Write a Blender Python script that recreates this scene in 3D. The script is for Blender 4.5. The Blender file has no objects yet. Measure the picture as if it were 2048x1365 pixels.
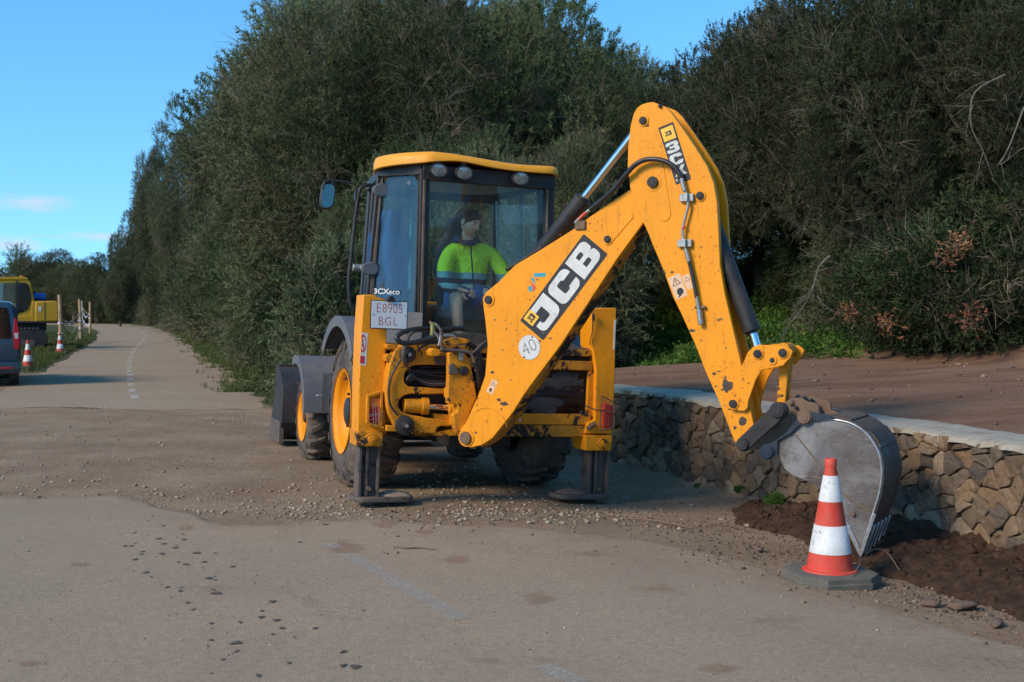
import bpy, math, random
import numpy as np
from math import sin, cos, tan, pi, radians as R, sqrt, atan2, hypot
from mathutils import Vector, Matrix, noise
from mathutils.geometry import tessellate_polygon
random.seed(7); RNG = np.random.default_rng(7)
SC = bpy.context.scene; COL = SC.collection
# ------------------------------------------------------------------ camera, sky, sun
F = 2450.0; CX = 1024.0; CY = 682.5; HC = 1.62; PITCH = math.atan(62.5/2450)
cd = bpy.data.cameras.new('camera'); cam = bpy.data.objects.new('camera', cd); COL.objects.link(cam)
cam.location = (0, 0, HC); cam.rotation_euler = (pi/2-PITCH, 0, 0)
cd.sensor_width = 36; cd.lens = 36*F/2048; cd.clip_end = 3000; cd.clip_start = .05
cd.dof.use_dof = True; cd.dof.focus_distance = 9.6; cd.dof.aperture_fstop = 5.0
SC.camera = cam
SUN_EL = R(33); SUN_DIR = Vector((-.80, -.60, 0)).normalized()      # towards the sun, on the ground plane
sl = bpy.data.lights.new('sun', 'SUN'); so = bpy.data.objects.new('sun', sl); COL.objects.link(so)
sl.energy = 2.1; sl.angle = R(18.0); sl.color = (1, .85, .64)
sv = Vector((SUN_DIR.x*cos(SUN_EL), SUN_DIR.y*cos(SUN_EL), sin(SUN_EL)))
so.rotation_euler = sv.to_track_quat('Z', 'Y').to_euler()
W = bpy.data.worlds.new('World'); SC.world = W; W.use_nodes = True
nt = W.node_tree; nt.nodes.clear()
def wn(t, **k):
    n = nt.nodes.new(t)
    for a, b in k.items(): setattr(n, a, b)
    return n
sky = wn('ShaderNodeTexSky', sky_type='NISHITA', sun_disc=False, sun_elevation=SUN_EL,
         sun_rotation=atan2(SUN_DIR.x, SUN_DIR.y), altitude=0, air_density=1.0, dust_density=.1, ozone_density=4.0)
bg = wn('ShaderNodeBackground'); wo = wn('ShaderNodeOutputWorld')
bg.inputs[1].default_value = .14
# two small low clouds and faint streaks, laid out by sky direction
tc = wn('ShaderNodeTexCoord')
up_ = wn('ShaderNodeVectorMath', operation='ADD'); nt.links.new(tc.outputs['Generated'], up_.inputs[0]); up_.inputs[1].default_value = (0, 0, .14)
nrm_ = wn('ShaderNodeVectorMath', operation='NORMALIZE'); nt.links.new(up_.outputs[0], nrm_.inputs[0]); nt.links.new(nrm_.outputs[0], sky.inputs[0])
hs = wn('ShaderNodeHueSaturation'); hs.inputs['Saturation'].default_value = 1.2; hs.inputs['Hue'].default_value = .488; nt.links.new(sky.outputs[0], hs.inputs['Color'])
def cloud(az, el, sa, se, seed):
    d = Vector((sin(az)*cos(el), cos(az)*cos(el), sin(el)))
    sub = wn('ShaderNodeVectorMath', operation='SUBTRACT'); nt.links.new(tc.outputs['Generated'], sub.inputs[0]); sub.inputs[1].default_value = d
    mp = wn('ShaderNodeMapping'); nt.links.new(sub.outputs[0], mp.inputs[0]); mp.inputs['Scale'].default_value = (1/sa, .5/sa, 1/se)
    ln = wn('ShaderNodeVectorMath', operation='LENGTH'); nt.links.new(mp.outputs[0], ln.inputs[0])
    nz = wn('ShaderNodeTexNoise'); nz.inputs['Scale'].default_value = 1.3; nz.inputs['Detail'].default_value = 8
    nz.inputs['Roughness'].default_value = .6
    mp2 = wn('ShaderNodeVectorMath', operation='ADD'); nt.links.new(mp.outputs[0], mp2.inputs[0]); mp2.inputs[1].default_value = (seed, 0, 0)
    nt.links.new(mp2.outputs[0], nz.inputs['Vector'])
    m = wn('ShaderNodeMath', operation='SUBTRACT'); nt.links.new(nz.outputs[0], m.inputs[0])
    m2 = wn('ShaderNodeMath', operation='MULTIPLY'); nt.links.new(ln.outputs['Value'], m2.inputs[0]); m2.inputs[1].default_value = .42
    nt.links.new(m2.outputs[0], m.inputs[1])
    mr = wn('ShaderNodeMapRange'); nt.links.new(m.outputs[0], mr.inputs[0])
    mr.inputs[1].default_value = .02; mr.inputs[2].default_value = .5; mr.inputs[3].default_value = 0; mr.inputs[4].default_value = .62
    return mr.outputs[0]
def pxdir(u, v): return math.atan((u-CX)/F), math.atan((620-v)/F)
prev = hs.outputs[0]
for (u, v, sa, se, sd) in ((72, 422, .030, .0075, 1.3), (18, 496, .030, .008, 4.1), (205, 482, .03, .004, 9.7)):
    az, el = pxdir(u, v)
    mx = wn('ShaderNodeMix', data_type='RGBA'); nt.links.new(cloud(az, el, sa, se, sd), mx.inputs[0])
    nt.links.new(prev, mx.inputs[6]); mx.inputs[7].default_value = (2.6, 2.8, 3.3, 1); prev = mx.outputs[2]
nt.links.new(prev, bg.inputs[0]); nt.links.new(bg.outputs[0], wo.inputs[0])
SC.view_settings.view_transform = 'Standard'; SC.view_settings.look = 'None'
SC.view_settings.exposure = 0.95; SC.view_settings.gamma = 1; SC.view_settings.use_curve_mapping = False
SC.render.engine = 'CYCLES'
SC.cycles.max_bounces = 8; SC.cycles.transparent_max_bounces = 16

# ------------------------------------------------------------------ helpers
def ray(u, v):
    x, y, z = (u-CX)/F, 1.0, (CY-v)/F
    return Vector((x, y*cos(PITCH)+z*sin(PITCH), -y*sin(PITCH)+z*cos(PITCH)))
CAM = Vector((0, 0, HC))
def G(u, v, z=0.0):
    d = ray(u, v); t = (z-HC)/d.z; return CAM+d*t
def atY(u, v, Y):
    d = ray(u, v); return CAM+d*(Y/d.y)
def tag(o, label=None, cat=None, group=None, kind=None):
    if label: o['label'] = label
    if cat: o['category'] = cat
    if group: o['group'] = group
    if kind: o['kind'] = kind
    return o
def thing(name, label, cat, M=Matrix(), group=None):
    o = bpy.data.objects.new(name, None); COL.objects.link(o); o.matrix_world = M; o.empty_display_size = .2
    return tag(o, label, cat, group)
def meshobj(name, verts, faces, mat, parent=None, smooth=None, bevel=0, mats=None, fm=None, attr=None):
    me = bpy.data.meshes.new(name)
    if isinstance(verts, np.ndarray) and isinstance(faces, np.ndarray):
        n = faces.shape[1]; nf = len(faces)
        me.vertices.add(len(verts)); me.vertices.foreach_set('co', verts.astype(np.float32).ravel())
        me.loops.add(nf*n); me.loops.foreach_set('vertex_index', faces.astype(np.int32).ravel())
        me.polygons.add(nf); me.polygons.foreach_set('loop_start', np.arange(0, nf*n, n, dtype=np.int32))
        me.update(calc_edges=True)
    else:
        me.from_pydata([tuple(v) for v in verts], [], [tuple(f) for f in faces]); me.update()
    if mats:
        for m in mats: me.materials.append(m)
        me.polygons.foreach_set('material_index', np.asarray(fm, dtype=np.int32))
    else: me.materials.append(mat)
    if attr is not None:     # one grey value per face
        a = me.attributes.new('tone', 'FLOAT', 'FACE'); a.data.foreach_set('value', np.asarray(attr, dtype=np.float32))
    if smooth is not None:
        me.polygons.foreach_set('use_smooth', np.ones(len(me.polygons), dtype=bool))
        if smooth < 180: me.set_sharp_from_angle(angle=R(smooth))
    o = bpy.data.objects.new(name, me); COL.objects.link(o)
    if parent is not None: o.parent = parent
    if bevel:
        b = o.modifiers.new('bevel', 'BEVEL'); b.width = bevel; b.segments = 2; b.limit_method = 'ANGLE'; b.angle_limit = R(40)
    return o
class MB:
    def __init__(s, M=None): s.v = []; s.f = []; s.m = []; s.M = M; s.mi = 0
    def add(s, vs, fs, M=None):
        b = len(s.v); s.v += [(M@Vector(v)) if M is not None else Vector(v) for v in vs]
        s.f += [tuple(i+b for i in f) for f in fs]; s.m += [s.mi]*len(fs); return s
    def box(s, x0, x1, y0, y1, z0, z1, M=None):
        return s.add([(x, y, z) for x in (x0, x1) for y in (y0, y1) for z in (z0, z1)],
                     [(0,1,3,2),(4,6,7,5),(0,4,5,1),(2,3,7,6),(0,2,6,4),(1,5,7,3)], M)
    def hexa(s, b, t):  # bottom quad, top quad
        return s.add(list(b)+list(t), [(3,2,1,0),(4,5,6,7),(0,1,5,4),(1,2,6,5),(2,3,7,6),(3,0,4,7)])
    def prism(s, poly, y0, y1, ax='y', M=None):   # poly = (x, z) pairs extruded along y ; ax 'z' -> (x, y) along z ; ax 'x' -> (y, z) along x
        P = [(p[0], p[1]) for p in poly]
        ar = sum(P[i][0]*P[(i+1)%len(P)][1]-P[(i+1)%len(P)][0]*P[i][1] for i in range(len(P)))
        if ar < 0: P = P[::-1]
        n = len(P)
        if ax == 'y': f = lambda p, h: (p[0], h, p[1])
        elif ax == 'z': f = lambda p, h: (p[0], p[1], h)
        else: f = lambda p, h: (h, p[0], p[1])
        lo, hi = min(y0, y1), max(y0, y1)
        vs = [f(p, lo) for p in P]+[f(p, hi) for p in P]
        fs = [tuple(range(n)), tuple(range(2*n-1, n-1, -1))]+[(i, n+i, n+(i+1)%n, (i+1)%n) for i in range(n)]
        if ax != 'y': fs = [q[::-1] for q in fs]
        return s.add(vs, fs, M)
    def cyl(s, p0, p1, r0, r1=None, n=20, cap=True, M=None):
        p0 = Vector(p0); p1 = Vector(p1); r1 = r0 if r1 is None else r1
        d = (p1-p0).normalized(); a = d.orthogonal().normalized(); b = d.cross(a)
        vs = [p0+a*cos(2*pi*i/n)*r0+b*sin(2*pi*i/n)*r0 for i in range(n)]+[p1+a*cos(2*pi*i/n)*r1+b*sin(2*pi*i/n)*r1 for i in range(n)]
        fs = [(i, (i+1)%n, n+(i+1)%n, n+i) for i in range(n)]
        if cap: fs += [tuple(range(n-1, -1, -1)), tuple(range(n, 2*n))]
        return s.add(vs, fs, M)
    def tube(s, pts, r, n=10, cap=True, sub=0, M=None):
        P = [Vector(p) for p in pts]
        rr = list(r) if hasattr(r, '__len__') else [r]*len(P)
        if sub:
            Q = []; q = []
            for i in range(len(P)-1):
                a, b, c, d = P[max(i-1, 0)], P[i], P[i+1], P[min(i+2, len(P)-1)]
                for k in range(sub):
                    t = k/sub
                    Q.append(.5*((2*b)+(c-a)*t+(2*a-5*b+4*c-d)*t*t+(3*b-a-3*c+d)*t**3)); q.append(rr[i]*(1-t)+rr[i+1]*t)
            Q.append(P[-1]); q.append(rr[-1]); P = Q; rr = q
        m = len(P); vs = []; up = None
        for i, p in enumerate(P):
            d = (P[min(i+1, m-1)]-P[max(i-1, 0)]).normalized()
            if up is None: up = d.orthogonal().normalized()
            up = (up-d*up.dot(d)).normalized(); b = d.cross(up)
            vs += [p+up*cos(2*pi*k/n)*rr[i]+b*sin(2*pi*k/n)*rr[i] for k in range(n)]
        fs = [(i*n+k, i*n+(k+1)%n, (i+1)*n+(k+1)%n, (i+1)*n+k) for i in range(m-1) for k in range(n)]
        if cap: fs += [tuple(range(n-1, -1, -1)), tuple(range((m-1)*n, m*n))]
        return s.add(vs, fs, M)
    def lathe(s, prof, p0, axis, n=32, M=None):   # prof = (radius, height along the axis)
        p0 = Vector(p0); d = Vector(axis).normalized(); a = d.orthogonal().normalized(); b = d.cross(a); vs = []
        for r, h in prof: vs += [p0+d*h+(a*cos(2*pi*k/n)+b*sin(2*pi*k/n))*max(r, 1e-4) for k in range(n)]
        return s.add(vs, [(i*n+k, i*n+(k+1)%n, (i+1)*n+(k+1)%n, (i+1)*n+k) for i in range(len(prof)-1) for k in range(n)], M)
    def loft(s, secs, cap=True, M=None):
        n = len(secs[0]); vs = [p for q in secs for p in q]; m = len(secs)
        fs = [(i*n+k, i*n+(k+1)%n, (i+1)*n+(k+1)%n, (i+1)*n+k) for i in range(m-1) for k in range(n)]
        if cap: fs += [tuple(range(n-1, -1, -1)), tuple(range((m-1)*n, m*n))]
        return s.add(vs, fs, M)
    def sheet(s, A, B, th, M=None):     # ruled sheet between two polylines, given thickness along its normal
        A = [Vector(p) for p in A]; B = [Vector(p) for p in B]; n = len(A)
        N = []
        for i in range(n):
            t = A[min(i+1, n-1)]-A[max(i-1, 0)]; N.append(t.cross(B[i]-A[i]).normalized()*th)
        vs = A+B+[A[i]+N[i] for i in range(n)]+[B[i]+N[i] for i in range(n)]
        fs = [(i, i+1, n+i+1, n+i) for i in range(n-1)]+[(2*n+i, 3*n+i, 3*n+i+1, 2*n+i+1) for i in range(n-1)]
        fs += [(i, 2*n+i, 2*n+i+1, i+1) for i in range(n-1)]+[(n+i, n+i+1, 3*n+i+1, 3*n+i) for i in range(n-1)]
        fs += [(0, n, 3*n, 2*n), (n-1, 3*n-1, 4*n-1, 2*n-1)]
        return s.add(vs, fs, M)
    def obj(s, name, mat, parent=None, smooth=35, bevel=0, frame=None, mats=None, fixn=True):
        """vertices are in `frame` (default: the parent's own space)"""
        vs = s.v
        if frame is not None: vs = [frame@v for v in vs]
        o = meshobj(name, vs, s.f, mat, parent, None, bevel, mats=mats, fm=s.m if mats else None)
        me = o.data
        if fixn:
            import bmesh
            bm = bmesh.new(); bm.from_mesh(me); bmesh.ops.recalc_face_normals(bm, faces=bm.faces); bm.to_mesh(me); bm.free()
        if smooth:
            me.polygons.foreach_set('use_smooth', np.ones(len(me.polygons), dtype=bool))
            if smooth < 180: me.set_sharp_from_angle(angle=R(smooth))
        return o
# ------------------------------------------------------------------ materials
class NT:
    def __init__(s, name):
        s.mat = bpy.data.materials.new(name); s.mat.use_nodes = True; s.t = s.mat.node_tree; s.t.nodes.clear()
        s.out = s.n('ShaderNodeOutputMaterial'); s.b = s.n('ShaderNodeBsdfPrincipled'); s.l(s.b.outputs[0], s.out.inputs[0])
        s._c = None
    def n(s, t, **k):
        o = s.t.nodes.new(t)
        for a, b in k.items(): setattr(o, a, b)
        return o
    def l(s, a, b): s.t.links.new(a, b)
    def co(s, obj=True):
        if s._c is None: s._c = s.n('ShaderNodeTexCoord')
        return s._c.outputs['Object']
    def set(s, i, v):
        if hasattr(v, 'is_linked') or hasattr(v, 'links'): s.l(v, i)
        elif isinstance(v, tuple) and len(v) == 3 and i.type == 'RGBA': i.default_value = (*v, 1)
        else: i.default_value = v
    def noise(s, scale, detail=4, rough=.55, vec=None, stretch=None, out=0, dist=0):
        n = s.n('ShaderNodeTexNoise'); n.inputs['Scale'].default_value = scale; n.inputs['Detail'].default_value = detail
        n.inputs['Roughness'].default_value = rough; n.inputs['Distortion'].default_value = dist
        v = vec or s.co()
        if stretch:
            m = s.n('ShaderNodeMapping'); s.l(v, m.inputs[0]); m.inputs['Scale'].default_value = stretch; v = m.outputs[0]
        s.l(v, n.inputs['Vector']); return n.outputs[out]
    def voro(s, scale, feature='F1', out='Distance', vec=None, rnd=1):
        n = s.n('ShaderNodeTexVoronoi', feature=feature); n.inputs['Scale'].default_value = scale; n.inputs['Randomness'].default_value = rnd
        s.l(vec or s.co(), n.inputs['Vector']); return n.outputs[out]
    def ramp(s, x, a, b, lo=0., hi=1.):
        n = s.n('ShaderNodeMapRange'); s.set(n.inputs[0], x); n.inputs[1].default_value = a; n.inputs[2].default_value = b
        n.inputs[3].default_value = lo; n.inputs[4].default_value = hi; return n.outputs[0]
    def mix(s, f, a, b, mode='MIX'):
        n = s.n('ShaderNodeMix', data_type='RGBA', blend_type=mode); s.set(n.inputs[0], f); s.set(n.inputs[6], a); s.set(n.inputs[7], b); return n.outputs[2]
    def math(s, op, a, b=0., c=None):
        n = s.n('ShaderNodeMath', operation=op); s.set(n.inputs[0], a); s.set(n.inputs[1], b)
        if c is not None: s.set(n.inputs[2], c)
        return n.outputs[0]
    def bump(s, h, strength=.5, dist=.01, prev=None):
        n = s.n('ShaderNodeBump'); n.inputs['Strength'].default_value = strength; n.inputs['Distance'].default_value = dist
        s.l(h, n.inputs['Height'])
        if prev: s.l(prev, n.inputs['Normal'])
        s.l(n.outputs[0], s.b.inputs['Normal']); return n.outputs[0]
    def col(s, c): s.set(s.b.inputs['Base Color'], c); return s
    def rough(s, r): s.set(s.b.inputs['Roughness'], r); return s
    def spec(s, r): s.set(s.b.inputs['Specular IOR Level'], r); return s
    def metal(s, r): s.set(s.b.inputs['Metallic'], r); return s
    def attr(s, name): n = s.n('ShaderNodeAttribute', attribute_name=name); return n.outputs['Fac']
def simple(name, c, rough=.5, metal=0., var=.12, scale=12, bump=0, spec=.5):
    m = NT(name); k = m.noise(scale, 5, .6); a = tuple(x*(1-var) for x in c); b = tuple(min(1, x*(1+var)) for x in c)
    m.col(m.mix(m.ramp(k, .3, .7), a, b)); m.rough(m.ramp(m.noise(scale*2.3, 3), .3, .7, max(0, rough-.08), min(1, rough+.08))); m.metal(metal); m.spec(spec)
    if bump: m.bump(k, bump, .01)
    return m.mat
MT = {}
def dusty(name, base, dust=(.20, .15, .11), amt=.5, rough=.5, scale=5, metal=0., chips=None, chipc=(.03, .022, .018), fine=.25, chipthr=.665, streak=False, spec=.28):
    """a painted or metal surface with patchy dust and chips of a shape of their own"""
    m = NT(name)
    n1 = m.noise(scale, 6, .65); n2 = m.noise(scale*9, 5, .7)
    f = m.ramp(m.math('ADD', m.math('MULTIPLY', n1, .6), m.math('MULTIPLY', n2, .4)), .40, .66, 0, amt)
    c = m.mix(f, base, dust)
    c = m.mix(m.ramp(m.noise(scale*.35, 3), .35, .7, 0, .12), c, tuple(x*.6 for x in base))
    if streak:
        st = m.noise(7, 5, .6, stretch=(5, 5, .5)); c = m.mix(m.ramp(st, .56, .74, 0, .35), c, (.10, .045, .015))
    if chips:
        k = m.noise(chips, 8, .72, dist=.6); sp = m.ramp(k, chipthr, chipthr+.02)
        c = m.mix(sp, c, chipc)
        k2 = m.noise(chips*6, 4, .7); g2 = m.noise(scale*.7, 2); sp2 = m.math('MULTIPLY', m.ramp(k2, .62, .66), m.ramp(g2, .42, .60)); c = m.mix(sp2, c, chipc)
        sc_ = m.noise(chips*1.7, 7, .7, stretch=(1, 1, 3.2), dist=1.5); c = m.mix(m.math('MULTIPLY', m.ramp(sc_, .60, .72, 0, .55), m.ramp(m.noise(scale*.5, 3), .45, .65)), c, (.14, .055, .018))
        m.rough(m.mix(sp, m.ramp(f, 0, 1, rough, .85), (.8, .8, .8)))
        m.bump(m.math('ADD', m.math('MULTIPLY', m.math('MAXIMUM', sp, sp2), -.6), m.math('MULTIPLY', n1, .25)), .35, .004)
    else:
        m.rough(m.ramp(f, 0, 1, rough, .9)); m.bump(n2, fine, .003)
    m.spec(spec); m.metal(metal); m.col(c); return m.mat
# ------------------------------------------------------------------ the lie of the land
WL = [(6.2,-4),(4.95,2.5),(4.25,5.3),(3.42,8.1),(2.52,10.8),(1.30,13.8),(-.4,16.6),(-2.6,19.6),(-4.6,24),(-6.0,30.5),(-8.4,37.8),(-14,57),(-23.5,88),(-38,128),(-58,158),(-130,185)]
def catmull(P, sub):
    P = [Vector((*p, 0)[:3]) if len(p) == 2 else Vector(p) for p in P]; Q = []
    for i in range(len(P)-1):
        a, b, c, d = P[max(i-1, 0)], P[i], P[i+1], P[min(i+2, len(P)-1)]
        for k in range(sub):
            t = k/sub; Q.append(.5*((2*b)+(c-a)*t+(2*a-5*b+4*c-d)*t*t+(3*b-a-3*c+d)*t**3))
    return Q+[P[-1]]
CUR = np.array([[p.x, p.y] for p in catmull(WL, 4)])
def sdist(x, y):
    x = np.asarray(x, float); y = np.asarray(y, float); best = np.full(x.shape, 1e9); sg = np.zeros(x.shape)
    for a, b in zip(CUR[:-1], CUR[1:]):
        e = b-a; L2 = e@e; t = np.clip(((x-a[0])*e[0]+(y-a[1])*e[1])/L2, 0, 1)
        dx = x-a[0]-t*e[0]; dy = y-a[1]-t*e[1]; d = np.hypot(dx, dy); m = d < best
        cr = e[0]*dy-e[1]*dx; best = np.where(m, d, best); sg = np.where(m, np.where(cr > 0, -1., 1.), sg)
    return best*sg
def sst(a, b, x): t = np.clip((np.asarray(x, float)-a)/(b-a), 0, 1); return t*t*(3-2*t)
_perm = RNG.random((64, 64))
def vn(x, y, s):       # smooth value noise
    x = np.asarray(x, float)*s+500; y = np.asarray(y, float)*s+500; xi = np.floor(x).astype(int); yi = np.floor(y).astype(int)
    fx = x-xi; fy = y-yi; fx = fx*fx*(3-2*fx); fy = fy*fy*(3-2*fy); g = lambda i, j: _perm[i % 64, j % 64]
    return (g(xi, yi)*(1-fx)*(1-fy)+g(xi+1, yi)*fx*(1-fy)+g(xi, yi+1)*(1-fx)*fy+g(xi+1, yi+1)*fx*fy)*2-1
def height(x, y, d=None):
    x = np.asarray(x, float); y = np.asarray(y, float)
    if d is None: d = sdist(x, y)
    k = 1-sst(17, 25, y)
    h = .70*k*sst(.16, .34, d)
    h = h+np.clip(d-.3, 0, 9)*(.020+.034*k)+np.clip(d-9, 0, 60)*.10*sst(-30, -5, x)
    h = h+np.clip(d-4.9, 0, 6)*.26*sst(-3, 2.5, x)*(1-sst(34, 60, y))
    h = h-(.10*sst(-3.2, -.9, d))*(1-sst(.1, .34, d))*(1-sst(18, 22, y))
    patch = sst(9.3, 10.4, y)*(1-sst(20.8, 21.8, y))
    h = h-.05*patch*(1-sst(-.1, .1, d))
    h = h+(vn(x, y, .9)*.012+vn(x, y, 2.3)*.007)*np.where(d > 0, 2.2, 1)*(.3+.7*np.maximum(patch, sst(-2.5, -1, d)))
    return h
def hz(x, y): return float(height(np.array([x]), np.array([y]))[0])
def near_edge_pts():
    px = [(-3000,1050),(-900,1000),(-300,975),(0,980),(130,985),(250,984),(300,998),(330,1010),(400,1024),(430,1038),(470,1046),(575,1046),(640,1040),(700,1036),(760,1040),(860,1046),(1024,1052),(1150,1060),(1300,1072),(1420,1086),(1510,1108),(1600,1146),(1700,1180),(1800,1203),(1900,1228),(2048,1262),(2400,1340)]
    return [G(*p) for p in px]
NE = near_edge_pts(); NEX = np.array([p.x for p in NE]); NEY = np.array([p.y for p in NE])
def m_ground():
    m = NT('earth'); g = m.noise
    tan_ = m.mix(m.ramp(g(1.1, 5, .6), .35, .68), (.275,.187,.118), (.395,.28,.185))
    tan_ = m.mix(m.ramp(g(.5, 3, .5), .55, .7, 0, .7), tan_, (.28,.165,.105))
    red = m.mix(m.ramp(g(1.2, 6, .65, stretch=(.5, 1.6, 1)), .35, .7), (.19,.098,.060), (.33,.195,.125))
    c = m.mix(m.attr('red'), tan_, red)
    st = m.voro(30); sr = m.voro(30, out='Color'); sep = m.n('ShaderNodeSeparateColor'); m.l(sr, sep.inputs[0])
    f = m.math('MULTIPLY', m.ramp(st, .30, .22), m.ramp(m.math('ADD', m.math('MULTIPLY', sep.outputs[0], .6), g(.8, 3)), .82, .86))
    c = m.mix(m.math('MULTIPLY', f, m.math('SUBTRACT', 1., m.math('MULTIPLY', m.attr('red'), .8))), c, m.mix(sep.outputs[1], (.34,.27,.20), (.50,.42,.33)))
    gr = m.mix(m.ramp(g(3, 5), .3, .7), (.040,.060,.018), (.10,.10,.045))
    c = m.mix(m.ramp(m.math('ADD', m.attr('green'), m.math('MULTIPLY', m.math('SUBTRACT', g(2.2, 6, .7), .5), .9)), .4, .6), c, gr)
    m.col(m.mix(m.ramp(g(60, 4, .7), .3, .75, 0, .35), c, (.07,.05,.035))); m.rough(.95); m.spec(.08)
    b = m.bump(m.math('ADD', m.math('MULTIPLY', g(9, 8, .75), 1.0), m.math('MULTIPLY', f, .25)), .9, .05); return m.mat
def m_asphalt(name, dust):
    m = NT(name); g = m.noise
    a = g(190, 3, .8); v = m.voro(130); a2 = g(70, 5, .75)
    c = m.mix(m.ramp(a, .3, .7), (.255,.180,.115), (.520,.385,.255))
    c = m.mix(m.ramp(v, .05, .35, .35, 0), c, (.55,.44,.33))
    c = m.mix(m.ramp(a2, .54, .68, 0, .5), c, (.12,.10,.085))
    c = m.mix(m.ramp(g(.35, 4, .6), .35, .7, 0, .5), c, (.27,.21,.16))
    big = g(.55, 5, .62, dist=.8)
    c = m.mix(m.ramp(big, .50, .68, 0, dust), c, (.33,.235,.165))
    c = m.mix(m.ramp(g(1.4, 5, .7), .62, .72, 0, .45), c, (.25,.14,.085))
    c = m.mix(m.ramp(m.attr('side'), .0, 1., 0, .8), c, m.mix(m.ramp(g(2, 6, .7), .35, .65), (.285,.195,.125), (.395,.285,.195)))
    a3 = g(30, 7, .82); c = m.mix(m.ramp(a3, .38, .62, .38, 0), c, (.10,.078,.06)); c = m.mix(m.ramp(g(48, 4, .8), .60, .70, 0, .5), c, (.52,.45,.37))
    wv = m.n('ShaderNodeVectorMath', operation='MULTIPLY_ADD'); m.l(g(.9, 6, .7, out=1), wv.inputs[0]); wv.inputs[1].default_value = (1.6, 1.6, 0); m.l(m.co(), wv.inputs[2])
    cr = m.voro(.42, 'DISTANCE_TO_EDGE', vec=wv.outputs[0])
    c = m.mix(m.math('MULTIPLY', m.ramp(cr, .006, .0, 0, .45), m.ramp(g(.6, 3), .52, .62)), c, (.06,.05,.04))
    m.col(c); m.rough(.92); m.spec(.12); m.bump(m.math('ADD', a, m.math('MULTIPLY', v, .8)), .5, .006); return m.mat
def gridmesh(name, X, Y, Z, mat, kind, attrs={}, smooth=180):
    ny, nx = X.shape; V = np.stack([X, Y, Z], -1).reshape(-1, 3)
    i = np.arange((ny-1)*(nx-1)); r = i//(nx-1); c = i % (nx-1); a = r*nx+c
    Fc = np.stack([a, a+1, a+nx+1, a+nx], -1)
    o = meshobj(name, V, Fc, mat, None, smooth)
    for k, v in attrs.items():
        t = o.data.attributes.new(k, 'FLOAT', 'POINT'); t.data.foreach_set('value', v.astype(np.float32).ravel())
    tag(o, kind=kind); return o
def spaced(lo, hi, a, b, step, growth=1.09):
    L = list(np.arange(a, b+1e-6, step)); s = step; x = b
    while x < hi: s *= growth; x += s; L.append(x)
    s = step; x = a; M_ = []
    while x > lo: s *= growth; x -= s; M_.append(x)
    return np.array(M_[::-1]+L)
xs = spaced(-900, 700, -9, 10, .13); ys = spaced(-40, 1500, 3, 27, .13)
X, Y = np.meshgrid(xs, ys); D = sdist(X, Y); Z = height(X, Y, D)
far_green = sst(26, 34, Y)*.72
verge = np.exp(-((D+.35)/.55)**2)*sst(19, 22, Y)*.9
weed = sst(5.2, 7.0, D+vn(X, Y, .6)*.8)*(1-sst(60, 90, Y))
ground = gridmesh('ground', X, Y, Z, m_ground(), 'structure', dict(red=sst(.0, .3, D)*(1-sst(24, 30, Y)), green=np.clip(np.maximum(np.maximum(far_green*np.where(D < -3, 1, .6), verge), weed), 0, 1)))
# near road: old asphalt, ragged far edge
cx = np.concatenate([np.linspace(-40, -7, 30)[:-1], np.linspace(-7, 5.2, 300)])
ey = np.interp(cx, NEX, NEY)+vn(cx, cx*0, 2.2)*.10+vn(cx, cx*0+7, 7)*.045+vn(cx, cx*0+3, 19)*.02
tt = np.concatenate([np.linspace(0, .55, 26)[:-1], np.linspace(.55, .985, 60), [.994, 1.0]])
XX = np.repeat(cx[None], len(tt), 0); YY = -6+(ey+6)[None]*tt[:, None]
fdx = sst(.4, 1.6, XX)
ZZ = height(XX, YY)+.014-.008*fdx*np.linspace(0, 1, len(tt))[:, None]**8; ZZ[-1] -= .035*(1-fdx[-1])+.006
side = np.clip(sst(.9, 2.6, XX+ (YY-7.5)*.25+vn(XX, YY, .7)*.7)*.9+np.exp(-(np.maximum(ey[None]-YY, 0)/(.9+.7*vn(XX, YY, .8)))**2)*.95, 0, 1)
road_near = gridmesh('road', XX, YY, ZZ, m_asphalt('old_asphalt', .75), 'structure', dict(side=side))
# far road sweeping left
FR = [(811,-700,548),(806,-300,540),(790,-60,520),(775,25,508),(760,62,492),(750,78,482),(737,97,466),(725,117,455),(713,138,444),(705,152,434),(697,166,424),(690,178,414),(682,188,404),(675,194,394),(668,197,378),(662,194,362),(657,180,346),(653,150,330),(650,100,310),(647.5,20,270),(646,-80,200)]
LP = catmull([G(b, a) for a, b, c in FR], 6); RP = catmull([G(c, a) for a, b, c in FR], 6)
ww = np.linspace(0, 1, 40); n = len(LP)
LX = np.array([[p.x, p.y] for p in LP]); RX = np.array([[p.x, p.y] for p in RP])
sarr = np.arange(n); jl = vn(sarr*.9, sarr*0, 1)*.12; jr = vn(sarr*.9, sarr*0+9, 1)*.25
LX[:, 0] += jl; RX[:, 0] += jr
P2 = LX[:, None]*(1-ww[None, :, None])+RX[:, None]*ww[None, :, None]
P2[0, :, 1] += vn(P2[0, :, 0], P2[0, :, 0]*0, 1.5)*.25+vn(P2[0, :, 0], P2[0, :, 0]*0, 6)*.08
Zf = height(P2[..., 0], P2[..., 1]); Zf = Zf+.008; Zf[0] -= .007; Zf[:, 0] -= .01; Zf[:, -1] -= .01
road_far = gridmesh('road', P2[..., 0], P2[..., 1], Zf, m_asphalt('worn_asphalt', .35), 'structure', dict(side=np.clip(sst(.80, 1.0, np.repeat(ww[None], n, 0))+(1-sst(0, .10, np.repeat(ww[None], n, 0))), 0, 1)*.9))
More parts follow.
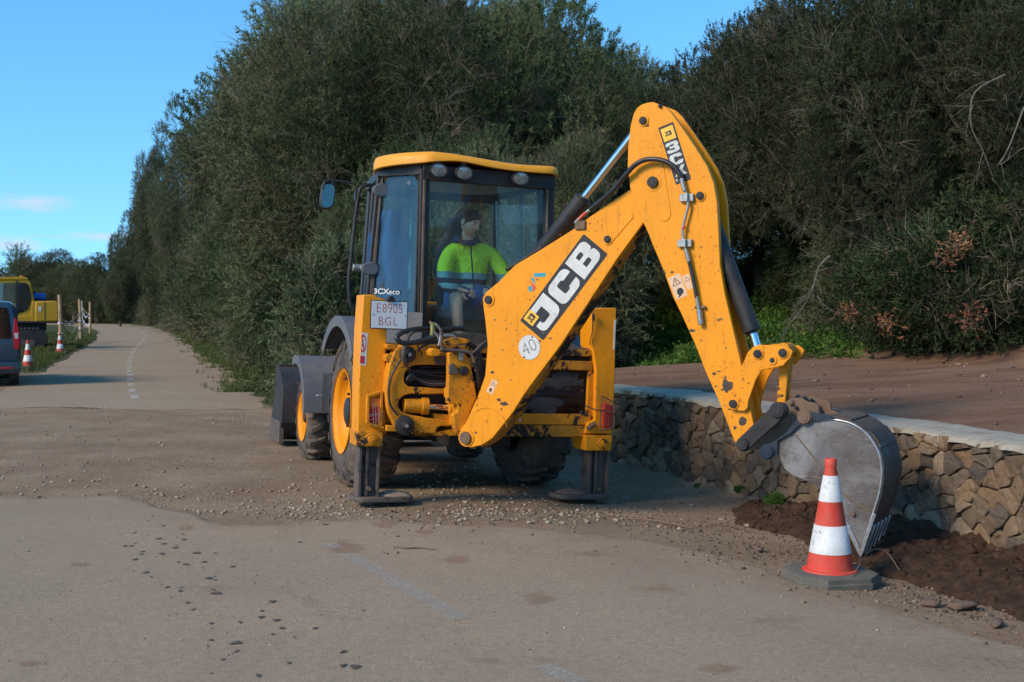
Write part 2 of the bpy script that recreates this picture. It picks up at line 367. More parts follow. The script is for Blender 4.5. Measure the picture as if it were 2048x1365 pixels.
# markings, wet spots and dirt stains lying on the roads
def m_flat(name, c1, c2, holes=None, rough=.8, sc=8):
    m = NT(name); m.col(m.mix(m.ramp(m.noise(sc, 6, .7), .35, .65), c1, c2)); m.rough(rough); m.spec(.3)
    if holes:
        tr = m.n('ShaderNodeBsdfTransparent'); mx = m.n('ShaderNodeMixShader'); m.l(m.ramp(m.noise(holes, 10, .85), .40, .58, .25, .95), mx.inputs[0])
        m.l(tr.outputs[0], mx.inputs[2]); m.l(m.b.outputs[0], mx.inputs[1]); m.l(mx.outputs[0], m.out.inputs[0])
    return m.mat
paint = m_flat('worn_paint', (.47,.43,.37), (.38,.34,.29), holes=45)
def strip(mb, pts, zoff):
    vs = []
    for p in pts: vs.append((p.x, p.y, zoff))
    mb.add(vs, [tuple(range(len(vs)))])
def on_road(pts, z0): return [(p.x, p.y, hz(p.x, p.y)+z0) for p in pts]
mb = MB(); L0, L1 = G(655, 1092), G(925, 1246)
dv = (L1-L0); pv = Vector((dv.y, -dv.x, 0)).normalized()*.055; N_ = 24
for i in range(N_):
    a = L0+dv*i/N_; b = L0+dv*(i+1)/N_
    if i in (2, 3): continue
    mb.add(on_road([a-pv, b-pv, b+pv, a+pv], .0185), [(0,1,2,3)])
a = G(1085, 1340); b = G(1160, 1375); mb.add(on_road([a-pv, b-pv, b+pv, a+pv], .0185), [(0,1,2,3)])
mb.obj('lane_marking', paint, road_near, smooth=0, fixn=False)
mb = MB(); CL = [(272,801),(264,780),(260,755),(259,735),(262,715),(268,702),(280,688),(290,676),(288,668),(275,660),(250,653)]
cp = catmull([G(u, v) for u, v in CL], 10)
acc = [0]
for a, b in zip(cp[:-1], cp[1:]): acc.append(acc[-1]+(b-a).length)
def along(s):
    i = min(max(int(np.searchsorted(acc, s))-1, 0), len(cp)-2); t = (s-acc[i])/(acc[i+1]-acc[i]); return cp[i].lerp(cp[i+1], t), (cp[i+1]-cp[i]).normalized()
s = .2
while s < acc[-1]-2:
    for k in range(4):
        (p, t), (q, t2) = along(s+k*.25), along(s+(k+1)*.25)
        nn = Vector((t.y, -t.x, 0))*.07; n2 = Vector((t2.y, -t2.x, 0))*.07
        mb.add([(w.x, w.y, hz(w.x, w.y)+.013) for w in (p-nn, p+nn, q+n2, q-n2)], [(0,1,2,3)])
    s += 2.0
mb.obj('lane_marking', m_flat('road_paint', (.72,.70,.66), (.58,.55,.50), holes=14), road_far, smooth=0, fixn=False)
spots = [(305,508),(296,533),(326,552),(268,580),(240,586),(354,597),(404,612),(368,607),(328,624),(270,622),(262,632),(250,633),(352,630),(430,662),(394,661),(324,664),(285,656),(282,667),(270,688),(356,698),(408,698),(314,703),(372,708),(404,721),(465,717),(434,739),(428,755),(418,763),(430,771),(292,741),(302,759),(510,785),(322,788),(334,800),(362,801),(360,815),(320,826),(426,810),(432,824),(342,842),(375,863),(386,891),(544,857),(523,896),(522,921),(480,941),(552,933),(405,933),(422,947),(424,967),(564,965),(630,967),(545,990),(588,1003),(422,1014),(415,1039),(472,1025),(472,1060),(445,1093),(686,1064),(578,1109),(686,1120),(710,1125),(516,1160),(672,1165),(727,895),(600,617),(650,547),(365,585),(318,604),(300,645),(398,580),(350,640)]
mb = MB()
for i, (a, b) in enumerate(spots):
    p = G(a, 780+b*.5)            # read off a crop enlarged twofold
    r0 = random.uniform(.008, .020); k = 11; ph = random.random()*6; st = random.uniform(1.0, 1.9); ca, sa = cos(ph), sin(ph)
    vs = []
    for j in range(k):
        t = 2*pi*j/k; rr = r0*(1+.35*sin(3*t+ph)*random.uniform(.3, 1)); x_, y_ = rr*cos(t)*st, rr*sin(t)*1.6
        vs.append(Vector((p.x+x_*ca-y_*sa*.3, p.y+y_*1.0+x_*sa*.2, 0)))
    mb.add(on_road(vs, .019), [tuple(range(k))])
mb.obj('water_spots', m_flat('wet_spot', (.085,.060,.042), (.13,.095,.068), rough=.6), road_near, smooth=0, fixn=False)
m = NT('dust_stain'); m.col(m.mix(m.ramp(m.noise(5, 5, .7), .35, .65), (.30,.180,.110), (.36,.235,.155))); m.rough(.95); m.spec(.15)
tr = m.n('ShaderNodeBsdfTransparent'); mx = m.n('ShaderNodeMixShader'); m.l(m.ramp(m.math('ADD', m.attr('fade'), m.math('MULTIPLY', m.math('SUBTRACT', m.noise(7, 7, .75), .5), 1.3)), .30, 1.0, 0, .75), mx.inputs[0]); m.l(tr.outputs[0], mx.inputs[1]); m.l(m.b.outputs[0], mx.inputs[2]); m.l(mx.outputs[0], m.out.inputs[0])
V = []; Fc = []; fd = []
for (u, v, ru, rv) in ((690,1100,62,24),(770,1052,44,13),(915,1124,44,13),(1078,1203,56,20),(1440,1345,66,20),(370,1060,28,9),(162,1134,28,7),(850,1068,34,8),(60,1335,46,12),(1320,1180,150,26),(1180,1110,120,16),(1560,1240,140,30),(980,1330,120,20),(420,1180,110,16)):
    b0 = len(V); wk = 1. if ru < 100 else .55
    for k, f in enumerate((0, .35, .7, 1.05)):
        for j in range(28):
            t = 2*pi*j/28; g = 1+.30*noise.noise(Vector((cos(t)*1.3+u, sin(t)*1.3, v*.1))); p = G(u+ru*g*f*cos(t), v+rv*g*f*sin(t)); V.append((p.x, p.y, hz(p.x, p.y)+.0165)); fd.append((1-f/1.05)*wk)
    for k in range(3):
        for j in range(28): Fc.append((b0+k*28+j, b0+k*28+(j+1) % 28, b0+(k+1)*28+(j+1) % 28, b0+(k+1)*28+j))
o = meshobj('dirt_stains', V, Fc, m.mat, road_near); a_ = o.data.attributes.new('fade', 'FLOAT', 'POINT'); a_.data.foreach_set('value', np.array(fd, dtype=np.float32))

# ------------------------------------------------------------------ dry stone wall
wp = [Vector((x, y, 0)) for x, y in CUR]; i0 = 0
seg = [0.]
for a, b in zip(wp[:-1], wp[1:]): seg.append(seg[-1]+(b-a).length)
seg = np.array(seg)
def wat(s):
    i = min(max(int(np.searchsorted(seg, s))-1, 0), len(wp)-2); t = (s-seg[i])/(seg[i+1]-seg[i])
    p = wp[i].lerp(wp[i+1], t)
    def tg(j): j = min(max(j, 0), len(wp)-2); return (wp[j+1]-wp[j]).normalized()
    tt_ = (tg(i-1)+tg(i)).normalized().lerp((tg(i)+tg(i+1)).normalized(), t).normalized()
    return p, Vector((-tt_.y, tt_.x, 0))        # point, outward normal (towards the road)
S_A = seg[3]; S_B = float(seg[28])
def wpt(s, z, out): p, n_ = wat(s); return Vector((p.x+n_.x*out, p.y+n_.y*out, z))
def wtop(s): p, _ = wat(s); return .685*(1-float(sst(17.5, 22, p.y)))+.03*noise.noise(Vector((s*.7, 0, 3)))
rnd = random.Random(11)
seeds = []; z = -.22; row = 0
while z < .78:
    rh = rnd.choice((.06, .085, .11, .14, .17)); s = S_A+rnd.random()*.2
    while s < S_B:
        w = rnd.uniform(.10, .34)*(1 if rh > .1 else 1.3)
        seeds.append((s+w/2+rnd.uniform(-.02, .02), z+rh/2+rnd.uniform(-.018, .018)+.02*sin(s*1.3))); s += w
    z += rh; row += 1
def clip(poly, m, nrm):
    out = []
    for i in range(len(poly)):
        a = poly[i]; b = poly[(i+1) % len(poly)]
        da = (a[0]-m[0])*nrm[0]+(a[1]-m[1])*nrm[1]; db = (b[0]-m[0])*nrm[0]+(b[1]-m[1])*nrm[1]
        if da <= 0: out.append(a)
        if da*db < 0: t = da/(da-db); out.append((a[0]+(b[0]-a[0])*t, a[1]+(b[1]-a[1])*t))
    return out
ANI = 1.05; mb = MB(); tones = []
SS = np.array(seeds)
for k, (s, z) in enumerate(seeds):
    poly = [(s-.3, z-.2), (s+.3, z-.2), (s+.3, z+.2), (s-.3, z+.2)]
    dd = np.abs(SS[:, 0]-s)+np.abs(SS[:, 1]-z)*1.2; near = np.argsort(dd)[1:26]
    for j in near:
        q = SS[j]; dx, dz = q[0]-s, q[1]-z
        if hypot(dx, dz) < 1e-4: continue
        poly = clip(poly, (s+dx/2, z+dz/2), (dx, dz*ANI*ANI))
        if len(poly) < 3: break
    if len(poly) < 3: continue
    top = wtop(s); poly = clip(poly, (s, top+rnd.uniform(-.03, .03)), (0, 1))
    if len(poly) < 3: continue
    cxm = sum(p[0] for p in poly)/len(poly); czm = sum(p[1] for p in poly)/len(poly)
    w_ = max(p[0] for p in poly)-min(p[0] for p in poly); h_ = max(p[1] for p in poly)-min(p[1] for p in poly)
    if w_ < .03 or h_ < .025: continue
    # round corners a little, then resample
    cc = []
    for i in range(len(poly)):
        a = poly[i-1]; b = poly[i]; c = poly[(i+1) % len(poly)]
        cut = rnd.uniform(.03, .15)
        cc += [(b[0]+(a[0]-b[0])*cut, b[1]+(a[1]-b[1])*cut), (b[0]+(c[0]-b[0])*cut, b[1]+(c[1]-b[1])*cut)]
    rs = []
    for i in range(len(cc)):
        a = cc[i]; b = cc[(i+1) % len(cc)]; nn = max(1, int(hypot(b[0]-a[0], b[1]-a[1])/.035))
        for j in range(nn): rs.append((a[0]+(b[0]-a[0])*j/nn, a[1]+(b[1]-a[1])*j/nn))
    n = len(rs); d0 = rnd.uniform(-.022, .022); tx = rnd.uniform(-.12, .12); tz = rnd.uniform(-.14, .14); bl = rnd.uniform(.0, .012)
    sh = [max(.90, 1-.007/max(w_, .03)), max(.89, 1-.006/max(h_, .03))]
    base = len(mb.v); rings = ((1.0, -.15), (1.0, -.012), (.965, .010), (.82, .55), (.42, .9)); sd = rnd.random()*50
    for ri, (f, dep) in enumerate(rings):
        for (a, b) in rs:
            x_ = cxm+(a-cxm)*f*sh[0]; z_ = czm+(b-czm)*f*sh[1]
            nz = noise.noise(Vector((x_*11+sd, z_*11, sd))); nz2 = noise.noise(Vector((x_*30, z_*30, sd)))
            o_ = d0+tx*(x_-cxm)+tz*(z_-czm)+(dep if dep < .1 else .012+bl*dep)+((abs(nz)*.034-.008)+nz2*.010 if ri > 1 else nz*.006)
            if ri: x_ += nz2*.004; z_ += nz*.004
            if ri == 0: o_ = -.13
            mb.v.append(wpt(x_, z_, o_))
    mb.v.append(wpt(cxm, czm, d0+.012+bl+.016*noise.noise(Vector((cxm*11+sd, czm*11, sd)))))
    for ri in range(len(rings)-1):
        for i in range(n): mb.f.append((base+ri*n+i, base+ri*n+(i+1) % n, base+(ri+1)*n+(i+1) % n, base+(ri+1)*n+i)); tones.append(rnd.random() if i == -1 else sd/50)
    for i in range(n): mb.f.append((base+4*n+i, base+4*n+(i+1) % n, base+5*n)); tones.append(sd/50)
m = NT('wall_stone'); t = m.attr('tone'); g = m.noise
cr = m.n('ShaderNodeValToRGB'); m.l(t, cr.inputs[0]); cr.color_ramp.interpolation = 'CONSTANT'
cols = [(.19,.125,.08),(.13,.11,.09),(.25,.175,.11),(.085,.076,.07),(.21,.135,.08),(.15,.11,.08),(.31,.25,.185),(.11,.08,.058),(.19,.155,.115),(.06,.058,.060)]
cr.color_ramp.elements[0].color = (*cols[0], 1); cr.color_ramp.elements[1].position = .1; cr.color_ramp.elements[1].color = (*cols[1], 1)
for i in range(2, 10): e = cr.color_ramp.elements.new(i*.1); e.color = (*cols[i], 1)
c = m.mix(m.ramp(g(14, 6, .7, stretch=(1, 1, 2.5)), .35, .7, 0, .55), cr.outputs[0], (.25,.165,.10))
c = m.mix(m.ramp(g(45, 5, .7), .5, .72, 0, .6), c, (.07,.055,.042)); c = m.mix(m.ramp(g(5, 4, .6), .58, .72, 0, .5), c, (.36,.29,.21))
c = m.mix(1., c, (.92,.87,.82), 'MULTIPLY'); m.col(c); m.rough(.88); m.spec(.3); m.bump(m.math('ADD', g(26, 7, .75), m.math('MULTIPLY', g(90, 3), .3)), .9, .018)
wall = thing('stone_wall', 'low curved dry stone wall of brown rubble with a pale cement top', 'wall', Matrix.Translation(wpt(S_A+8, 0, 0)))
inv = wall.matrix_world.inverted()
o = meshobj('stonework', [inv@v for v in mb.v], mb.f, m.mat, wall, 28, attr=tones)
mb = MB(); A = []; 
for s in np.arange(S_A, S_B, .25): A.append([wpt(s, -.3, -.055), wpt(s, wtop(s)-.015, -.055), wpt(s, wtop(s)-.015, -.50), wpt(s, -.3, -.50)])
mb.loft(A); mb.obj('wall_core', simple('wall_core', (.045,.033,.025), .95, bump=.5), wall, frame=inv, smooth=0)
mb = MB(); A = []
for s in np.arange(S_A, S_B, .045):
    t0 = wtop(s); e = .012+.035*noise.noise(Vector((s*2.1, 1, 0)))+.04*noise.noise(Vector((s*9, 4, 0))); e2 = .03*noise.noise(Vector((s*5, 9, 0)))
    sec = [wpt(s, t0-.012-.05*max(0, noise.noise(Vector((s*5, 7, 0)))+.1), e+.012)]
    for j in range(9):
        w = e-(.54+e+e2)*j/8; sec.append(wpt(s, t0+.028+(.012 if 0 < j < 8 else -.008)+.008*noise.noise(Vector((s*7, w*9, 2)))+(.008*noise.noise(Vector((s*20, w*20, 5)))), w))
    sec.append(wpt(s, t0-.03, -.56)); A.append(sec)
mb.loft(A)
m = NT('cement'); g = m.noise; c = m.mix(m.ramp(g(3, 6, .7), .3, .7), (.28,.245,.195), (.40,.36,.295)); c = m.mix(m.ramp(g(9, 6, .7), .54, .66, 0, .8), c, (.20,.14,.10))
m.col(c); m.rough(.92); m.spec(.2); m.bump(g(30, 8, .8), .6, .012)
mb.obj('cement_cap', m.mat, wall, frame=inv, smooth=45)

# ------------------------------------------------------------------ dug soil along the foot of the wall
def ico(sub=0):
    import bmesh
    bm = bmesh.new(); bmesh.ops.create_icosphere(bm, subdivisions=sub+1, radius=1); v = np.array([q.co[:] for q in bm.verts]); f = np.array([[w.index for w in q.verts] for q in bm.faces]); bm.free(); return v, f
IV, IF = ico(0); IV2, IF2 = ico(1)
def scatter_rocks(P, S, squash=.6, base=(IV, IF), rough=.28, seed=1):
    r = np.random.default_rng(seed); V0, F0 = base; n = len(P); k = len(V0)
    q = r.normal(size=(n, 4)); q /= np.linalg.norm(q, axis=1)[:, None]; a, b, c, d = q.T
    Rm = np.stack([1-2*(c*c+d*d), 2*(b*c-a*d), 2*(b*d+a*c), 2*(b*c+a*d), 1-2*(b*b+d*d), 2*(c*d-a*b), 2*(b*d-a*c), 2*(c*d+a*b), 1-2*(b*b+c*c)], -1).reshape(n, 3, 3)
    V = V0[None]*(1+r.uniform(-rough, rough, (n, k, 1)))*np.stack([r.uniform(.7, 1.3, n), r.uniform(.6, 1.1, n), r.uniform(.5, .9, n)], -1)[:, None]
    V = np.einsum('nij,nkj->nki', Rm, V); V[..., 2] *= squash
    V = V*S[:, None, None]+P[:, None]; Fc = (F0[None]+(np.arange(n)*k)[:, None, None])
    return V.reshape(-1, 3), Fc.reshape(-1, 3), np.repeat(r.random(n), len(F0))
s0, s1 = S_A, float(np.interp(11.3, CUR[:, 1], seg))
ns, nw = 620, 70
ss_ = np.linspace(s0, s1, ns); Xs = np.zeros((nw, ns)); Ys = Xs.copy(); Zs = Xs.copy()
for i, s in enumerate(ss_):
    p, n_ = wat(s); q = (i/ns)
    wd = max(.06, float(np.interp(s, [s0, seg[10], s1-2.2, s1-1.0, s1-.35, s1], [1.0, 1.0, .98, .90, .55, .05])))+.10*noise.noise(Vector((s*1.7, 0, 0)))+.05*noise.noise(Vector((s*6, 0, 0)))
    hgt = float(np.interp(s, [s0, s1-2.5, s1-.9, s1], [.10, .10, .08, .0]))
    for j in range(nw):
        f = j/(nw-1); w = -.03+(wd+.03)*f; x_ = p.x+n_.x*w; y_ = p.y+n_.y*w
        prof = (min(1, (1-f)*4)**.7)*(1-.45*f)
        nz = .050*noise.fractal(Vector((x_*3.5, y_*3.5, 0)), 1., 2., 5)+.022*noise.noise(Vector((x_*16, y_*16, 0)))+.014*noise.noise(Vector((x_*36, y_*36, 0)))+.03*abs(noise.noise(Vector((x_*9, y_*9, 3))))
        Xs[j, i] = x_; Ys[j, i] = y_; Zs[j, i] = (hgt+nz*1.3)*prof-.02*(f > .97)
Zs += height(Xs, Ys, -np.abs(sdist(Xs, Ys))-.02)+.012
m = NT('soil'); g = m.noise; m.col(m.mix(m.ramp(g(12, 6, .7), .35, .7), (.042,.022,.013), (.105,.058,.036))); m.rough(.97); m.spec(.15); m.bump(g(45, 8, .8), 1., .02)
M_SOIL = m.mat
gridmesh('dug_soil', Xs, Ys, Zs, M_SOIL, 'stuff', smooth=60)
r = np.random.default_rng(5)
n = 3600; ii = (r.random(n)**1.0*(ns-14)).astype(int); jj = (r.random(n)**.85*(nw-1)).astype(int)
P = np.stack([Xs[jj, ii], Ys[jj, ii], Zs[jj, ii]], -1); sz = .006+.028*r.random(n)**3.2
V, Fc, tn = scatter_rocks(P, sz, .8, seed=3); o = meshobj('soil_clods', V, Fc, M_SOIL, None, None, attr=tn); tag(o, kind='stuff')
# gravel of the broken road bed
m = NT('gravel'); t = m.attr('tone'); m.col(m.mix(t, (.19,.14,.095), (.38,.30,.215))); m.rough(.9); m.bump(m.noise(60, 5, .7), .4, .005); M_GRAVEL = m.mat
P = []
while len(P) < 2600:
    k = r.random()
    if k < .35: u, v = r.normal(880, 210), r.normal(1022, 22)
    elif k < .78: u, v = r.uniform(-30, 720), r.uniform(812, 1050)
    elif k < .92: u, v = r.uniform(820, 1200), r.uniform(880, 990)
    else: u, v = r.uniform(420, 580), r.uniform(795, 860)
    p = G(u, v, -.04)
    if vn(p.x, p.y, 1.1)+vn(p.x, p.y, .45) < r.uniform(-.9, .8): continue
    if p.y < np.interp(p.x, NEX, NEY)-.1+.35*r.random()**3*-1: continue
    P.append((p.x, p.y))
P = np.array(P); d_ = sdist(P[:, 0], P[:, 1]); P = P[d_ < -.1]; z = height(P[:, 0], P[:, 1]); sz = .006+.022*r.random(len(P))**3.5
V, Fc, tn = scatter_rocks(np.stack([P[:, 0], P[:, 1], z+.3*sz], -1), sz, .6, seed=8); o = meshobj('gravel', V, Fc, M_GRAVEL, None, None, attr=tn); tag(o, kind='stuff')
# fine grit on the near asphalt
n = 2600; yy = r.uniform(3.2, 10, n); xx = r.uniform(-5, 4, n); k = yy < np.interp(xx, NEX, NEY); k &= sdist(xx, yy) < -1.0; xx = xx[k]; yy = yy[k]
sz = .0022+.007*r.random(len(xx))**4; V, Fc, tn = scatter_rocks(np.stack([xx, yy, height(xx, yy)+.016], -1), sz, .7, seed=9)
m = NT('grit'); m.col(m.mix(m.attr('tone'), (.10,.07,.05), (.45,.38,.30))); m.rough(.9); o = meshobj('grit', V, Fc, m.mat, None, None, attr=tn); tag(o, kind='stuff')
# rubble and pebbles on the track behind the wall
n = 1500; xx = r.uniform(1.5, 11, n); yy = r.uniform(7, 26, n); dd = sdist(xx, yy); k = (dd > .6) & (dd < 7.5); xx = xx[k]; yy = yy[k]
sz = .008+.035*r.random(len(xx))**4; V, Fc, tn = scatter_rocks(np.stack([xx, yy, height(xx, yy)+sz*.2], -1), sz, .6, seed=19)
m = NT('track_stone'); m.col(m.mix(m.attr('tone'), (.09,.05,.035), (.26,.18,.13))); m.rough(.95); o = meshobj('track_rubble', V, Fc, m.mat, None, None, attr=tn); tag(o, kind='stuff')
# crumbs of soil and dry bits strewn between the machine and the wall
n = 5200; uu = r.uniform(760, 2040, n); vv = np.interp(uu, [760, 1240, 1500, 2048], [1010, 1000, 1075, 1215])+r.normal(size=n)*np.interp(uu, [760, 1300, 2048], [45, 38, 30])
P = np.array([[*G(a, b, -.06)[:2]] for a, b in zip(uu, vv)]); k = (sdist(P[:, 0], P[:, 1]) < -.15); P = P[k]; sz = .0035+.014*r.random(len(P))**3
V, Fc, tn = scatter_rocks(np.stack([P[:, 0], P[:, 1], height(P[:, 0], P[:, 1])+np.where(P[:, 1] < np.interp(P[:, 0], NEX, NEY), .012, 0)+sz*.25], -1), sz, .7, seed=29)
m = NT('crumb'); m.col(m.mix(m.attr('tone'), (.05,.03,.02), (.24,.165,.11))); m.rough(.95); o = meshobj('soil_crumbs', V, Fc, m.mat, None, None, attr=tn); tag(o, kind='stuff')
# larger single stones, each a thing
rocks = [(1498,1025,.055,'brown angular stone lying between the wall and the road, nearest the cone'),
         (1212,955,.05,'tan stone resting beside the right outrigger foot'), (1250,968,.045,'flat tan stone on the dirt to the right of the outrigger'),
         (1520,1088,.05,'flat brown slab at the left end of the dug soil'), (1862,1190,.065,'pinkish brown slab of dirt at the road edge of the dug soil'),
         (1925,1195,.08,'widest pinkish slab lying on the dug soil right of the cone'), (1995,1228,.055,'rightmost pale slab at the edge of the dug soil'),
         (1030,968,.035,'pale stone in the row of rubble left of the right foot'), (905,1000,.03,'small pale stone just right of the left foot'),
         (520,995,.022,'lone pebble stone on the broken road bed left of the machine'), (1445,1008,.04,'small pale stone by the plants at the wall foot')]
for u, v, sz, lb in rocks:
    p = G(u, v, -.02); z = hz(p.x, p.y)
    if v > 1085: z += .02
    V, Fc, _ = scatter_rocks(np.zeros((1, 3)), np.array([sz*1.1]), .38, (IV, IF) if sz < .06 else (IV2, IF2), .30, seed=int(u))
    o = meshobj('stone', V, Fc, simple('loose_stone', (.27,.19,.135) if v < 1085 else (.125,.078,.055), .95, bump=.8, scale=20), None, None); o.location = (p.x, p.y, z+sz*.06); tag(o, lb, 'stone')
# sticks
def stick(pts, r_, lb):
    a = Vector(pts[0]); mb = MB(); mb.tube([Vector(p)-a for p in pts], [r_*.7]+[r_]*(len(pts)-2)+[r_*.5], 7, sub=4)
    o = mb.obj('stick', simple('dry_wood', (.16,.10,.065), .9, bump=.5, scale=30)); o.location = a; tag(o, lb, 'stick')
def road_pts(px, lift): return [(p.x, p.y, hz(p.x, p.y)+lift) for p in (G(u, v) for u, v in px)]
stick(road_pts([(786,1100),(815,1103),(840,1102),(872,1106)], .022), .006, 'straight thin stick lying on the asphalt behind the digger')
stick([(x, y, z+k*.05) for (x, y, z), k in zip(road_pts([(1245,1018),(1290,1022),(1340,1028),(1385,1036)], .01), (0, .3, .2, 0))], .008, 'long brown twig on the dirt right of the machine')
stick([(x, y, z+k*.10+.06) for (x, y, z), k in zip(road_pts([(1705,1150),(1735,1125),(1770,1120),(1800,1130)], .01), (0, 1, 1, 0))], .004, 'thin pale twig arching over the dug soil by the cone')
stick([(x, y, z+k*.06) for (x, y, z), k in zip(road_pts([(1405,1088),(1425,1102),(1465,1112)], .02), (1, .2, 0))], .003, 'thin curved twig on the road edge left of the cone')
# ------------------------------------------------------------------ trees and shrubs
def m_leaf(name, c1, c2, c3):
    m = NT(name); t = m.attr('tone'); oi = m.n('ShaderNodeObjectInfo')
    cr = m.n('ShaderNodeValToRGB'); m.l(t, cr.inputs[0]); cr.color_ramp.elements[0].color = (*c1, 1); cr.color_ramp.elements[1].color = (*c3, 1)
    e = cr.color_ramp.elements.new(.5); e.color = (*c2, 1)
    hv = m.n('ShaderNodeHueSaturation'); m.l(cr.outputs[0], hv.inputs['Color']); m.l(m.ramp(oi.outputs['Random'], 0, 1, .487, .513), hv.inputs['Hue']); m.l(m.ramp(oi.outputs['Random'], 0, 1, .75, 1.25), hv.inputs['Value'])
    m.col(hv.outputs[0]); m.rough(.75); m.spec(.08)
    tr = m.n('ShaderNodeBsdfTranslucent'); m.l(hv.outputs[0], tr.inputs[0]); mx = m.n('ShaderNodeMixShader'); mx.inputs[0].default_value = .22
    m.l(m.b.outputs[0], mx.inputs[1]); m.l(tr.outputs[0], mx.inputs[2]); m.l(mx.outputs[0], m.out.inputs[0]); return m.mat
M_OLIVE = m_leaf('olive_leaf', (.044,.064,.025), (.086,.112,.045), (.165,.175,.088))
M_OLIVE_SHADED = m_leaf('shaded_olive_leaf', (.020,.028,.013), (.038,.050,.022), (.078,.086,.044))  # olive leaf darkened: shade of the right-hand wood put into the colour
M_MASTIC = m_leaf('shrub_leaf', (.020,.034,.012), (.036,.058,.020), (.065,.085,.034))
M_WEED = m_leaf('weed_leaf', (.042,.100,.016), (.066,.145,.026), (.13,.21,.05))
M_RED = m_leaf('red_leaf', (.20,.07,.035), (.30,.12,.06), (.38,.19,.09))
M_TWIG = simple('twig', (.150,.115,.078), .9, var=.4, scale=3)
M_BARK = simple('bark', (.12,.095,.07), .95, var=.4, scale=6, bump=.8)
def unit(a): return a/np.maximum(np.linalg.norm(a, axis=-1, keepdims=True), 1e-9)
def sprays(P, Dr, L, K, ll, lw, r, tone, twig=.0028, droop=.12, spread=.75):
    """leafy twigs: K leaves along each; returns verts, quads, tones, material index"""
    n = len(P); side = unit(np.cross(Dr, r.normal(size=(n, 3))))
    bend = side*r.uniform(-.25, .25, (n, 1))+np.array([0, 0, -1])*droop
    t = r.random((n, K))**.8
    base = P[:, None]+Dr[:, None]*(L[:, None]*t)[..., None]+bend[:, None]*(L[:, None]*t*t)[..., None]
    ld = unit(Dr[:, None]*.9+r.normal(size=(n, K, 3))*spread); lp = unit(np.cross(ld, r.normal(size=(n, K, 3))))
    l = ll*r.uniform(.6, 1.3, (n, K, 1)); w = lw*r.uniform(.7, 1.2, (n, K, 1))
    V = np.stack([base, base+ld*l*.45+lp*w*.5, base+ld*l, base+ld*l*.45-lp*w*.5], 2).reshape(-1, 3)
    F0 = np.arange(n*K*4).reshape(-1, 4); tn = np.clip(np.repeat(tone, K)+r.normal(size=n*K)*.13, 0, 1)
    s2 = np.cross(Dr, side); T = []
    for a in (side, s2):
        w_ = a*twig; p0 = P-Dr*L[:, None]*.3; p1 = P+Dr*L[:, None]*.5+bend*L[:, None]*.25; p2 = P+Dr*L[:, None]+bend*L[:, None]
        T.append(np.stack([p0-w_, p0+w_, p1+w_*.8, p1-w_*.8], 1)); T.append(np.stack([p1-w_*.8, p1+w_*.8, p2+w_*.25, p2-w_*.25], 1))
    TV = np.concatenate(T, 0).reshape(-1, 3); TF = np.arange(len(TV)).reshape(-1, 4)+len(V)
    return np.concatenate([V, TV]), np.concatenate([F0, TF]), np.concatenate([tn, np.full(len(TF), .5)]), np.concatenate([np.zeros(len(F0), int), np.ones(len(TF), int)])
def bare(P, Dr, L, r, w=.0042, sp=.5):
    """fans of leafless twigs"""
    n = len(P); K = 9; d = unit(Dr[:, None]+r.normal(size=(n, K, 3))*sp); l = L[:, None, None]*r.uniform(.5, 1.1, (n, K, 1))
    o = P[:, None]+Dr[:, None]*(L[:, None]*r.uniform(-.1, .35, (n, K)))[..., None]; d2 = unit(d+r.normal(size=(n, K, 3))*.3+np.array([0, 0, -.15]))
    s = unit(np.cross(d, r.normal(size=(n, K, 3))))*w; m_ = o+d*l*.5; e = m_+d2*l*.5
    V = np.stack([o-s, o+s, m_+s*.7, m_-s*.7, m_-s*.7, m_+s*.7, e+s*.2, e-s*.2], 2).reshape(-1, 3)
    return V, np.arange(len(V)).reshape(-1, 4)
def make_crown(name, seed, rx, ry, rz, nl, ns, K, ll, lw, leafm, L=.55, barefr=.16, low=-.75, wild=.5):
    r = np.random.default_rng(seed)
    c = r.normal(size=(nl, 3)); c = unit(c)*(r.uniform(.35, .82, (nl, 1))); c[:, 2] = np.where(c[:, 2] < low, low, c[:, 2])
    rad = r.uniform(.15, .32, nl); w = rad**2; which = r.choice(nl, ns, p=w/w.sum()); d = unit(r.normal(size=(ns, 3))+unit(c[which])*.55)
    rr = rad[which]*r.uniform(.80, 1.03, ns)
    p = c[which]+d*rr[:, None]; sc = np.array([rx, ry, rz]); p = p*sc; dr = unit(d*sc/rx*.7+np.array([0, 0, .45])+r.normal(size=(ns, 3))*wild)
    lt = r.random(nl); tone = np.clip(lt[which]*.85+r.random(ns)*.2, 0, 1)
    nb = int(ns*barefr); isb = np.zeros(ns, bool)
    lb = r.random(nl) < .4; cand = np.where(lb[which])[0]; isb[r.permutation(cand)[:nb]] = True
    A = ~isb
    V, Fq, T, Mi = sprays(p[A], dr[A], np.full(A.sum(), L)*r.uniform(.6, 1.3, A.sum()), K, ll, lw, r, tone[A])
    if isb.any():
        V2, F2 = bare(p[isb], dr[isb], np.full(isb.sum(), L*1.5)*r.uniform(.6, 1.3, isb.sum()), r); Fq = np.concatenate([Fq, F2+len(V)]); V = np.concatenate([V, V2])
        T = np.concatenate([T, np.full(len(F2), .5)]); Mi = np.concatenate([Mi, np.ones(len(F2), int)])
    o = meshobj(name, V, Fq, None, None, None, mats=[leafm, M_TWIG], fm=Mi, attr=T); me = o.data; bpy.data.objects.remove(o); return me, c*sc, rad*rx
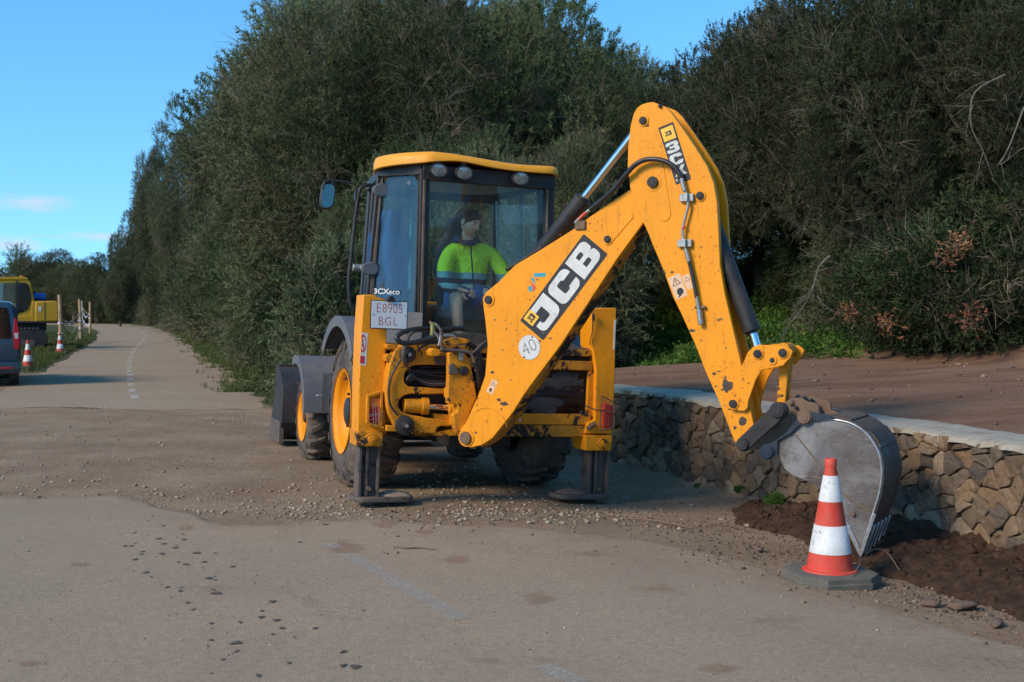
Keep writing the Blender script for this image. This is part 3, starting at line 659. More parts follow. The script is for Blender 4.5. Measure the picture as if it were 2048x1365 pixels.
def make_trunk(seed, centres, zc, r0, h0):
    """tapered trunk from the ground with a limb towards each lobe of the crown"""
    r = random.Random(seed); mb = MB(); top = Vector((r.uniform(-.2, .2), r.uniform(-.2, .2), zc*.55))
    mb.tube([(0, 0, -.4), (r.uniform(-.1, .1), r.uniform(-.1, .1), zc*.2), top], [r0*1.25, r0, r0*.75], 9, sub=4)
    for c in centres:
        e = Vector((c[0], c[1], c[2]+zc)); a = top*r.uniform(.55, 1); m_ = a.lerp(e, .5)+Vector((r.uniform(-.3, .3), r.uniform(-.3, .3), r.uniform(-.1, .4)))
        mb.tube([a, m_, e], [r0*.42, r0*.26, r0*.07], 6, sub=4)
        for q in range(3):
            f = a.lerp(m_, .6+.4*r.random()).lerp(e, .4); g2 = e+Vector((r.uniform(-1, 1), r.uniform(-1, 1), r.uniform(-.6, .8)))*.8
            mb.tube([f, f.lerp(g2, .5)+Vector((0, 0, r.uniform(-.1, .2))), g2], [r0*.14, r0*.09, .012], 5, sub=3)
    o = mb.obj('trunk', M_BARK, smooth=60); me = o.data; bpy.data.objects.remove(o); return me
PROTO = []
for i, (sd, rx, ry, rz, nl, ns, K) in enumerate(((3, 3.3, 3.0, 3.9, 52, 6400, 42), (4, 3.6, 3.2, 3.7, 56, 6700, 42), (5, 3.0, 2.8, 4.3, 48, 6200, 42), (6, 3.8, 3.3, 3.4, 58, 6900, 42))):
    me, cc, rad = make_crown('crown', sd, rx, ry, rz, nl, ns, K, .082, .019, M_OLIVE, L=.42, wild=.38, barefr=(.06, .10, .05, .07)[i], low=-.8)
    zc = rz*1.02; tr = make_trunk(sd, cc[:14], zc, .20, 0); PROTO.append((me, tr, zc, rz))
TALL = []
for i, sd in enumerate((51, 52)):
    me, cc, rad = make_crown('crown', sd, 1.9, 1.8, 4.1, 64, 10500, 34, .058, .015, M_OLIVE, L=.30, wild=.38, barefr=.08, low=-.9); zc = 4.1*1.0; TALL.append((me, make_trunk(sd, cc[:12], zc, .14, 0), zc, 4.1))
DK = []
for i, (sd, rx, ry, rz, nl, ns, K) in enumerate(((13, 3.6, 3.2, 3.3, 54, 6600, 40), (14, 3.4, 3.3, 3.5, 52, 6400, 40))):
    me, cc, rad = make_crown('crown', sd, rx, ry, rz, nl, ns, K, .082, .019, M_OLIVE_SHADED, L=.42, wild=.38, barefr=.05, low=-.30); zc = rz*1.15; DK.append((me, make_trunk(sd, cc[:14], zc, .20, 0), zc, rz))
def tree(x, y, top, lb, rot=0, k=0, sx=1., group=None):
    """an olive whose crown top stands at height `top`"""
    me, tr, zc, rz = PROTO[k]
    if -.325 < x/y < -.156: me, tr, zc, rz = TALL[k % 2]
    if x/y > .12: me, tr, zc, rz = DK[k % 2]  # right-hand wood: crowns with the shade painted into their leaves
    g = hz(x, y); s = (top-g)/(zc+rz*1.05)
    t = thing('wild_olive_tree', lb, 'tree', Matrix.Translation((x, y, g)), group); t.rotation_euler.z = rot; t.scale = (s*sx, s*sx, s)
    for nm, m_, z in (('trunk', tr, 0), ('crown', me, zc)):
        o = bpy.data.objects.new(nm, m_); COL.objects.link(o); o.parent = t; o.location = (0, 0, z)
    return t
def at(u, Y): return (u-CX)/F*Y
def topz(v, Y): return HC+(620-v)/F*Y
T_ = [  # u, Y, v of the crown's top, prototype, width factor, label
 (268,84,400,1,46,'small rounded tree jutting from the hedge beside the sky before the far bend'),
 (318,104,485,0,70,'distant low tree past the jutting rounded one, over the road bend'),
 (375,62,185,0,72,'tall tree on the shoulder of the hedge where its outline meets the open sky'),
 (312,74,235,2,58,'tree between the jutting rounded one and the tall shoulder of the hedge'),
 (500,47,75,3,82,'tree whose slanting left outline rises to the top of the picture'),
 (440,52,155,1,76,'tree filling the step in the hedge outline below the tallest left crown'),
 (600,37,-60,2,165,'tallest hedge tree at the top of the picture, left of the cab'),
 (545,42,300,2,140,'lower bushy tree of the hedge hanging over the road verge'),
 (700,31,-50,0,.92,'olive with twiggy brown sprays standing above the cab mirror'),
 (642,33,250,3,.85,'low spreading olive right behind the loader bucket end of the machine'),
 (820,29,-40,1,.92,'olive with sky gaps in its top, above the left half of the cab'),
 (1005,30,-40,3,.85,'wispy olive above the right half of the cab roof with sky through its crown'),
 (760,25.5,240,2,.95,'lower olive right behind the cab, its foliage seen around the roof'),
 (950,25.5,215,0,.9,'dense low olive directly behind the cab rear window'),
 (1120,30,150,2,.75,'olive between the cab roof and the raised elbow of the digging arm'),
 (1250,35,100,1,.85,'rounded distant tree under the patch of blue sky right of centre'),
 (1345,38,90,0,.85,'farther tree closing the notch of sky above the arm elbow'),
 (1150,24,260,1,.75,'brownish twiggy olive behind the chrome rod of the boom'),
 (1515,26,-15,3,.75,'shaded olive whose top edges the right side of the sky notch'),
 (1400,25,110,2,.75,'olive right behind the elbow of the digging arm'),
 (1680,22,-60,0,.9,'olive of the dark wood above the track, straight over the bucket'),
 (1850,20,-80,1,.95,'big olive of the dark wood, second from the right edge'),
 (2070,18.5,-120,3,.95,'nearest olive at the right edge, reaching out of the picture'),
 (1740,19.8,10,2,.7,'lower olive overhanging the shaded track above the bucket'),
 (1950,27,-150,2,1.1,'rear olive of the dark wood at the upper right'),
 (1600,30,40,1,.8,'rear olive deep in the dark wood right of the sky notch'),
 (640,40,-90,1,1.0,'rear olive filling the top of the wood above the cab mirror'),
 (740,38,-90,3,1.0,'rear olive high above the left edge of the cab'),
 (930,38,-100,2,1.0,'rear olive with open top above the middle of the cab roof'),
 (545,52,0,2,95,'rear olive just right of the slanting hedge outline at the top'),
 (985,40,-60,3,.85,'rear olive at the top of the picture left of the sky notch'),
 (1250,30,330,3,1.0,'low rear olive glimpsed between boom and dipper'),
 (110,150,500,1,1.25,'far round tree past the bend, leftmost before the yellow digger cab'),
 (150,146,514,3,1.2,'far tree past the bend with a flat top, beside the leftmost one'),
 (195,140,498,0,1.2,'far tree behind the four wooden posts'),
 (240,118,500,2,1.1,'far tree where the distant hedge drops down to the bend'),
 (60,152,535,2,1.3,'low far tree at the left end of the distant hedge')]
for i, (u, Y_, v, k, sx, lb) in enumerate(T_):
    if u < 640 and u > 240:
        while sdist(at(u, Y_), Y_) < 2.6 and Y_ < 150: Y_ += 1
        s_ = (topz(v, Y_)-hz(at(u, Y_), Y_))/(4.1+4.1*1.05); sx = sx/F*Y_/(1.75*s_)
    tree(at(u, Y_), Y_, topz(v, Y_), lb, rot=i*1.7, k=k, sx=sx)
# shrubs of the hedge foot, the track bank and the wood edge
SH = [make_crown('crown', 20+i, 1.0, .95, .85, 22, 1500, 20, .050, .024, M_MASTIC, L=.26, barefr=.05, low=-.5, wild=.7)[0] for i in range(2)]
SHO = [make_crown('crown', 24, 1.1, 1.0, 1.1, 20, 1500, 22, .07, .016, M_OLIVE, L=.38, barefr=.06, low=-.5, wild=.7)[0]]
SHW = [make_crown('crown', 30+i, .6, .5, .30, 16, 700, 12, .055, .036, M_WEED, L=.16, barefr=0, low=-.5, wild=.8)[0] for i in range(2)]
def shrub(x, y, s, sz, me, name, lb, cat, group, rot, lift=.5, stem=True):
    g = hz(x, y); t = thing(name, lb, cat, Matrix.Translation((x, y, g)), group); t.rotation_euler.z = rot; t.scale = (s, s, sz)
    o = bpy.data.objects.new('foliage', me); COL.objects.link(o); o.parent = t; o.location = (0, 0, lift)
    if stem:
        o = bpy.data.objects.new('stem', STEM); COL.objects.link(o); o.parent = t
mb = MB()
for k in range(7):
    a = k*.9; mb.tube([(0, 0, -.1), (.2*cos(a), .2*sin(a), .3), (.6*cos(a), .6*sin(a), .8)], [.03, .02, .006], 5, sub=3)
o = mb.obj('stem', M_BARK); STEM = o.data; bpy.data.objects.remove(o)
r = random.Random(4); fr = [p for p in catmull([(WL[i][0], WL[i][1]) for i in range(8, 16)], 30)]
n_ = 0
Ycur = [(p.x, p.y) for p in fr]
for row in range(3):
    s = 0.; i = 0
    while i < len(Ycur)-1:
        (x, y), (x2, y2) = Ycur[i], Ycur[i+1]; L_ = hypot(x2-x, y2-y)
        s += L_; step = (1.0+row*.3)*(1 if y < 55 else 1.5)
        if s >= step:
            s = 0; nx, ny = -(y2-y)/L_, (x2-x)/L_; off = -(.95*(1 if y < 55 else 1.7)+row*1.25+r.uniform(-.25, .25)); xx = x+nx*off; yy = y+ny*off
            sc = r.uniform(.9, 1.35)*(1+row*.35)*(1 if y < 55 else 1.9); kk = r.random()
            shrub(xx, yy, sc, sc*r.uniform(.9, 1.3), SHO[0] if kk < .35+row*.15 else SH[n_ % 2], 'shrub', 'dark green shrub of the thick hedge lining the right side of the road', 'shrub', 'hedge shrubs along the road', r.random()*6, .75); n_ += 1
        i += 1
# behind the machine and along the right-hand track
grp = 'evergreen shrubs along the edge of the wood'
for i in range(74):
    u = 1180+i*13.0 if i < 70 else r.uniform(1500, 2100); y = float(np.interp(u, [1180, 1350, 1500, 1620, 1800, 2080], [30, 29, 27, 22.5, 17.2, 15.0]))+r.uniform(-.3, 3.0)+(2.2 if i % 3 == 0 else 0); x = at(u, y)
    sc = r.uniform(.6, 1.05)*(1.3 if u > 1600 else .7); kk = r.random()
    shrub(x, y, sc, sc*r.uniform(.8, 1.3), SHO[0] if kk < .06 else SH[i % 2], 'shrub', 'dark evergreen shrub on the bank between the dirt track and the wood', 'shrub', grp, r.random()*6, .6)
for i in range(30):
    u = r.uniform(640, 1180); y = r.uniform(21, 25); sc = r.uniform(.9, 1.5)
    shrub(at(u, y), y, sc, sc*1.2, SH[i % 2] if i % 3 else SHO[0], 'shrub', 'shrub in the thicket right behind the machine', 'shrub', 'thicket shrubs behind the machine', r.random()*6, .7)
# weeds: one sheet of ground cover along the track bank, with yellow flowers; grass on the verges
def cover(name, P, S, leafm, r, K=10, ll=.05, lw=.03, L=.14, up=.8, lbl=None):
    n = len(P); d = unit(r.normal(size=(n, 3))*.7+np.array([0, 0, up])); d[:, 2] = np.abs(d[:, 2])
    V, Fq, T, Mi = sprays(P, d, L*S, K, ll, lw, r, r.random(n), twig=.002, spread=.9)
    o = meshobj(name, V, Fq, None, None, None, mats=[leafm, leafm], fm=Mi, attr=T); tag(o, kind='stuff'); return o
r = np.random.default_rng(77)
n = 60000; xx = r.uniform(-2, 13, n); yy = r.uniform(12, 30, n); dd = sdist(xx, yy); u = CX+xx/yy*F
bank = np.interp(u, [1000, 1230, 1350, 1450, 1560, 1750, 2048], [5.3, 5.2, 4.1, 4.0, 4.4, 5.6, 6.9]); k = (dd > bank+vn(xx, yy, .8)*.7) & (dd < bank+7) & (r.random(n) < np.where(u < 1700, 1, .7)) & (vn(xx, yy, 1.7) > -.75)
xx = xx[k]; yy = yy[k]; hump = np.clip(vn(xx, yy, .8)+.5, 0, 1)*.55
P = np.stack([xx, yy, height(xx, yy)+r.random(len(xx))*hump], -1); cover('weeds', P, r.uniform(.6, 1.6, len(P)), M_WEED, r)
fk = r.permutation(len(P))[:90]; fk = fk[(CX+xx[fk]/yy[fk]*F > 1500) & (CX+xx[fk]/yy[fk]*F < 1700)]
V, Fc, tn = scatter_rocks(P[fk]+np.array([0, 0, .2]), np.full(len(fk), .022), .7, seed=3); o = meshobj('yellow_flowers', V, Fc, simple('yellow_petal', (.75,.65,.03), .6)); tag(o, kind='stuff')
def grass(name, X_, Y_, S, seed, mat):
    r = np.random.default_rng(seed); n = len(X_); P = np.stack([X_, Y_, height(X_, Y_)-.01], -1)[:, None]+np.concatenate([r.normal(size=(n, 9, 2))*.045, np.zeros((n, 9, 1))], -1)
    P = P.reshape(-1, 3); n = len(P); h = np.repeat(S, 9)*r.uniform(.4, 1.2, n); d = unit(np.concatenate([r.normal(size=(n, 2))*.42, np.ones((n, 1))], -1)); s = unit(np.cross(d, r.normal(size=(n, 3))))*(.006+.0012*Y_.repeat(9)[:, None]/10)
    V = np.stack([P-s, P+s, P+d*h[:, None]+s*.3, P+d*h[:, None]-s*.3+np.array([0, 0, -.01])], 1).reshape(-1, 3)
    o = meshobj(name, V, np.arange(len(V)).reshape(-1, 4), mat, None, None, attr=np.repeat(r.random(n//9), 9)); tag(o, kind='stuff')
M_GRASS = m_leaf('grass_blade', (.040,.065,.016), (.075,.100,.030), (.17,.15,.075))
n = 22000; s = r.random(n)**1.4*150; base = np.array([[p[0], p[1]] for p in Ycur]); sl_ = np.concatenate([[0], np.cumsum(np.hypot(*np.diff(base, axis=0).T))])
bx = np.interp(s, sl_, base[:, 0]); by = np.interp(s, sl_, base[:, 1]); off = r.normal(size=n)*.38; tx = np.interp(s+.5, sl_, base[:, 0])-bx; ty = np.interp(s+.5, sl_, base[:, 1])-by; tl = np.hypot(tx, ty)+1e-6
gx = bx-ty/tl*(off+.15); gy = by+tx/tl*(off+.15); k = vn(gx, gy, .9) > -.35; grass('verge_grass', gx[k], gy[k], np.full(k.sum(), .13), 5, M_GRASS)
# grass island between the road and the parked digger
poly = [G(u, v) for u, v in ((60,746),(75,742),(100,728),(125,712),(150,699),(175,688),(188,678),(186,672),(150,668),(90,668),(40,672),(0,700),(20,735))]
px_ = np.array([p.x for p in poly]); py_ = np.array([p.y for p in poly])
def inpoly(x, y):
    c = np.zeros(x.shape, bool); j = len(px_)-1
    for i in range(len(px_)):
        m_ = ((py_[i] > y) != (py_[j] > y)) & (x < (px_[j]-px_[i])*(y-py_[i])/(py_[j]-py_[i]+1e-9)+px_[i]); c ^= m_; j = i
    return c
n = 60000; gx = r.uniform(px_.min(), px_.max(), n); gy = r.uniform(py_.min(), py_.max(), n); k = inpoly(gx, gy) & (vn(gx, gy, .35) > -.5); k &= r.random(n) < .5
grass('roadside_grass', gx[k], gy[k], np.full(k.sum(), .20), 6, M_GRASS)
# plants at the wall foot
for i, (u, v, sc) in enumerate(((1550,1008,.28),(1478,985,.15),(1848,1080,.10),(1395,978,.10))):
    p = G(u, v, -.09); sc *= .6; t = thing('wall_foot_plant', ('bushy green plant at the wall foot left of the cone', 'small green plant at the wall foot below the tip of the arm', 'tiny green plant growing from the lowest wall stones right of the bucket', 'tiny green tuft at the wall foot nearest the right outrigger')[i], 'plant', Matrix.Translation((p.x, p.y, -.1)))
    o = bpy.data.objects.new('foliage', SHW[i % 2]); COL.objects.link(o); o.parent = t; o.location = (0, 0, .04); o.scale = (sc, sc, sc*1.2)
# red-brown withered sprigs among the shrubs
rr = np.random.default_rng(12)
for i, (u, v, Y_, lb) in enumerate(((1915,490,15.6,'rust-red withered sprig highest in the shrubs under the wood'), (1885,520,15.7,'small pale orange sprig just under the highest rust-red one'), (1940,640,15.0,'large rust-red sprig at the foot of the shrubs near the right edge'), (1780,650,16.2,'rust-red sprig low on the bank in the middle of the shrubs'), (1700,630,17,'leftmost rust-red sprig on the bank'), (530,695,33,'rust-red sprig on the hedge foot beside the loader bucket'))):
    p = atY(u, v, Y_); n = 30 if i != 1 else 16; V, Fq, T, Mi = sprays(rr.normal(size=(n, 3))*np.array([.08, .08, .07]), unit(rr.normal(size=(n, 3))+np.array([0, 0, .8])), np.full(n, .16), 8, .045, .022, rr, rr.random(n), twig=.003)
    o = meshobj('withered_sprig', V, Fq, None, None, None, mats=[M_RED, M_TWIG], fm=Mi, attr=T); o.location = p; tag(o, lb, 'sprig')
# bare branches
def branch(px, Y_, rad, lb, side=5, sd=1, dy=0):
    rg = random.Random(sd); P = [atY(u, v, Y_+dy*i) for i, (u, v) in enumerate(px)]; a = P[0].copy(); mb = MB(); P = [p-a for p in P]
    mb.tube(P, [rad*(1-.75*i/(len(P)-1)) for i in range(len(P))], 7, sub=4)
    for k in range(side):
        i = rg.randrange(1, len(P)); s = P[i-1].lerp(P[i], rg.random()); d = (P[i]-P[i-1]).normalized(); L_ = rg.uniform(.5, 1.1)*(P[-1]-P[0]).length*.45
        e = s+(d+Vector((rg.uniform(-.8, .8), rg.uniform(-.5, .5), rg.uniform(-.9, .2)))).normalized()*L_
        m_ = s.lerp(e, .5)+Vector((0, 0, .12*L_)); mb.tube([s, m_, e], [rad*.45, rad*.3, rad*.1], 6, sub=4)
        for q in range(2): f = m_.lerp(e, rg.random()); mb.tube([f, f+Vector((rg.uniform(-.3, .3), rg.uniform(-.2, .2), rg.uniform(-.4, .1)))*L_], [rad*.2, rad*.06], 5)
    o = mb.obj('dead_branch', simple('dead_wood', (.12,.10,.075), .9, var=.3, scale=9)); o.location = a; tag(o, lb, 'branch')
branch([(1660,512),(1638,535),(1628,570),(1615,600),(1590,640)], 16.0, .015, 'forked dead branch hanging over the green weeds right of the arm', 9, 3)
branch([(1635,592),(1650,612),(1680,630)], 15.9, .012, 'short dead twig curving down to the weeds beside the forked branch', 1, 4)
branch([(2010,150),(1950,185),(1942,250),(1965,300),(1985,352)], 14.6, .013, 'long crooked bare branch dangling at the upper right', 3, 8)
branch([(2048,215),(2020,290),(2000,330),(2040,300)], 14.2, .011, 'thin brown bare branch at the right edge of the picture', 4, 9)
branch([(500,352),(470,362),(440,380),(420,410)], 34, .05, 'pale bare limb poking out low in the hedge crown above the road', 7, 12)
# slender pale saplings on the grassy slope seen under the boom
for i, (u, v0, v1, w) in enumerate(((1268,490,566,.018),(1277,492,568,.020),(1283,500,560,.012))):
    Y_ = 27.0; a = atY(u, v1+8, Y_); b = atY(u+(2 if i else 4), v0-60, Y_); mb = MB(); mb.tube([Vector((0, 0, 0)), (b-a)*.5+Vector((.03, 0, 0)), b-a], [w, w*.9, w*.6], 7, sub=4)
    o = mb.obj('sapling_stem', simple('pale_bark', (.42,.38,.32), .85)); o.location = a; tag(o, ('left one of the thin white stems seen between boom and dipper', 'middle and thickest of the thin white stems seen between boom and dipper', 'right and thinnest of the white stems seen between boom and dipper')[i], 'sapling')
# ------------------------------------------------------------------ the backhoe loader
MR = Matrix.Translation((-.19, 10.76, -.048)) @ Matrix.Rotation(R(20), 4, 'Z') @ Matrix.Rotation(R(2.4), 4, 'Y')
MRi = MR.inverted()
BF = Matrix(((cos(R(30)), sin(R(30)), 0, -.367), (-sin(R(30)), cos(R(30)), 0, 10.1), (0, 0, 1, 0), (0, 0, 0, 1)))   # plane of the digging arm: (along, thickness, up)
BFi = BF.inverted(); FB = MRi @ BF
def on(Fi, u, v, y):
    o = Fi@CAM; d = Fi.to_3x3()@ray(u, v); t = (y-o.y)/d.y; return o+d*t
def m2(px, y): return [(p.x, p.z) for p in (on(MRi, u, v, y) for u, v in px)]
def m3(px, y): return [on(MRi, u, v, y if not hasattr(y, '__len__') else y[i]) for i, (u, v) in enumerate(px)]
def b2(px, t): return [(p.x, p.z) for p in (on(BFi, u, v, t) for u, v in px)]
def b3(px, t): return [on(BFi, u, v, t if not hasattr(t, '__len__') else t[i]) for i, (u, v) in enumerate(px)]
def rnd_poly(P, cut=.18, it=1):
    for _ in range(it):
        Q = []
        for i in range(len(P)):
            a = P[i-1]; b = P[i]; c = P[(i+1) % len(P)]
            for q in (a, c):
                L_ = max(hypot(q[0]-b[0], q[1]-b[1]), 1e-6); f = min(cut, .02/L_ if cut < .3 else cut); Q.append((b[0]+(q[0]-b[0])*f, b[1]+(q[1]-b[1])*f))
        P = Q
    return P
YEL = dusty('yellow_paint', (.82,.288,.003), (.50,.19,.02), amt=.32, rough=.46, scale=4, chips=6.5, chipc=(.06,.032,.018), chipthr=.685, streak=True)
YEL3 = dusty('greasy_yellow_paint', (.60,.24,.010), (.10,.055,.02), amt=.8, rough=.5, scale=5, chips=4, chipc=(.022,.017,.015), chipthr=.50, streak=True)
YEL2 = dusty('worn_yellow_paint', (.76,.27,.004), (.17,.075,.018), amt=.62, rough=.5, scale=5, chips=7, chipc=(.03,.022,.018), chipthr=.575, streak=True)
YROOF = dusty('roof_yellow', (.82,.32,.008), (.62,.33,.12), amt=.40, rough=.35, scale=2)
BLK = dusty('black_paint', (.018,.018,.020), (.14,.105,.08), amt=.30, rough=.4, scale=5)
PST = dusty('dusty_black_trim', (.028,.026,.026), (.19,.135,.10), amt=.75, rough=.6, scale=4)
BRN = dusty('muddy_rubber', (.085,.060,.045), (.22,.155,.115), amt=.7, rough=.7, scale=9)
GRY = dusty('grey_plastic', (.085,.095,.115), (.25,.20,.16), amt=.45, rough=.55, scale=4)
STL = dusty('worn_steel', (.085,.072,.066), (.19,.135,.10), amt=.8, rough=.55, scale=6, metal=.2, chips=5, chipc=(.05,.04,.035), chipthr=.60)
DRK = dusty('dark_greasy_steel', (.018,.018,.022), (.10,.075,.055), amt=.4, rough=.5, scale=9, chips=9, chipc=(.10,.06,.04))
BLU = dusty('dark_blue_steel', (.012,.024,.042), (.07,.065,.065), amt=.35, rough=.45, scale=8)
RST = dusty('rusty_steel', (.14,.085,.055), (.23,.15,.10), amt=.8, rough=.8, scale=12, chips=8, chipc=(.05,.035,.03))
SHOV = dusty('bucket_steel', (.150,.138,.136), (.120,.080,.062), amt=.85, rough=.48, scale=2.4, metal=.3, chips=4, chipc=(.11,.075,.06), chipthr=.60)
def m_bucket():
    m = NT('scraped_bucket_steel'); g = m.noise
    c = m.mix(m.ramp(g(2.2, 5, .6), .38, .62), (.115,.104,.100), (.075,.048,.038)); c = m.mix(m.ramp(g(1.3, 4, .6, dist=.8), .46, .58, 0, .8), c, (.23,.225,.225)); c = m.mix(m.ramp(g(7, 7, .75), .50, .66, 0, .8), c, (.075,.050,.040))
    s1 = m.ramp(g(9, 7, .75, stretch=(1, 1, 6), dist=.7), .58, .68, 0, .65); c = m.mix(s1, c, (.36,.34,.33)); c = m.mix(m.ramp(g(26, 5, .8), .60, .68, 0, .6), c, (.26,.19,.15))
    c = m.mix(m.ramp(g(12, 6, .7, stretch=(1, 1, .35)), .60, .72, 0, .5), c, (.17,.085,.045))
    m.col(c); m.metal(m.ramp(s1, 0, .6, .15, .6)); m.rough(m.ramp(g(5, 5), .3, .7, .38, .7)); m.bump(g(22, 7, .75), .5, .008); return m.mat
SHOV = m_bucket()
MUDS = dusty('muddy_steel', (.085,.062,.050), (.15,.10,.072), amt=.8, rough=.75, scale=5, chips=4, chipc=(.16,.15,.145), chipthr=.60)
SHN = simple('bright_edge', (.42,.41,.40), .35, metal=.8, var=.25, scale=40)
CHR = simple('chrome', (.70,.70,.72), .12, metal=1.0, var=.05)
ZNC = simple('zinc', (.34,.33,.30), .4, metal=.7, var=.25, scale=40)
HOSE = simple('hose', (.016,.016,.018), .45, var=.4, scale=20)
HOSE2 = simple('muddy_hose', (.10,.078,.062), .7, var=.4, scale=20)
def m_tyre():
    m = NT('tyre_rubber'); g = m.noise; c = m.mix(m.ramp(g(5, 6, .7), .35, .68, 0, .85), (.042,.038,.036), (.155,.110,.078)); m.col(m.mix(m.ramp(g(20, 5, .7), .5, .7, 0, .5), c, (.20,.15,.11))); m.rough(.85); m.spec(.3); m.bump(g(30, 6, .7), .5, .01); return m.mat
TYRE = m_tyre()
WHT = dusty('white_sticker', (.62,.62,.60), (.34,.28,.22), amt=.5, rough=.5, scale=10, chips=9, chipc=(.20,.17,.14), chipthr=.70)
SBLK = dusty('black_sticker', (.020,.022,.028), (.07,.06,.055), amt=.4, rough=.45, scale=9)
REDL = simple('red_lens', (.50,.015,.02), .2, var=.2, scale=60); ORL = simple('orange_lens', (.70,.16,.02), .2, var=.2, scale=60)
def m_glass(name, tint, dirt=.10, refl=1.0, dc=(.30,.30,.27)):
    m = NT(name); t = m.n('ShaderNodeBsdfTransparent'); t.inputs[0].default_value = (*tint, 1); gl = m.n('ShaderNodeBsdfGlossy'); gl.inputs['Roughness'].default_value = .015
    fr = m.n('ShaderNodeLayerWeight'); fr.inputs[0].default_value = .5; a = m.n('ShaderNodeMixShader'); m.l(m.math('MULTIPLY', m.math('MULTIPLY_ADD', m.math('POWER', fr.outputs['Facing'], 5.), .93, .045), refl), a.inputs[0]); m.l(t.outputs[0], a.inputs[1]); m.l(gl.outputs[0], a.inputs[2])
    df = m.n('ShaderNodeBsdfDiffuse'); df.inputs[0].default_value = (*dc, 1); b = m.n('ShaderNodeMixShader')
    d1 = m.ramp(m.noise(5, 6, .7, stretch=(1, 1, .25)), .42, .75, dirt*.35, dirt); d2 = m.ramp(m.noise(70, 2, .5), .68, .72, 0, .25)
    m.l(m.math('MAXIMUM', d1, m.math('MULTIPLY', d2, m.ramp(m.noise(3, 2), .5, .6))), b.inputs[0]); m.l(a.outputs[0], b.inputs[1]); m.l(df.outputs[0], b.inputs[2]); m.l(b.outputs[0], m.out.inputs[0]); return m.mat
GLS = m_glass('cab_glass', (.90,.96,.95), .09, .55)
GLQ = m_glass('tinted_cab_glass', (.45,.72,.84), .12, 1.0, (.22,.33,.40))
root = thing('backhoe_loader', 'yellow backhoe loader with its digging arm swung out over the stone wall', 'backhoe loader', MR)
def P_(name, mb, mat, par=root, fr=None, **k):
    return mb.obj(name, mat, par, frame=fr, **k)
# -- digging arm: boom, dipper, rams, linkage, bucket (frame BF)
BOOM = [(918,872),(922,856),(930,848),(954,796),(963,772),(970,752),(975,690),(970,640),(966,610),(966,597),(971,586),(980,578),(995,566),(1031,530),(1086,497),(1145,460),(1174,438),(1215,409),(1262,378),(1300,350),(1330,370),(1310,420),(1287,446),(1233,520),(1169,618),(1122,690),(1072,757),(1048,790),(1026,825),(1004,853),(985,877),(964,891),(940,896),(926,890)]
mb = MB(); mb.prism(b2(BOOM, 0), 0, .175); boom = P_('boom', mb, YEL, fr=FB, bevel=.006, smooth=30)
mb = MB(); mb.prism(b2([(940,893),(964,889),(985,875),(1004,851),(1026,823),(1048,788),(1072,755),(1122,688),(1169,616),(1233,518),(1287,444),(1291,447),(1237,522),(1173,620),(1126,692),(1076,760),(1052,794),(1029,829),(1006,858),(986,881),(964,895),(941,899)], .02), .028, .150); P_('underside_channel', mb, YEL3, boom, fr=FB)
DIP = [(1306,204.5),(1296,205.5),(1284,209),(1274,216),(1267,228),(1261,252),(1256,295),(1255,332),(1260,376),(1270,405),(1281,434),(1295,464),(1325,537),(1346,595),(1360,623),(1391,691),(1412,746),(1440,808),(1468,882),(1476,890),(1487,885),(1508,852),(1483,731),(1463,645),(1450,590),(1440,530),(1437,460),(1434,405),(1427,365),(1414,332),(1390,294),(1364,256),(1341,224),(1328,213)]
mb = MB(); mb.prism(b2(DIP, -.04), -.04, .012); dip = P_('dipper', mb, YEL, fr=FB, bevel=.005, smooth=30)
mb = MB(); DIP2 = [(p[0]*.985+20.5, p[1]*.985+7.2) for p in DIP]; mb.prism(b2(DIP, -.04), .165, .20); mb.prism(b2([(1296,480),(1330,560),(1360,628),(1412,750),(1440,810),(1472,884),(1486,880),(1500,850),(1478,760),(1462,700),(1440,640),(1400,560),(1350,500)], -.04), .010, .168); P_('dipper_far_plate', mb, YEL, dip, fr=FB, bevel=.004, smooth=30)
# raised stiffener pads
def capsule(px0, px1, r0, r1, t, n=10):
    a, b = b2([px0, px1], t); an = atan2(b[1]-a[1], b[0]-a[0]); P = []
    for i in range(n+1): q = an+pi/2+pi*i/n; P.append((a[0]+cos(q)*r0, a[1]+sin(q)*r0))
    for i in range(n+1): q = an-pi/2+pi*i/n; P.append((b[0]+cos(q)*r1, b[1]+sin(q)*r1))
    return P
mb = MB(); mb.prism(capsule((1299,330), (1328,428), .115, .058, -.04), -.045, -.03); P_('stiffener_pad', mb, YEL, dip, fr=FB, bevel=.004)
mb = MB(); mb.prism(capsule((1216,480), (1262,432), .040, .026, 0), -.005, .01); P_('stiffener_pad', mb, YEL, boom, fr=FB, bevel=.004)
mb = MB(); c_ = b2([(1068, 758), (1145, 640), (975, 862)], 0); mb.prism([(c_[2][0]+.19*cos(a_), c_[2][1]+.19*sin(a_)-.0) for a_ in np.linspace(.2, 2.2, 12)]+[(c_[2][0]+.186*cos(a_), c_[2][1]+.186*sin(a_)) for a_ in np.linspace(2.2, .2, 12)], -.004, .002); P_('weld_seam', mb, YEL2, boom, fr=FB)
def pin(u, v, t, r, name='pin', par=boom, mat=DRK, ring=None, h=.02, ringmat=YEL):
    a, z = b2([(u, v)], t)[0]
    if ring:
        mb = MB(); mb.cyl((a, t-.008, z), (a, t+.004, z), ring, n=28); P_(name+'_boss', mb, ringmat, par, fr=FB, bevel=.003)
    mb = MB(); mb.cyl((a, t-h, z), (a, t+.02, z), r, n=24); mb.cyl((a, t-h-.004, z), (a, t-h+.001, z), r*.7, n=6); P_(name, mb, mat, par, fr=FB, bevel=.003)
pin(933, 876, 0, .052, mat=RST, ring=.075, h=.03); pin(978, 600, 0, .034, ring=.055); pin(1216, 479, 0, .028, ring=.044)
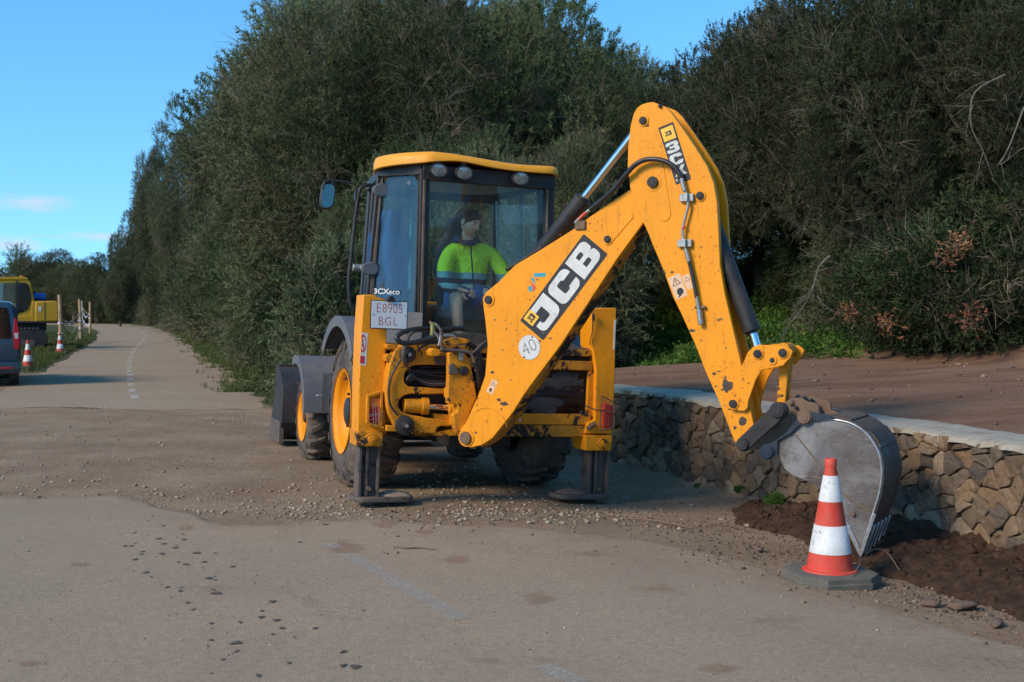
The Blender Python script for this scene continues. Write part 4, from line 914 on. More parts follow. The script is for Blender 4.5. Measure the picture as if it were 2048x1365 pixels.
pin(1307, 365, -.04, .042, par=dip, ring=.070, h=.03); pin(1287, 242, -.04, .030, par=dip, ring=.045); pin(1401, 392, -.04, .030, par=dip, ring=.044); pin(1321, 213, -.04, .014, par=dip)
# chips and oil marks that sit at given spots on the paint
def blot(px, s, t, par, seed, mat, st=1.):
    a, z = b2([px], t)[0]; rg = random.Random(seed); P = []; ph = rg.random()*6
    for i in range(34): q = 2*pi*i/34; rr = s*(1+.42*noise.noise(Vector((cos(q)*1.3+seed, sin(q)*1.3, 0)))+.30*noise.noise(Vector((cos(q)*4, sin(q)*4+seed, 2)))); P.append((a+rr*cos(q)*st, z+rr*sin(q)))
    mb = MB(); mb.prism(P, t-.0016, t); P_('paint_chip', mb, mat, par, fr=FB, smooth=0)
CH = dusty('bare_patch', (.055,.040,.036), (.12,.08,.06), amt=.6, rough=.6, scale=14)
blot((1454,772), .042, -.04, dip, 1, CH, 1.0); blot((1485,843), .034, -.04, dip, 4, CH, .8); blot((1470,856), .012, -.04, dip, 6, CH); blot((1293,251), .012, -.04, dip, 9, CH, 1.8); blot((1428,748), .010, -.04, dip, 12, CH, 1.6)
for i, (u, v, s_) in enumerate(((1040,840,.018),(1075,560,.006),(998,800,.012),(1010,806,.014),(1060,600,.005),(1120,470,.006),(1190,560,.006),(1150,600,.005),(985,745,.010),(1240,430,.006),(1005,700,.006),(990,640,.005))): blot((u, v), s_, 0, boom, 20+i, CH, .6+i % 3*.6)
rg = random.Random(31)
for k in range(46):      # scuffs, mostly along the lower edges and round the pins
    P_e = [(948,878),(1000,838),(1046,772),(1110,690),(1170,596),(1235,500)] if k < 20 else [(1290,470),(1330,560),(1370,650),(1415,755),(1450,835)]
    i = rg.randrange(len(P_e)-1); f = rg.random(); u = P_e[i][0]*(1-f)+P_e[i+1][0]*f; v = P_e[i][1]*(1-f)+P_e[i+1][1]*f; w_ = rg.random()**2
    if k < 20: u -= 5+60*w_; v -= 5+36*w_
    else: u += 5+90*w_; v -= 8*w_
    blot((u, v), rg.uniform(.003, .010)*(1.5 if k % 7 == 0 else 1), 0 if k < 20 else -.04, boom if k < 20 else dip, 60+k, CH if k % 3 else RST, rg.choice((.3, .6, 1.2, 3.0)))
# rams
def ram(p0, p1, p2, rc, rr, t, par=root, name='dipper_ram', collar=None, t2=None):
    a, b = b3([p0, p1], t); c = b3([p2], t if t2 is None else t2)[0]; d = (c-a).normalized()
    mb = MB(); mb.cyl(a, b, rc, n=28); mb.cyl(b-d*.03, b+d*.012, rc*1.06, n=28); mb.cyl(b, b+d*.03, rc*.7, n=24); mb.cyl(a-d*.01, a+d*.05, rc*1.05, n=24); o = P_(name, mb, BLK, par, fr=FB, bevel=.003)
    mb = MB(); mb.cyl(b, c, rr, n=24); P_('chrome_rod', mb, CHR, o, fr=FB)
    return o
ram((1008,597), (1165,400), (1287,243), .066, .030, .088)
dr = ram((1408,400), (1503,660), (1517,706), .062, .034, .08, name='bucket_ram')
# tipping lever plates, link, quick hitch and bucket
LEV = [(1460,803),(1465,789),(1480,740),(1495,706),(1505,695),(1517,690),(1545,691),(1575,694),(1585,703),(1581,715),(1566,732),(1523,741),(1511,761),(1497,801),(1495,817),(1488,823),(1471,821),(1460,814)]
mb = MB(); mb.prism(b2(LEV, -.075), -.075, -.050); lev = P_('tipping_lever', mb, YEL, fr=FB, bevel=.004)
mb = MB(); mb.prism(b2(LEV, -.075), .205, .230); P_('tipping_lever', mb, YEL, fr=FB, bevel=.004)
for (u, v) in ((1467,808),(1516,708),(1566,706)): pin(u, v, -.075, .030, par=lev, ring=.044)
pin(1545, 721, -.075, .020, par=lev, ring=.034, mat=BLK, h=.009)
a = b3([(1566,706)], 0)[0]; mb = MB(); mb.cyl((a.x, -.06, a.z), (a.x, .24, a.z), .035, n=20); P_('lever_axle', mb, DRK, lev, fr=FB)
a, b = b3([(1572,700),(1564,830)], .08); mb = MB(); mb.prism([(a.x-.028, a.z), (a.x+.045, a.z), (b.x+.030, b.z), (b.x-.030, b.z)], .03, .13); mb.cyl((a.x, .0, a.z), (a.x, .16, a.z), .052, n=24); tl = P_('tipping_link', mb, YEL2, fr=FB, bevel=.004)
def c39(L): return [(1460+x/3.9, 780+y/3.9) for x, y in L]
HB = c39([(430,95),(470,72),(545,60),(600,92),(660,102),(690,125),(695,180),(740,200),(780,212),(640,250),(430,380),(330,445),(140,480),(190,400),(330,290),(390,190)])
mb = MB(); mb.prism(b2(HB, -.10), -.10, -.07); mb.prism(b2(HB, -.10), .20, .23); mb.prism(b2(c39([(430,140),(560,100),(640,190),(430,340),(250,400),(350,290)]), -.07), -.07, .21); hitch = P_('quick_hitch', mb, RST, fr=FB, bevel=.004)
mb = MB(); mb.prism(b2(c39([(545,180),(585,160),(625,172),(760,195),(810,222),(650,245),(560,262),(470,345),(372,398),(368,500),(330,520),(290,528),(255,500),(250,455),(290,425),(350,398),(440,330),(515,235)]), -.225), -.225, -.201); mb.prism(b2(c39([(545,180),(585,160),(625,172),(760,195),(810,222),(650,245),(560,262),(470,345),(372,398),(368,500),(330,520),(290,528),(255,500),(250,455),(290,425),(350,398),(440,330),(515,235)]), -.13), .24, .265); P_('hanger_plate', mb, BLU, hitch, fr=FB, bevel=.003)
mb = MB(); mb.prism(capsule(*c39([(100,428),(385,160)]), .052, .056, -.235), -.235, -.19); P_('link_arm', mb, DRK, hitch, fr=FB, bevel=.006); mb = MB(); mb.prism(capsule(*c39([(100,428),(385,160)]), .052, .056, -.16), .25, .28); P_('link_arm', mb, DRK, hitch, fr=FB, bevel=.006)
for (u, v), r_, t, mt in zip(c39([(100,425),(375,160),(583,215),(290,485),(350,278),(478,98),(520,138)]), (.040,.048,.042,.044,.026,.020,.014), (-.235,-.235,-.228,-.228,-.10,-.10,-.10), (DRK,DRK,RST,BLU,RST,RST,BLK)): pin(u, v, t, r_, par=hitch, mat=mt, ring=r_*1.22 if r_ > .02 else None, ringmat=mt)
for j in range(3): a = b3([(1590+j*9, 806+j*5)], 0)[0]; mb = MB(); mb.tube([(a.x, -.02+j*.06, a.z), (a.x+.02, -.0+j*.06, a.z+.05), (a.x+.06, .03+j*.06, a.z-.01)], .012, 8, sub=4); P_('hitch_hose', mb, HOSE, hitch, fr=FB)
TB = -.20; SIDE = [(1556,881),(1570,872),(1585,861),(1600,850),(1620,843),(1655,839),(1688,843),(1712,852),(1733,868),(1748,888),(1758,908),(1763,935),(1763,958),(1758,990),(1748,1022),(1742,1040),(1727,1096),(1721,1108),(1716,1100),(1694,1052),(1683,1022),(1660,995),(1636,974),(1607,960),(1584,950),(1569,938),(1560,916)]
mb = MB(); mb.prism(b2(SIDE, TB), TB, TB+.018); bucket = P_('bucket', mb, SHOV, fr=FB, bevel=.002)
mb = MB(); mb.prism(b2(SIDE, TB), TB+.50, TB+.518); P_('far_side_plate', mb, SHOV, bucket, fr=FB)
SH_ = b3([(1597,853),(1620,843),(1655,839),(1688,843),(1712,852),(1733,868),(1748,888),(1758,908),(1763,935),(1763,958),(1758,990),(1748,1022),(1742,1040),(1734,1072)], TB)
mb = MB(); mb.sheet([(p.x, TB+.004, p.z) for p in SH_], [(p.x, TB+.514, p.z) for p in SH_], .016); P_('shell', mb, MUDS, bucket, fr=FB, smooth=40)
cpt = Vector((sum(p.x for p in SH_)/len(SH_)-.05, 0, sum(p.z for p in SH_)/len(SH_)))
for i0_, i1_ in ((2, 4), (5, 7), (8, 10), (10, 12)):       # wear strips across the back
    q = [SH_[i].lerp(SH_[i+1], f) for i in range(i0_, i1_) for f in (0, .5)]; q = [Vector((p.x, 0, p.z)) for p in q]; q = [p+(p-cpt).normalized()*.012 for p in q]
    mb = MB(); mb.sheet([(p.x, TB+.03, p.z) for p in q], [(p.x, TB+.50, p.z) for p in q], .014); P_('wear_strip', mb, MUDS, bucket, fr=FB, smooth=40)
mb = MB(); mb.tube([(p.x, TB, p.z) for p in b3(SIDE[3:17], TB)], .009, 8, sub=3); P_('rim_bead', mb, SHN, bucket, fr=FB, smooth=180)
mb = MB(); mb.tube([(p.x, TB-.001, p.z) for p in b3([(1585,862),(1612,896),(1640,932),(1668,968),(1700,1000),(1722,1014),(1744,1024)], TB)], .0055, 7, sub=4); P_('weld_seam', mb, RST, bucket, fr=FB, smooth=180)
mb = MB(); mb.prism(b2([(1690,1040),(1700,1052),(1722,1100),(1745,1026),(1752,1030),(1726,1108),(1721,1116),(1715,1106),(1688,1050)], TB-.01), TB-.012, TB+.032); P_('side_cutter', mb, SHN, bucket, fr=FB, bevel=.003)
mb = MB(); mb.prism(b2([(1690,1040),(1700,1052),(1722,1100),(1745,1026),(1752,1030),(1726,1108),(1721,1116),(1715,1106),(1688,1050)], TB-.01), TB+.49, TB+.53); P_('side_cutter', mb, SHN, bucket, fr=FB, bevel=.003)
pin(1707, 1029, TB, .014, name='cutter_bolt', par=bucket, mat=RST)
for j in range(5):
    t = TB+.03+j*.108; q = b2([(1737,1050),(1750,1052),(1739,1085),(1730,1114),(1727,1108),(1728,1080)], TB); mb = MB(); mb.prism(q, t, t+.05); P_('tooth', mb, SHN, bucket, fr=FB, bevel=.006)
# decals on the arm
def bil(Q, s, h): a = Q[0].lerp(Q[1], s); b = Q[3].lerp(Q[2], s); return a.lerp(b, h)
def quad2(px, t): return [Vector(p) for p in b2(px, t)]
def decal(name, polys, Q, t, mat, par, th=.0012, fr=FB):
    mb = MB()
    for P in polys: mb.prism([tuple(bil(Q, x, y)) for x, y in P], t-th, t)
    return P_(name, mb, mat, par, fr=fr, smooth=0)
def arc(cx, cy, rx, ry, a0, a1, n=6): return [(cx+rx*cos(R(a0+(a1-a0)*i/n)), cy+ry*sin(R(a0+(a1-a0)*i/n))) for i in range(n+1)]
L_J = [(.30,1),(.30,.74)]+[(.62,.74)]+[(.62,.34)]+arc(.54,.34,.08,.09,0,-90,3)+[(.30,.25),(.22,.30),(.22,.42),(0,.42)]+arc(.22,.22,.22,.22,180,270,4)+[(.70,0)]+arc(.72,.28,.28,.28,270,360,5)+[(1,1)]
L_C = [(.62,.34),(1,.34)]+arc(.76,.24,.24,.24,0,-90,5)+arc(.24,.24,.24,.24,270,180,5)+arc(.24,.76,.24,.24,180,90,5)+arc(.76,.76,.24,.24,90,0,5)+[(1,.66),(.62,.66)]+arc(.54,.68,.08,.07,0,90,3)+arc(.42,.68,.08,.07,90,180,3)+arc(.42,.32,.08,.07,180,270,3)+arc(.54,.32,.08,.07,270,360,3)
L_B = [(0,0)]+arc(.76,.24,.24,.24,-90,0,5)+arc(.84,.38,.16,.13,0,75,4)+arc(.80,.62,.17,.12,-75,0,4)+arc(.76,.78,.21,.22,0,90,5)+[(0,1)]
B_H = ([(.36,.22),(.62,.22),(.66,.26),(.66,.38),(.62,.42),(.36,.42)], [(.36,.60),(.58,.60),(.62,.64),(.62,.75),(.58,.79),(.36,.79)])
L_3 = [(.0,.12),(.12,0),(.84,0),(1,.14),(1,.40),(.90,.50),(1,.60),(1,.86),(.84,1),(.12,1),(0,.88),(0,.68),(.30,.68),(.34,.76),(.64,.76),(.64,.60),(.26,.60),(.26,.40),(.64,.40),(.64,.24),(.34,.24),(.30,.32),(0,.32)]
L_X = [(0,0),(.34,0),(.52,.30),(.68,0),(1,0),(.70,.5),(1,1),(.66,1),(.50,.72),(.32,1),(0,1),(.30,.5)]
def put(P, x0, x1, y0, y1): return [(x0+(x1-x0)*x, y0+(y1-y0)*y) for x, y in P]
Q = quad2([(1086.5,681.5),(1215.6,508.8),(1167.4,468.2),(1040.3,641.5)], 0)
ln_ = (Q[1]-Q[0]).length/(Q[3]-Q[0]).length
rr_ = [(0,.03),(.01,0),(.99,0),(1,.03),(1,.97),(.99,1),(.01,1),(0,.97)]
plate = decal('maker_decal', [rr_], Q, 0, SBLK, boom)
decal('lettering', [put(L_J,.06,.345,.11,.93), put(L_C,.375,.655,.11,.90), put(L_B,.685,.965,.11,.92)], Q, -.0012, WHT, plate)
decal('lettering_gap', [put(h,.685,.965,.11,.92) for h in B_H], Q, -.0024, SBLK, plate, .0006)
BYEL = simple('decal_yellow', (.80,.42,.02), .5, var=.1)
decal('logo_square', [[(.035,.56),(.145,.56),(.145,.95),(.035,.95)]], Q, -.0012, BYEL, plate)
lg = (.052,.130,.64,.86)
def three(x0, x1, y0, y1): w = (x1-x0)/3; return [put(L_J, x0, x0+w*.9, y0, y1), put(L_C, x0+w, x0+w*1.9, y0, y1), put(L_B, x0+2*w, x0+2.9*w, y0, y1)]
decal('logo_lettering', three(*lg), Q, -.0024, SBLK, plate, .0006)
Q3 = quad2([(1352,370),(1382.5,359),(1346.5,244),(1316.5,256.5)], -.04)
pl3 = decal('model_decal', [rr_], Q3, -.04, SBLK, dip)
decal('logo_square', [[(.10,.735),(.90,.735),(.90,.96),(.10,.96)]], Q3, -.0412, BYEL, pl3)
decal('logo_lettering', three(.28,.72,.81,.89), Q3, -.0424, SBLK, pl3, .0006)
decal('lettering', [put(L_3,.10,.90,.52,.70), put(L_C,.10,.90,.31,.49), put(L_X,.10,.90,.12,.28), put(L_C,.08,.20,.045,.085)], Q3, -.0412, WHT, pl3)
def disc(cx, cy, r, n=36): return [(cx+r*cos(2*pi*i/n), cy+r*sin(2*pi*i/n)) for i in range(n)]
def txt(s, size, mat, M, par, name='lettering', bold=0., space=1.):
    cu = bpy.data.curves.new('t', 'FONT'); cu.body = s; cu.size = size; cu.align_x = 'CENTER'; cu.align_y = 'CENTER'; cu.extrude = .0004; cu.offset = bold; cu.space_character = space
    o = bpy.data.objects.new('t', cu); COL.objects.link(o); dg = bpy.context.evaluated_depsgraph_get(); me = bpy.data.meshes.new_from_object(o.evaluated_get(dg)); bpy.data.objects.remove(o)
    me.transform(M); me.materials.clear(); me.materials.append(mat); q = bpy.data.objects.new(name, me); COL.objects.link(q); q.parent = par; return q
def face_M(frame, x, z, y, ang=0, sx=1, sy=1):      # text lying on a face that looks towards -y of the frame
    return frame@Matrix.Translation((x, y, z))@Matrix.Rotation(-ang, 4, 'Y')@Matrix.Rotation(pi/2, 4, 'X')@Matrix.Diagonal((sx, sy, 1, 1))
a, z = b2([(1059, 695.5)], 0)[0]
mb = MB(); mb.prism(disc(a, z, .098), -.004, 0); dk = P_('speed_disc', mb, WHT, boom, fr=FB)
mb = MB(); mb.prism(disc(a, z, .100), -.002, 0); P_('disc_rim', mb, simple('disc_grey', (.25,.24,.22), .5), dk, fr=FB)
txt('40', .145, simple('rubbed_ink', (.20,.20,.19), .7, var=.5, scale=60), face_M(FB, a, z, -.0046, R(28)), dk, bold=-.002)
for du, dv_ in ((6,-21),(-10,19)): q = b2([(1059+du, 695.5+dv_)], 0)[0]; mb = MB(); mb.prism(disc(q[0], q[1], .007, 12), -.008, 0); P_('rivet', mb, BLK, dk, fr=FB)
TEA = simple('teal_sticker', (.01,.26,.34), .5); RDS = simple('red_sticker', (.60,.07,.03), .5)
def pxd(px, t, mat, par, name, th=.0012): mb = MB(); mb.prism(b2(px, t), t-th, t); return P_(name, mb, mat, par, fr=FB, smooth=0)
def c48(L): return [(1030+x/4.875, 460+y/4.875) for x, y in L]
lgm = pxd(c48([(183,424),(290,419),(302,430),(300,450),(288,459),(188,460)]), 0, TEA, boom, 'small_emblem')
pxd(c48([(152,466),(186,466),(200,530),(188,528)]), 0, TEA, lgm, 'emblem_piece'); pxd(c48([(130,560),(145,543),(160,550),(172,600),(150,605),(133,592)]), 0, TEA, lgm, 'emblem_piece'); pxd(c48([(128,488),(140,494),(170,525),(198,542),(205,565),(190,598),(176,604),(168,560),(160,530)]), 0, RDS, lgm, 'emblem_piece'); pxd(c48([(205,488),(215,470),(228,490),(214,496)]), 0, RDS, lgm, 'emblem_piece')
PCH = simple('peach_sticker', (.66,.42,.26), .6, var=.15, scale=30)
def c15(L): return [(1320+x/15.17, 530+y/15.17) for x, y in L]
def tri(A, B_, C_, t, par, w=.12):
    A, B_, C_ = [Vector(p) for p in b2([A, B_, C_], t)]; c = (A+B_+C_)/3; mb = MB(); I = [p.lerp(c, w*2) for p in (A, B_, C_)]; O = [A, B_, C_]
    for i in range(3): j = (i+1) % 3; mb.prism([tuple(O[i]), tuple(O[j]), tuple(I[j]), tuple(I[i])], t-.0008, t)
    P_('warning_triangle', mb, SBLK, par, fr=FB, smooth=0)
w1 = pxd(c15([(240,410),(590,250),(850,915),(490,1070)]), -.04, PCH, dip, 'warning_label'); T1 = -.0412
tri(*c15([(430,390),(645,550),(395,665)]), T1, w1); pxd(c15([(455,465),(475,465),(510,590),(498,590)]), T1, SBLK, w1, 'warning_mark', .0008); pxd(c15([(600,695),(670,710),(715,770),(710,850),(660,900),(640,950),(590,955),(560,900),(520,890),(525,840),(510,800),(530,740)]), T1, SBLK, w1, 'warning_mark', .0008)
w2 = pxd(c15([(662,360),(880,265),(1000,700),(840,765)]), -.04, PCH, dip, 'warning_label'); tri(*c15([(785,355),(915,445),(765,525)]), T1, w2)
w3 = pxd([(984.8,758.5),(995.8,764),(984.8,790.3),(972.3,783.7)], 0, PCH, boom, 'warning_label'); tri((987,763),(991,773),(981,771), -.0012, w3); pxd([(980,776),(984,778),(982,785),(978,782)], -.0012, SBLK, w3, 'warning_mark', .0008)
# pipes and hose on the arm
def pipe(px, t, r_, name, mat, par=dip, n=12, sub=6): mb = MB(); mb.tube(b3(px, t), r_, n, sub=sub); return P_(name, mb, mat, par, fr=FB, smooth=180)
pipe([(1180,420),(1196,407),(1225,382),(1255,346),(1272,329),(1291,320),(1311,319),(1330,323),(1346,332),(1356,343),(1363,357)], [-.02,-.03,-.06,-.09,-.10,-.10,-.10,-.095,-.09,-.085,-.08], .019, 'hose', HOSE)
pipe([(1150,447),(1165,432),(1180,420)], [-.01,-.015,-.02], .014, 'hose_fitting', ZNC, boom); pipe([(1158,440),(1166,431),(1173,425)], -.022, .012, 'red_sleeve', RDS, boom)
pipe([(1363,357),(1366,370),(1370,383)], -.08, .017, 'hose_fitting', ZNC); pipe([(1368,376),(1374,392),(1376,412),(1370,438),(1365,460),(1367,480),(1372,502)], -.078, .011, 'steel_pipe', ZNC)
pipe([(1372,500),(1375,512),(1378,524)], -.078, .016, 'hose_fitting', ZNC); pipe([(1378,524),(1384,548),(1390,578),(1393,596)], -.075, .014, 'hose', HOSE); pipe([(1393,594),(1396,610),(1398,622)], -.075, .014, 'hose_fitting', ZNC); pipe([(1398,620),(1400,634),(1402,650)], -.072, .021, 'coupling', ZNC)
pipe([(1369,452),(1366,458)], -.079, .0125, 'red_sleeve', RDS)
for (u, v) in ((1374,396),(1370,487)): q = b3([(u, v)], -.06)[0]; mb = MB(); mb.box(q.x-.055, q.x+.055, -.075, -.04, q.z-.028, q.z+.028); mb.box(q.x-.02, q.x+.02, -.10, -.07, q.z-.03, q.z+.03); P_('pipe_clamp', mb, ZNC, dip, fr=FB, bevel=.004)
q = b3([(1398,615)], -.06)[0]; mb = MB(); mb.cyl((q.x-.03, -.06, q.z), (q.x+.05, -.06, q.z), .013, n=10); mb.box(q.x-.02, q.x+.02, -.07, -.04, q.z-.01, q.z+.01); P_('pipe_clamp', mb, RST, dip, fr=FB)
q = b3([(1163,452)], 0)[0]; mb = MB(); mb.box(q.x-.05, q.x+.04, -.02, .03, q.z-.03, q.z+.04); P_('hose_bracket', mb, RST, boom, fr=FB, bevel=.006)
for j in range(3): pipe([(1013,540),(1035,527),(1058,512+j*4),(1085,495)], .03+j*.05, .016, 'arm_hose', HOSE2 if j == 1 else HOSE, boom)
# -- rear frame, carriage and kingpost (machine's own space)
def fbox(name, u0, u1, v0, v1, yf, yb, mat, par=root, bevel=.006):
    (x0, z0), (x1, z1) = m2([(u0, v1), (u1, v0)], yf); mb = MB(); mb.box(x0, x1, yf, yb, z0, z1); return P_(name, mb, mat, par, bevel=bevel)
mb = MB(); mb.prism(m2([(727,590),(751,590),(753,594),(774,600),(773,686),(771,690),(771,866),(716,866),(718,760),(722,660)], -.12), -.12, .14); pl = P_('outrigger_post', mb, YEL, bevel=.008)
mb = MB(); mb.prism(m2([(1182,617),(1233,616),(1232,660),(1229,780),(1224,868),(1170,868),(1176,846),(1190,840),(1192,740),(1186,700),(1183,690)], -.12), -.12, .14); pr = P_('outrigger_post', mb, YEL, bevel=.008)
for par, X0, uc, lx in ((pl, (714,766), 743, (717,759)), (pr, (1171,1224), 1208, (1177,1218))):
    z1_ = 863 if par is pl else 871
    mb = MB(); mb.prism(m2([(X0[0], z1_), (X0[1], z1_), (X0[1]+1, z1_+6), (X0[1]-1, z1_+31), (X0[0], z1_+31)], -.14), -.14, .15); P_('post_collar', mb, YEL2 if par is pl else YEL, par, bevel=.008)
    c = on(MRi, uc, z1_+17, -.15); mb = MB(); mb.lathe([(.001,-.022),(.030,-.022),(.032,-.018),(.034,-.006),(.052,-.006),(.056,.01)], (c.x, c.y, c.z), (0, 1, 0), 26); mb.cyl((c.x, c.y-.03, c.z), (c.x, c.y, c.z), .016, n=4); P_('collar_bolt', mb, YEL2, par)
    x0 = on(MRi, lx[0], 950, -.08).x; x1 = on(MRi, lx[1], 950, -.08).x; w = x1-x0
    mb = MB(); mb.box(x0, x0+.024, -.085, .09, .03, .50); mb.box(x1-.024, x1, -.085, .09, .03, .50); mb.box(x0+.02, x1-.02, -.035, .05, .03, .495); mb.box(x0+.06, x0+.085, -.075, -.03, .05, .49)
    leg = P_('outrigger_leg', mb, STL, bevel=.003)
    xm = x0-.06 if par is pl else x1-.62+.03
    xa, xb = (x0-.045, x0+.50) if par is pl else (x1-.52, x1+.03)
    mb = MB(); n_ = 12; P = [(xa+.11+.11*cos(a_), .02+.17*sin(a_)) for a_ in np.linspace(pi/2, 3*pi/2, n_)]+[(xb-.11+.11*cos(a_), .02+.17*sin(a_)) for a_ in np.linspace(-pi/2, pi/2, n_)]
    zf = .0 if par is pl else .005
    mb.prism(P, zf, zf+.045, ax='z'); foot = P_('outrigger_foot', mb, STL, bevel=.010)
    mb = MB(); cxf = (xb-.17) if par is pl else xa+.20
    rows = []
    for i in range(7):
        f = i/6; rows.append([(cxf+(.16*(1-f))*cos(a_)*(1+.15*noise.noise(Vector((cos(a_)*2, sin(a_)*2, f*3)))), .02+.12*(1-f)*sin(a_), zf+.045+.038*f**.6+.012*noise.noise(Vector((cos(a_)*3, sin(a_)*3, f*4+7)))) for a_ in np.linspace(0, 2*pi, 25)[:-1]])
    mb.loft(rows); P_('dried_mud', mb, simple('foot_mud', (.20,.115,.075) if par is pr else (.27,.20,.14), .95, var=.3, bump=.8, scale=20), foot, smooth=60)
    c = on(MRi, (lx[0]+lx[1])/2, 978, -.09); mb = MB(); mb.cyl((c.x, -.10, c.z), (c.x, -.03, c.z), .018, n=12); P_('leg_pin', mb, RST, leg)
# cross beams
def zr(u, v, y=-.06): return on(MRi, u, v, y).z
for v0, v1, nm in ((699,713,'upper_rail'), (722,741,'upper_rail'), (829,850,'lower_rail'), (851,874,'lower_rail')):
    mb = MB(); z0, z1 = zr(1150, v1), zr(1150, v0); mb.box(-1.02, .90, -.085 if v0 != 722 else -.075, .06, z0, z1); rl = P_(nm, mb, YEL3 if v0 not in (829,) else YEL2, bevel=.006)
mb = MB(); mb.box(-.99, .88, -.01, .03, zr(1150,866), zr(1150,703)); P_('frame_back', mb, DRK)
# dirty rubber sheet hung in the frame opening
rows = []; x0, x1, z0, z1 = -.2, .83, zr(1150,829), zr(1150,742)
for i in range(22):
    z = z0+(z1-z0)*i/21; rows.append([(x0+(x1-x0)*j/39, -.040+.012*noise.noise(Vector((j*.10, i*.16, 1)))+.005*noise.noise(Vector((j*.4, i*.5, 5))), z) for j in range(40)])
mb = MB(); mb.loft(rows, cap=False); P_('rubber_sheet', mb, dusty('mud_sheet', (.028,.028,.031), (.12,.10,.09), amt=.6, rough=.6, scale=5), smooth=180, fixn=False)
mb = MB(); mb.prism(m2([(1176,742),(1189,742),(1189,834),(1172,834)], -.05), -.07, -.01); P_('frame_inner_edge', mb, YEL2, bevel=.003)
mb = MB(); mb.prism(m2([(1100,697),(1130,682),(1155,694),(1186,700),(1186,704),(1100,704)], -.0), -.05, .02); P_('folded_flap', mb, GRY)
# carriage
def c45(L): return [(720+x/4.55, 620+y/4.55) for x, y in L]
E_ = c45([(330,345),(430,305),(640,335),(780,390),(800,410),(795,505),(640,500),(520,502),(470,512),(425,545),(402,600),(404,655),(440,700),(520,705),(800,718),(802,768),(545,770),(450,765),(385,790),(350,835),(348,890),(385,930),(460,958),(555,972),(600,985),(850,1010),(860,1062),(705,1062),(690,1130),(480,1120),(345,1112),(300,1030),(262,950),(246,880),(236,760),(250,600),(275,470)])
mb = MB(); mb.prism(rnd_poly(m2(E_, -.24), .2), -.24, -.10); car = P_('carriage', mb, YEL2, bevel=.010)
mb = MB(); mb.prism(m2(c45([(330,380),(800,380),(860,1050),(340,1050)]), -.10), -.115, -.09); P_('carriage_back', mb, DRK, car)
for L_ in ([(245,310),(330,318),(330,362),(258,362),(245,345)], [(232,425),(262,400),(300,415),(300,470),(240,470)], [(240,1050),(330,1060),(340,1110),(240,1105)], [(655,1120),(860,1085),(930,1100),(915,1150),(670,1145)], [(670,945),(860,960),(860,1010),(680,1000)], [(560,1015),(650,1020),(650,1060),(560,1062)]):
    mb = MB(); mb.prism(m2(c45(L_), -.22), -.225, -.06); P_('clamp_block', mb, YEL2, car, bevel=.006)
KP = c45([(805,400),(820,388),(962,398),(1000,470),(1040,640),(1062,800),(1010,920),(960,1040),(925,1140),(880,1130),(860,1085),(855,1000),(845,970),(855,940),(885,930),(890,870),(845,855),(800,855),(802,720),(810,560)])
mb = MB(); mb.prism(m2(KP, -.48), -.48, -.40); mb.prism(m2(c45([(830,400),(955,410),(1050,800),(930,1100),(870,1060),(850,700)]), -.40), -.40, -.20); kp = P_('kingpost', mb, YEL2, bevel=.008)
for L_ in ([(630,380),(660,350),(720,360),(735,400),(700,425),(640,420)], [(740,290),(880,250),(1000,270),(1000,300),(880,315),(800,340)], [(800,715),(858,715),(860,800),(800,805)]):
    mb = MB(); mb.prism(m2(c45(L_), -.42), -.44, -.30); P_('kingpost_lug', mb, YEL2, kp, bevel=.006)
def cpin(x, y, r_, yy, mat, par, ring=None, nm='pin', h=.03):
    c = on(MRi, *c45([(x, y)])[0], yy)
    if ring: mb = MB(); mb.cyl((c.x, yy-h*.5, c.z), (c.x, yy+.02, c.z), ring, n=26); P_(nm+'_washer', mb, mat, par, bevel=.003)
    mb = MB(); mb.cyl((c.x, yy-h, c.z), (c.x, yy+.02, c.z), r_, n=22); P_(nm, mb, mat, par, bevel=.003)
cpin(945, 555, .034, -.48, DRK, kp, .040)
for (x, y, r_) in ((432,405,.070), (405,1050,.082)):
    c = on(MRi, *c45([(x, y)])[0], -.25); mb = MB(); mb.lathe([(.001,-.062),(.022,-.062),(.024,-.05),(.030,-.046),(r_*.62,-.044),(r_*.95,-.034),(r_,-.015),(r_,.02)], tuple(c), (0, 1, 0), 30); P_('rubber_cap', mb, BLK, car)
    mb = MB(); mb.cyl((c.x, c.y-.078, c.z), (c.x, c.y-.05, c.z), .017, n=6); P_('cap_bolt', mb, ZNC, car)
# swing ram
a, b, c = [on(MRi, *p, -.20) for p in c45([(395,872),(585,876),(800,890)])]
mb = MB(); mb.cyl(a, b, .062, n=26); mb.cyl(b-Vector((.03,0,0)), b+Vector((.03,0,0)), .074, n=26); sr = P_('swing_ram', mb, YEL2, car, bevel=.003)
mb = MB(); mb.cyl(b, c, .030, n=22); P_('chrome_rod', mb, CHR, sr); mb = MB(); q = on(MRi, *c45([(842,898)])[0], -.30); mb.cyl((c.x-.02, -.30, c.z), (q.x+.03, -.30, q.z), .042, n=20); P_('ram_eye', mb, YEL2, sr, bevel=.004)
mb = MB(); mb.prism(m2(c45([(675,425),(780,420),(785,500),(680,495)]), -.25), -.27, -.22); P_('valve_block', mb, STL, car, bevel=.004)
mb = MB(); mb.prism(m2(c45([(808,500),(850,485),(900,585),(806,588)]), -.48), -.50, -.47); P_('pivot_cap', mb, STL, kp, bevel=.006)
mb = MB(); mb.prism(m2(c45([(905,375),(945,385),(938,465),(905,465)]), -.50), -.505, -.48); P_('pipe_bracket', mb, ZNC, kp, bevel=.003)
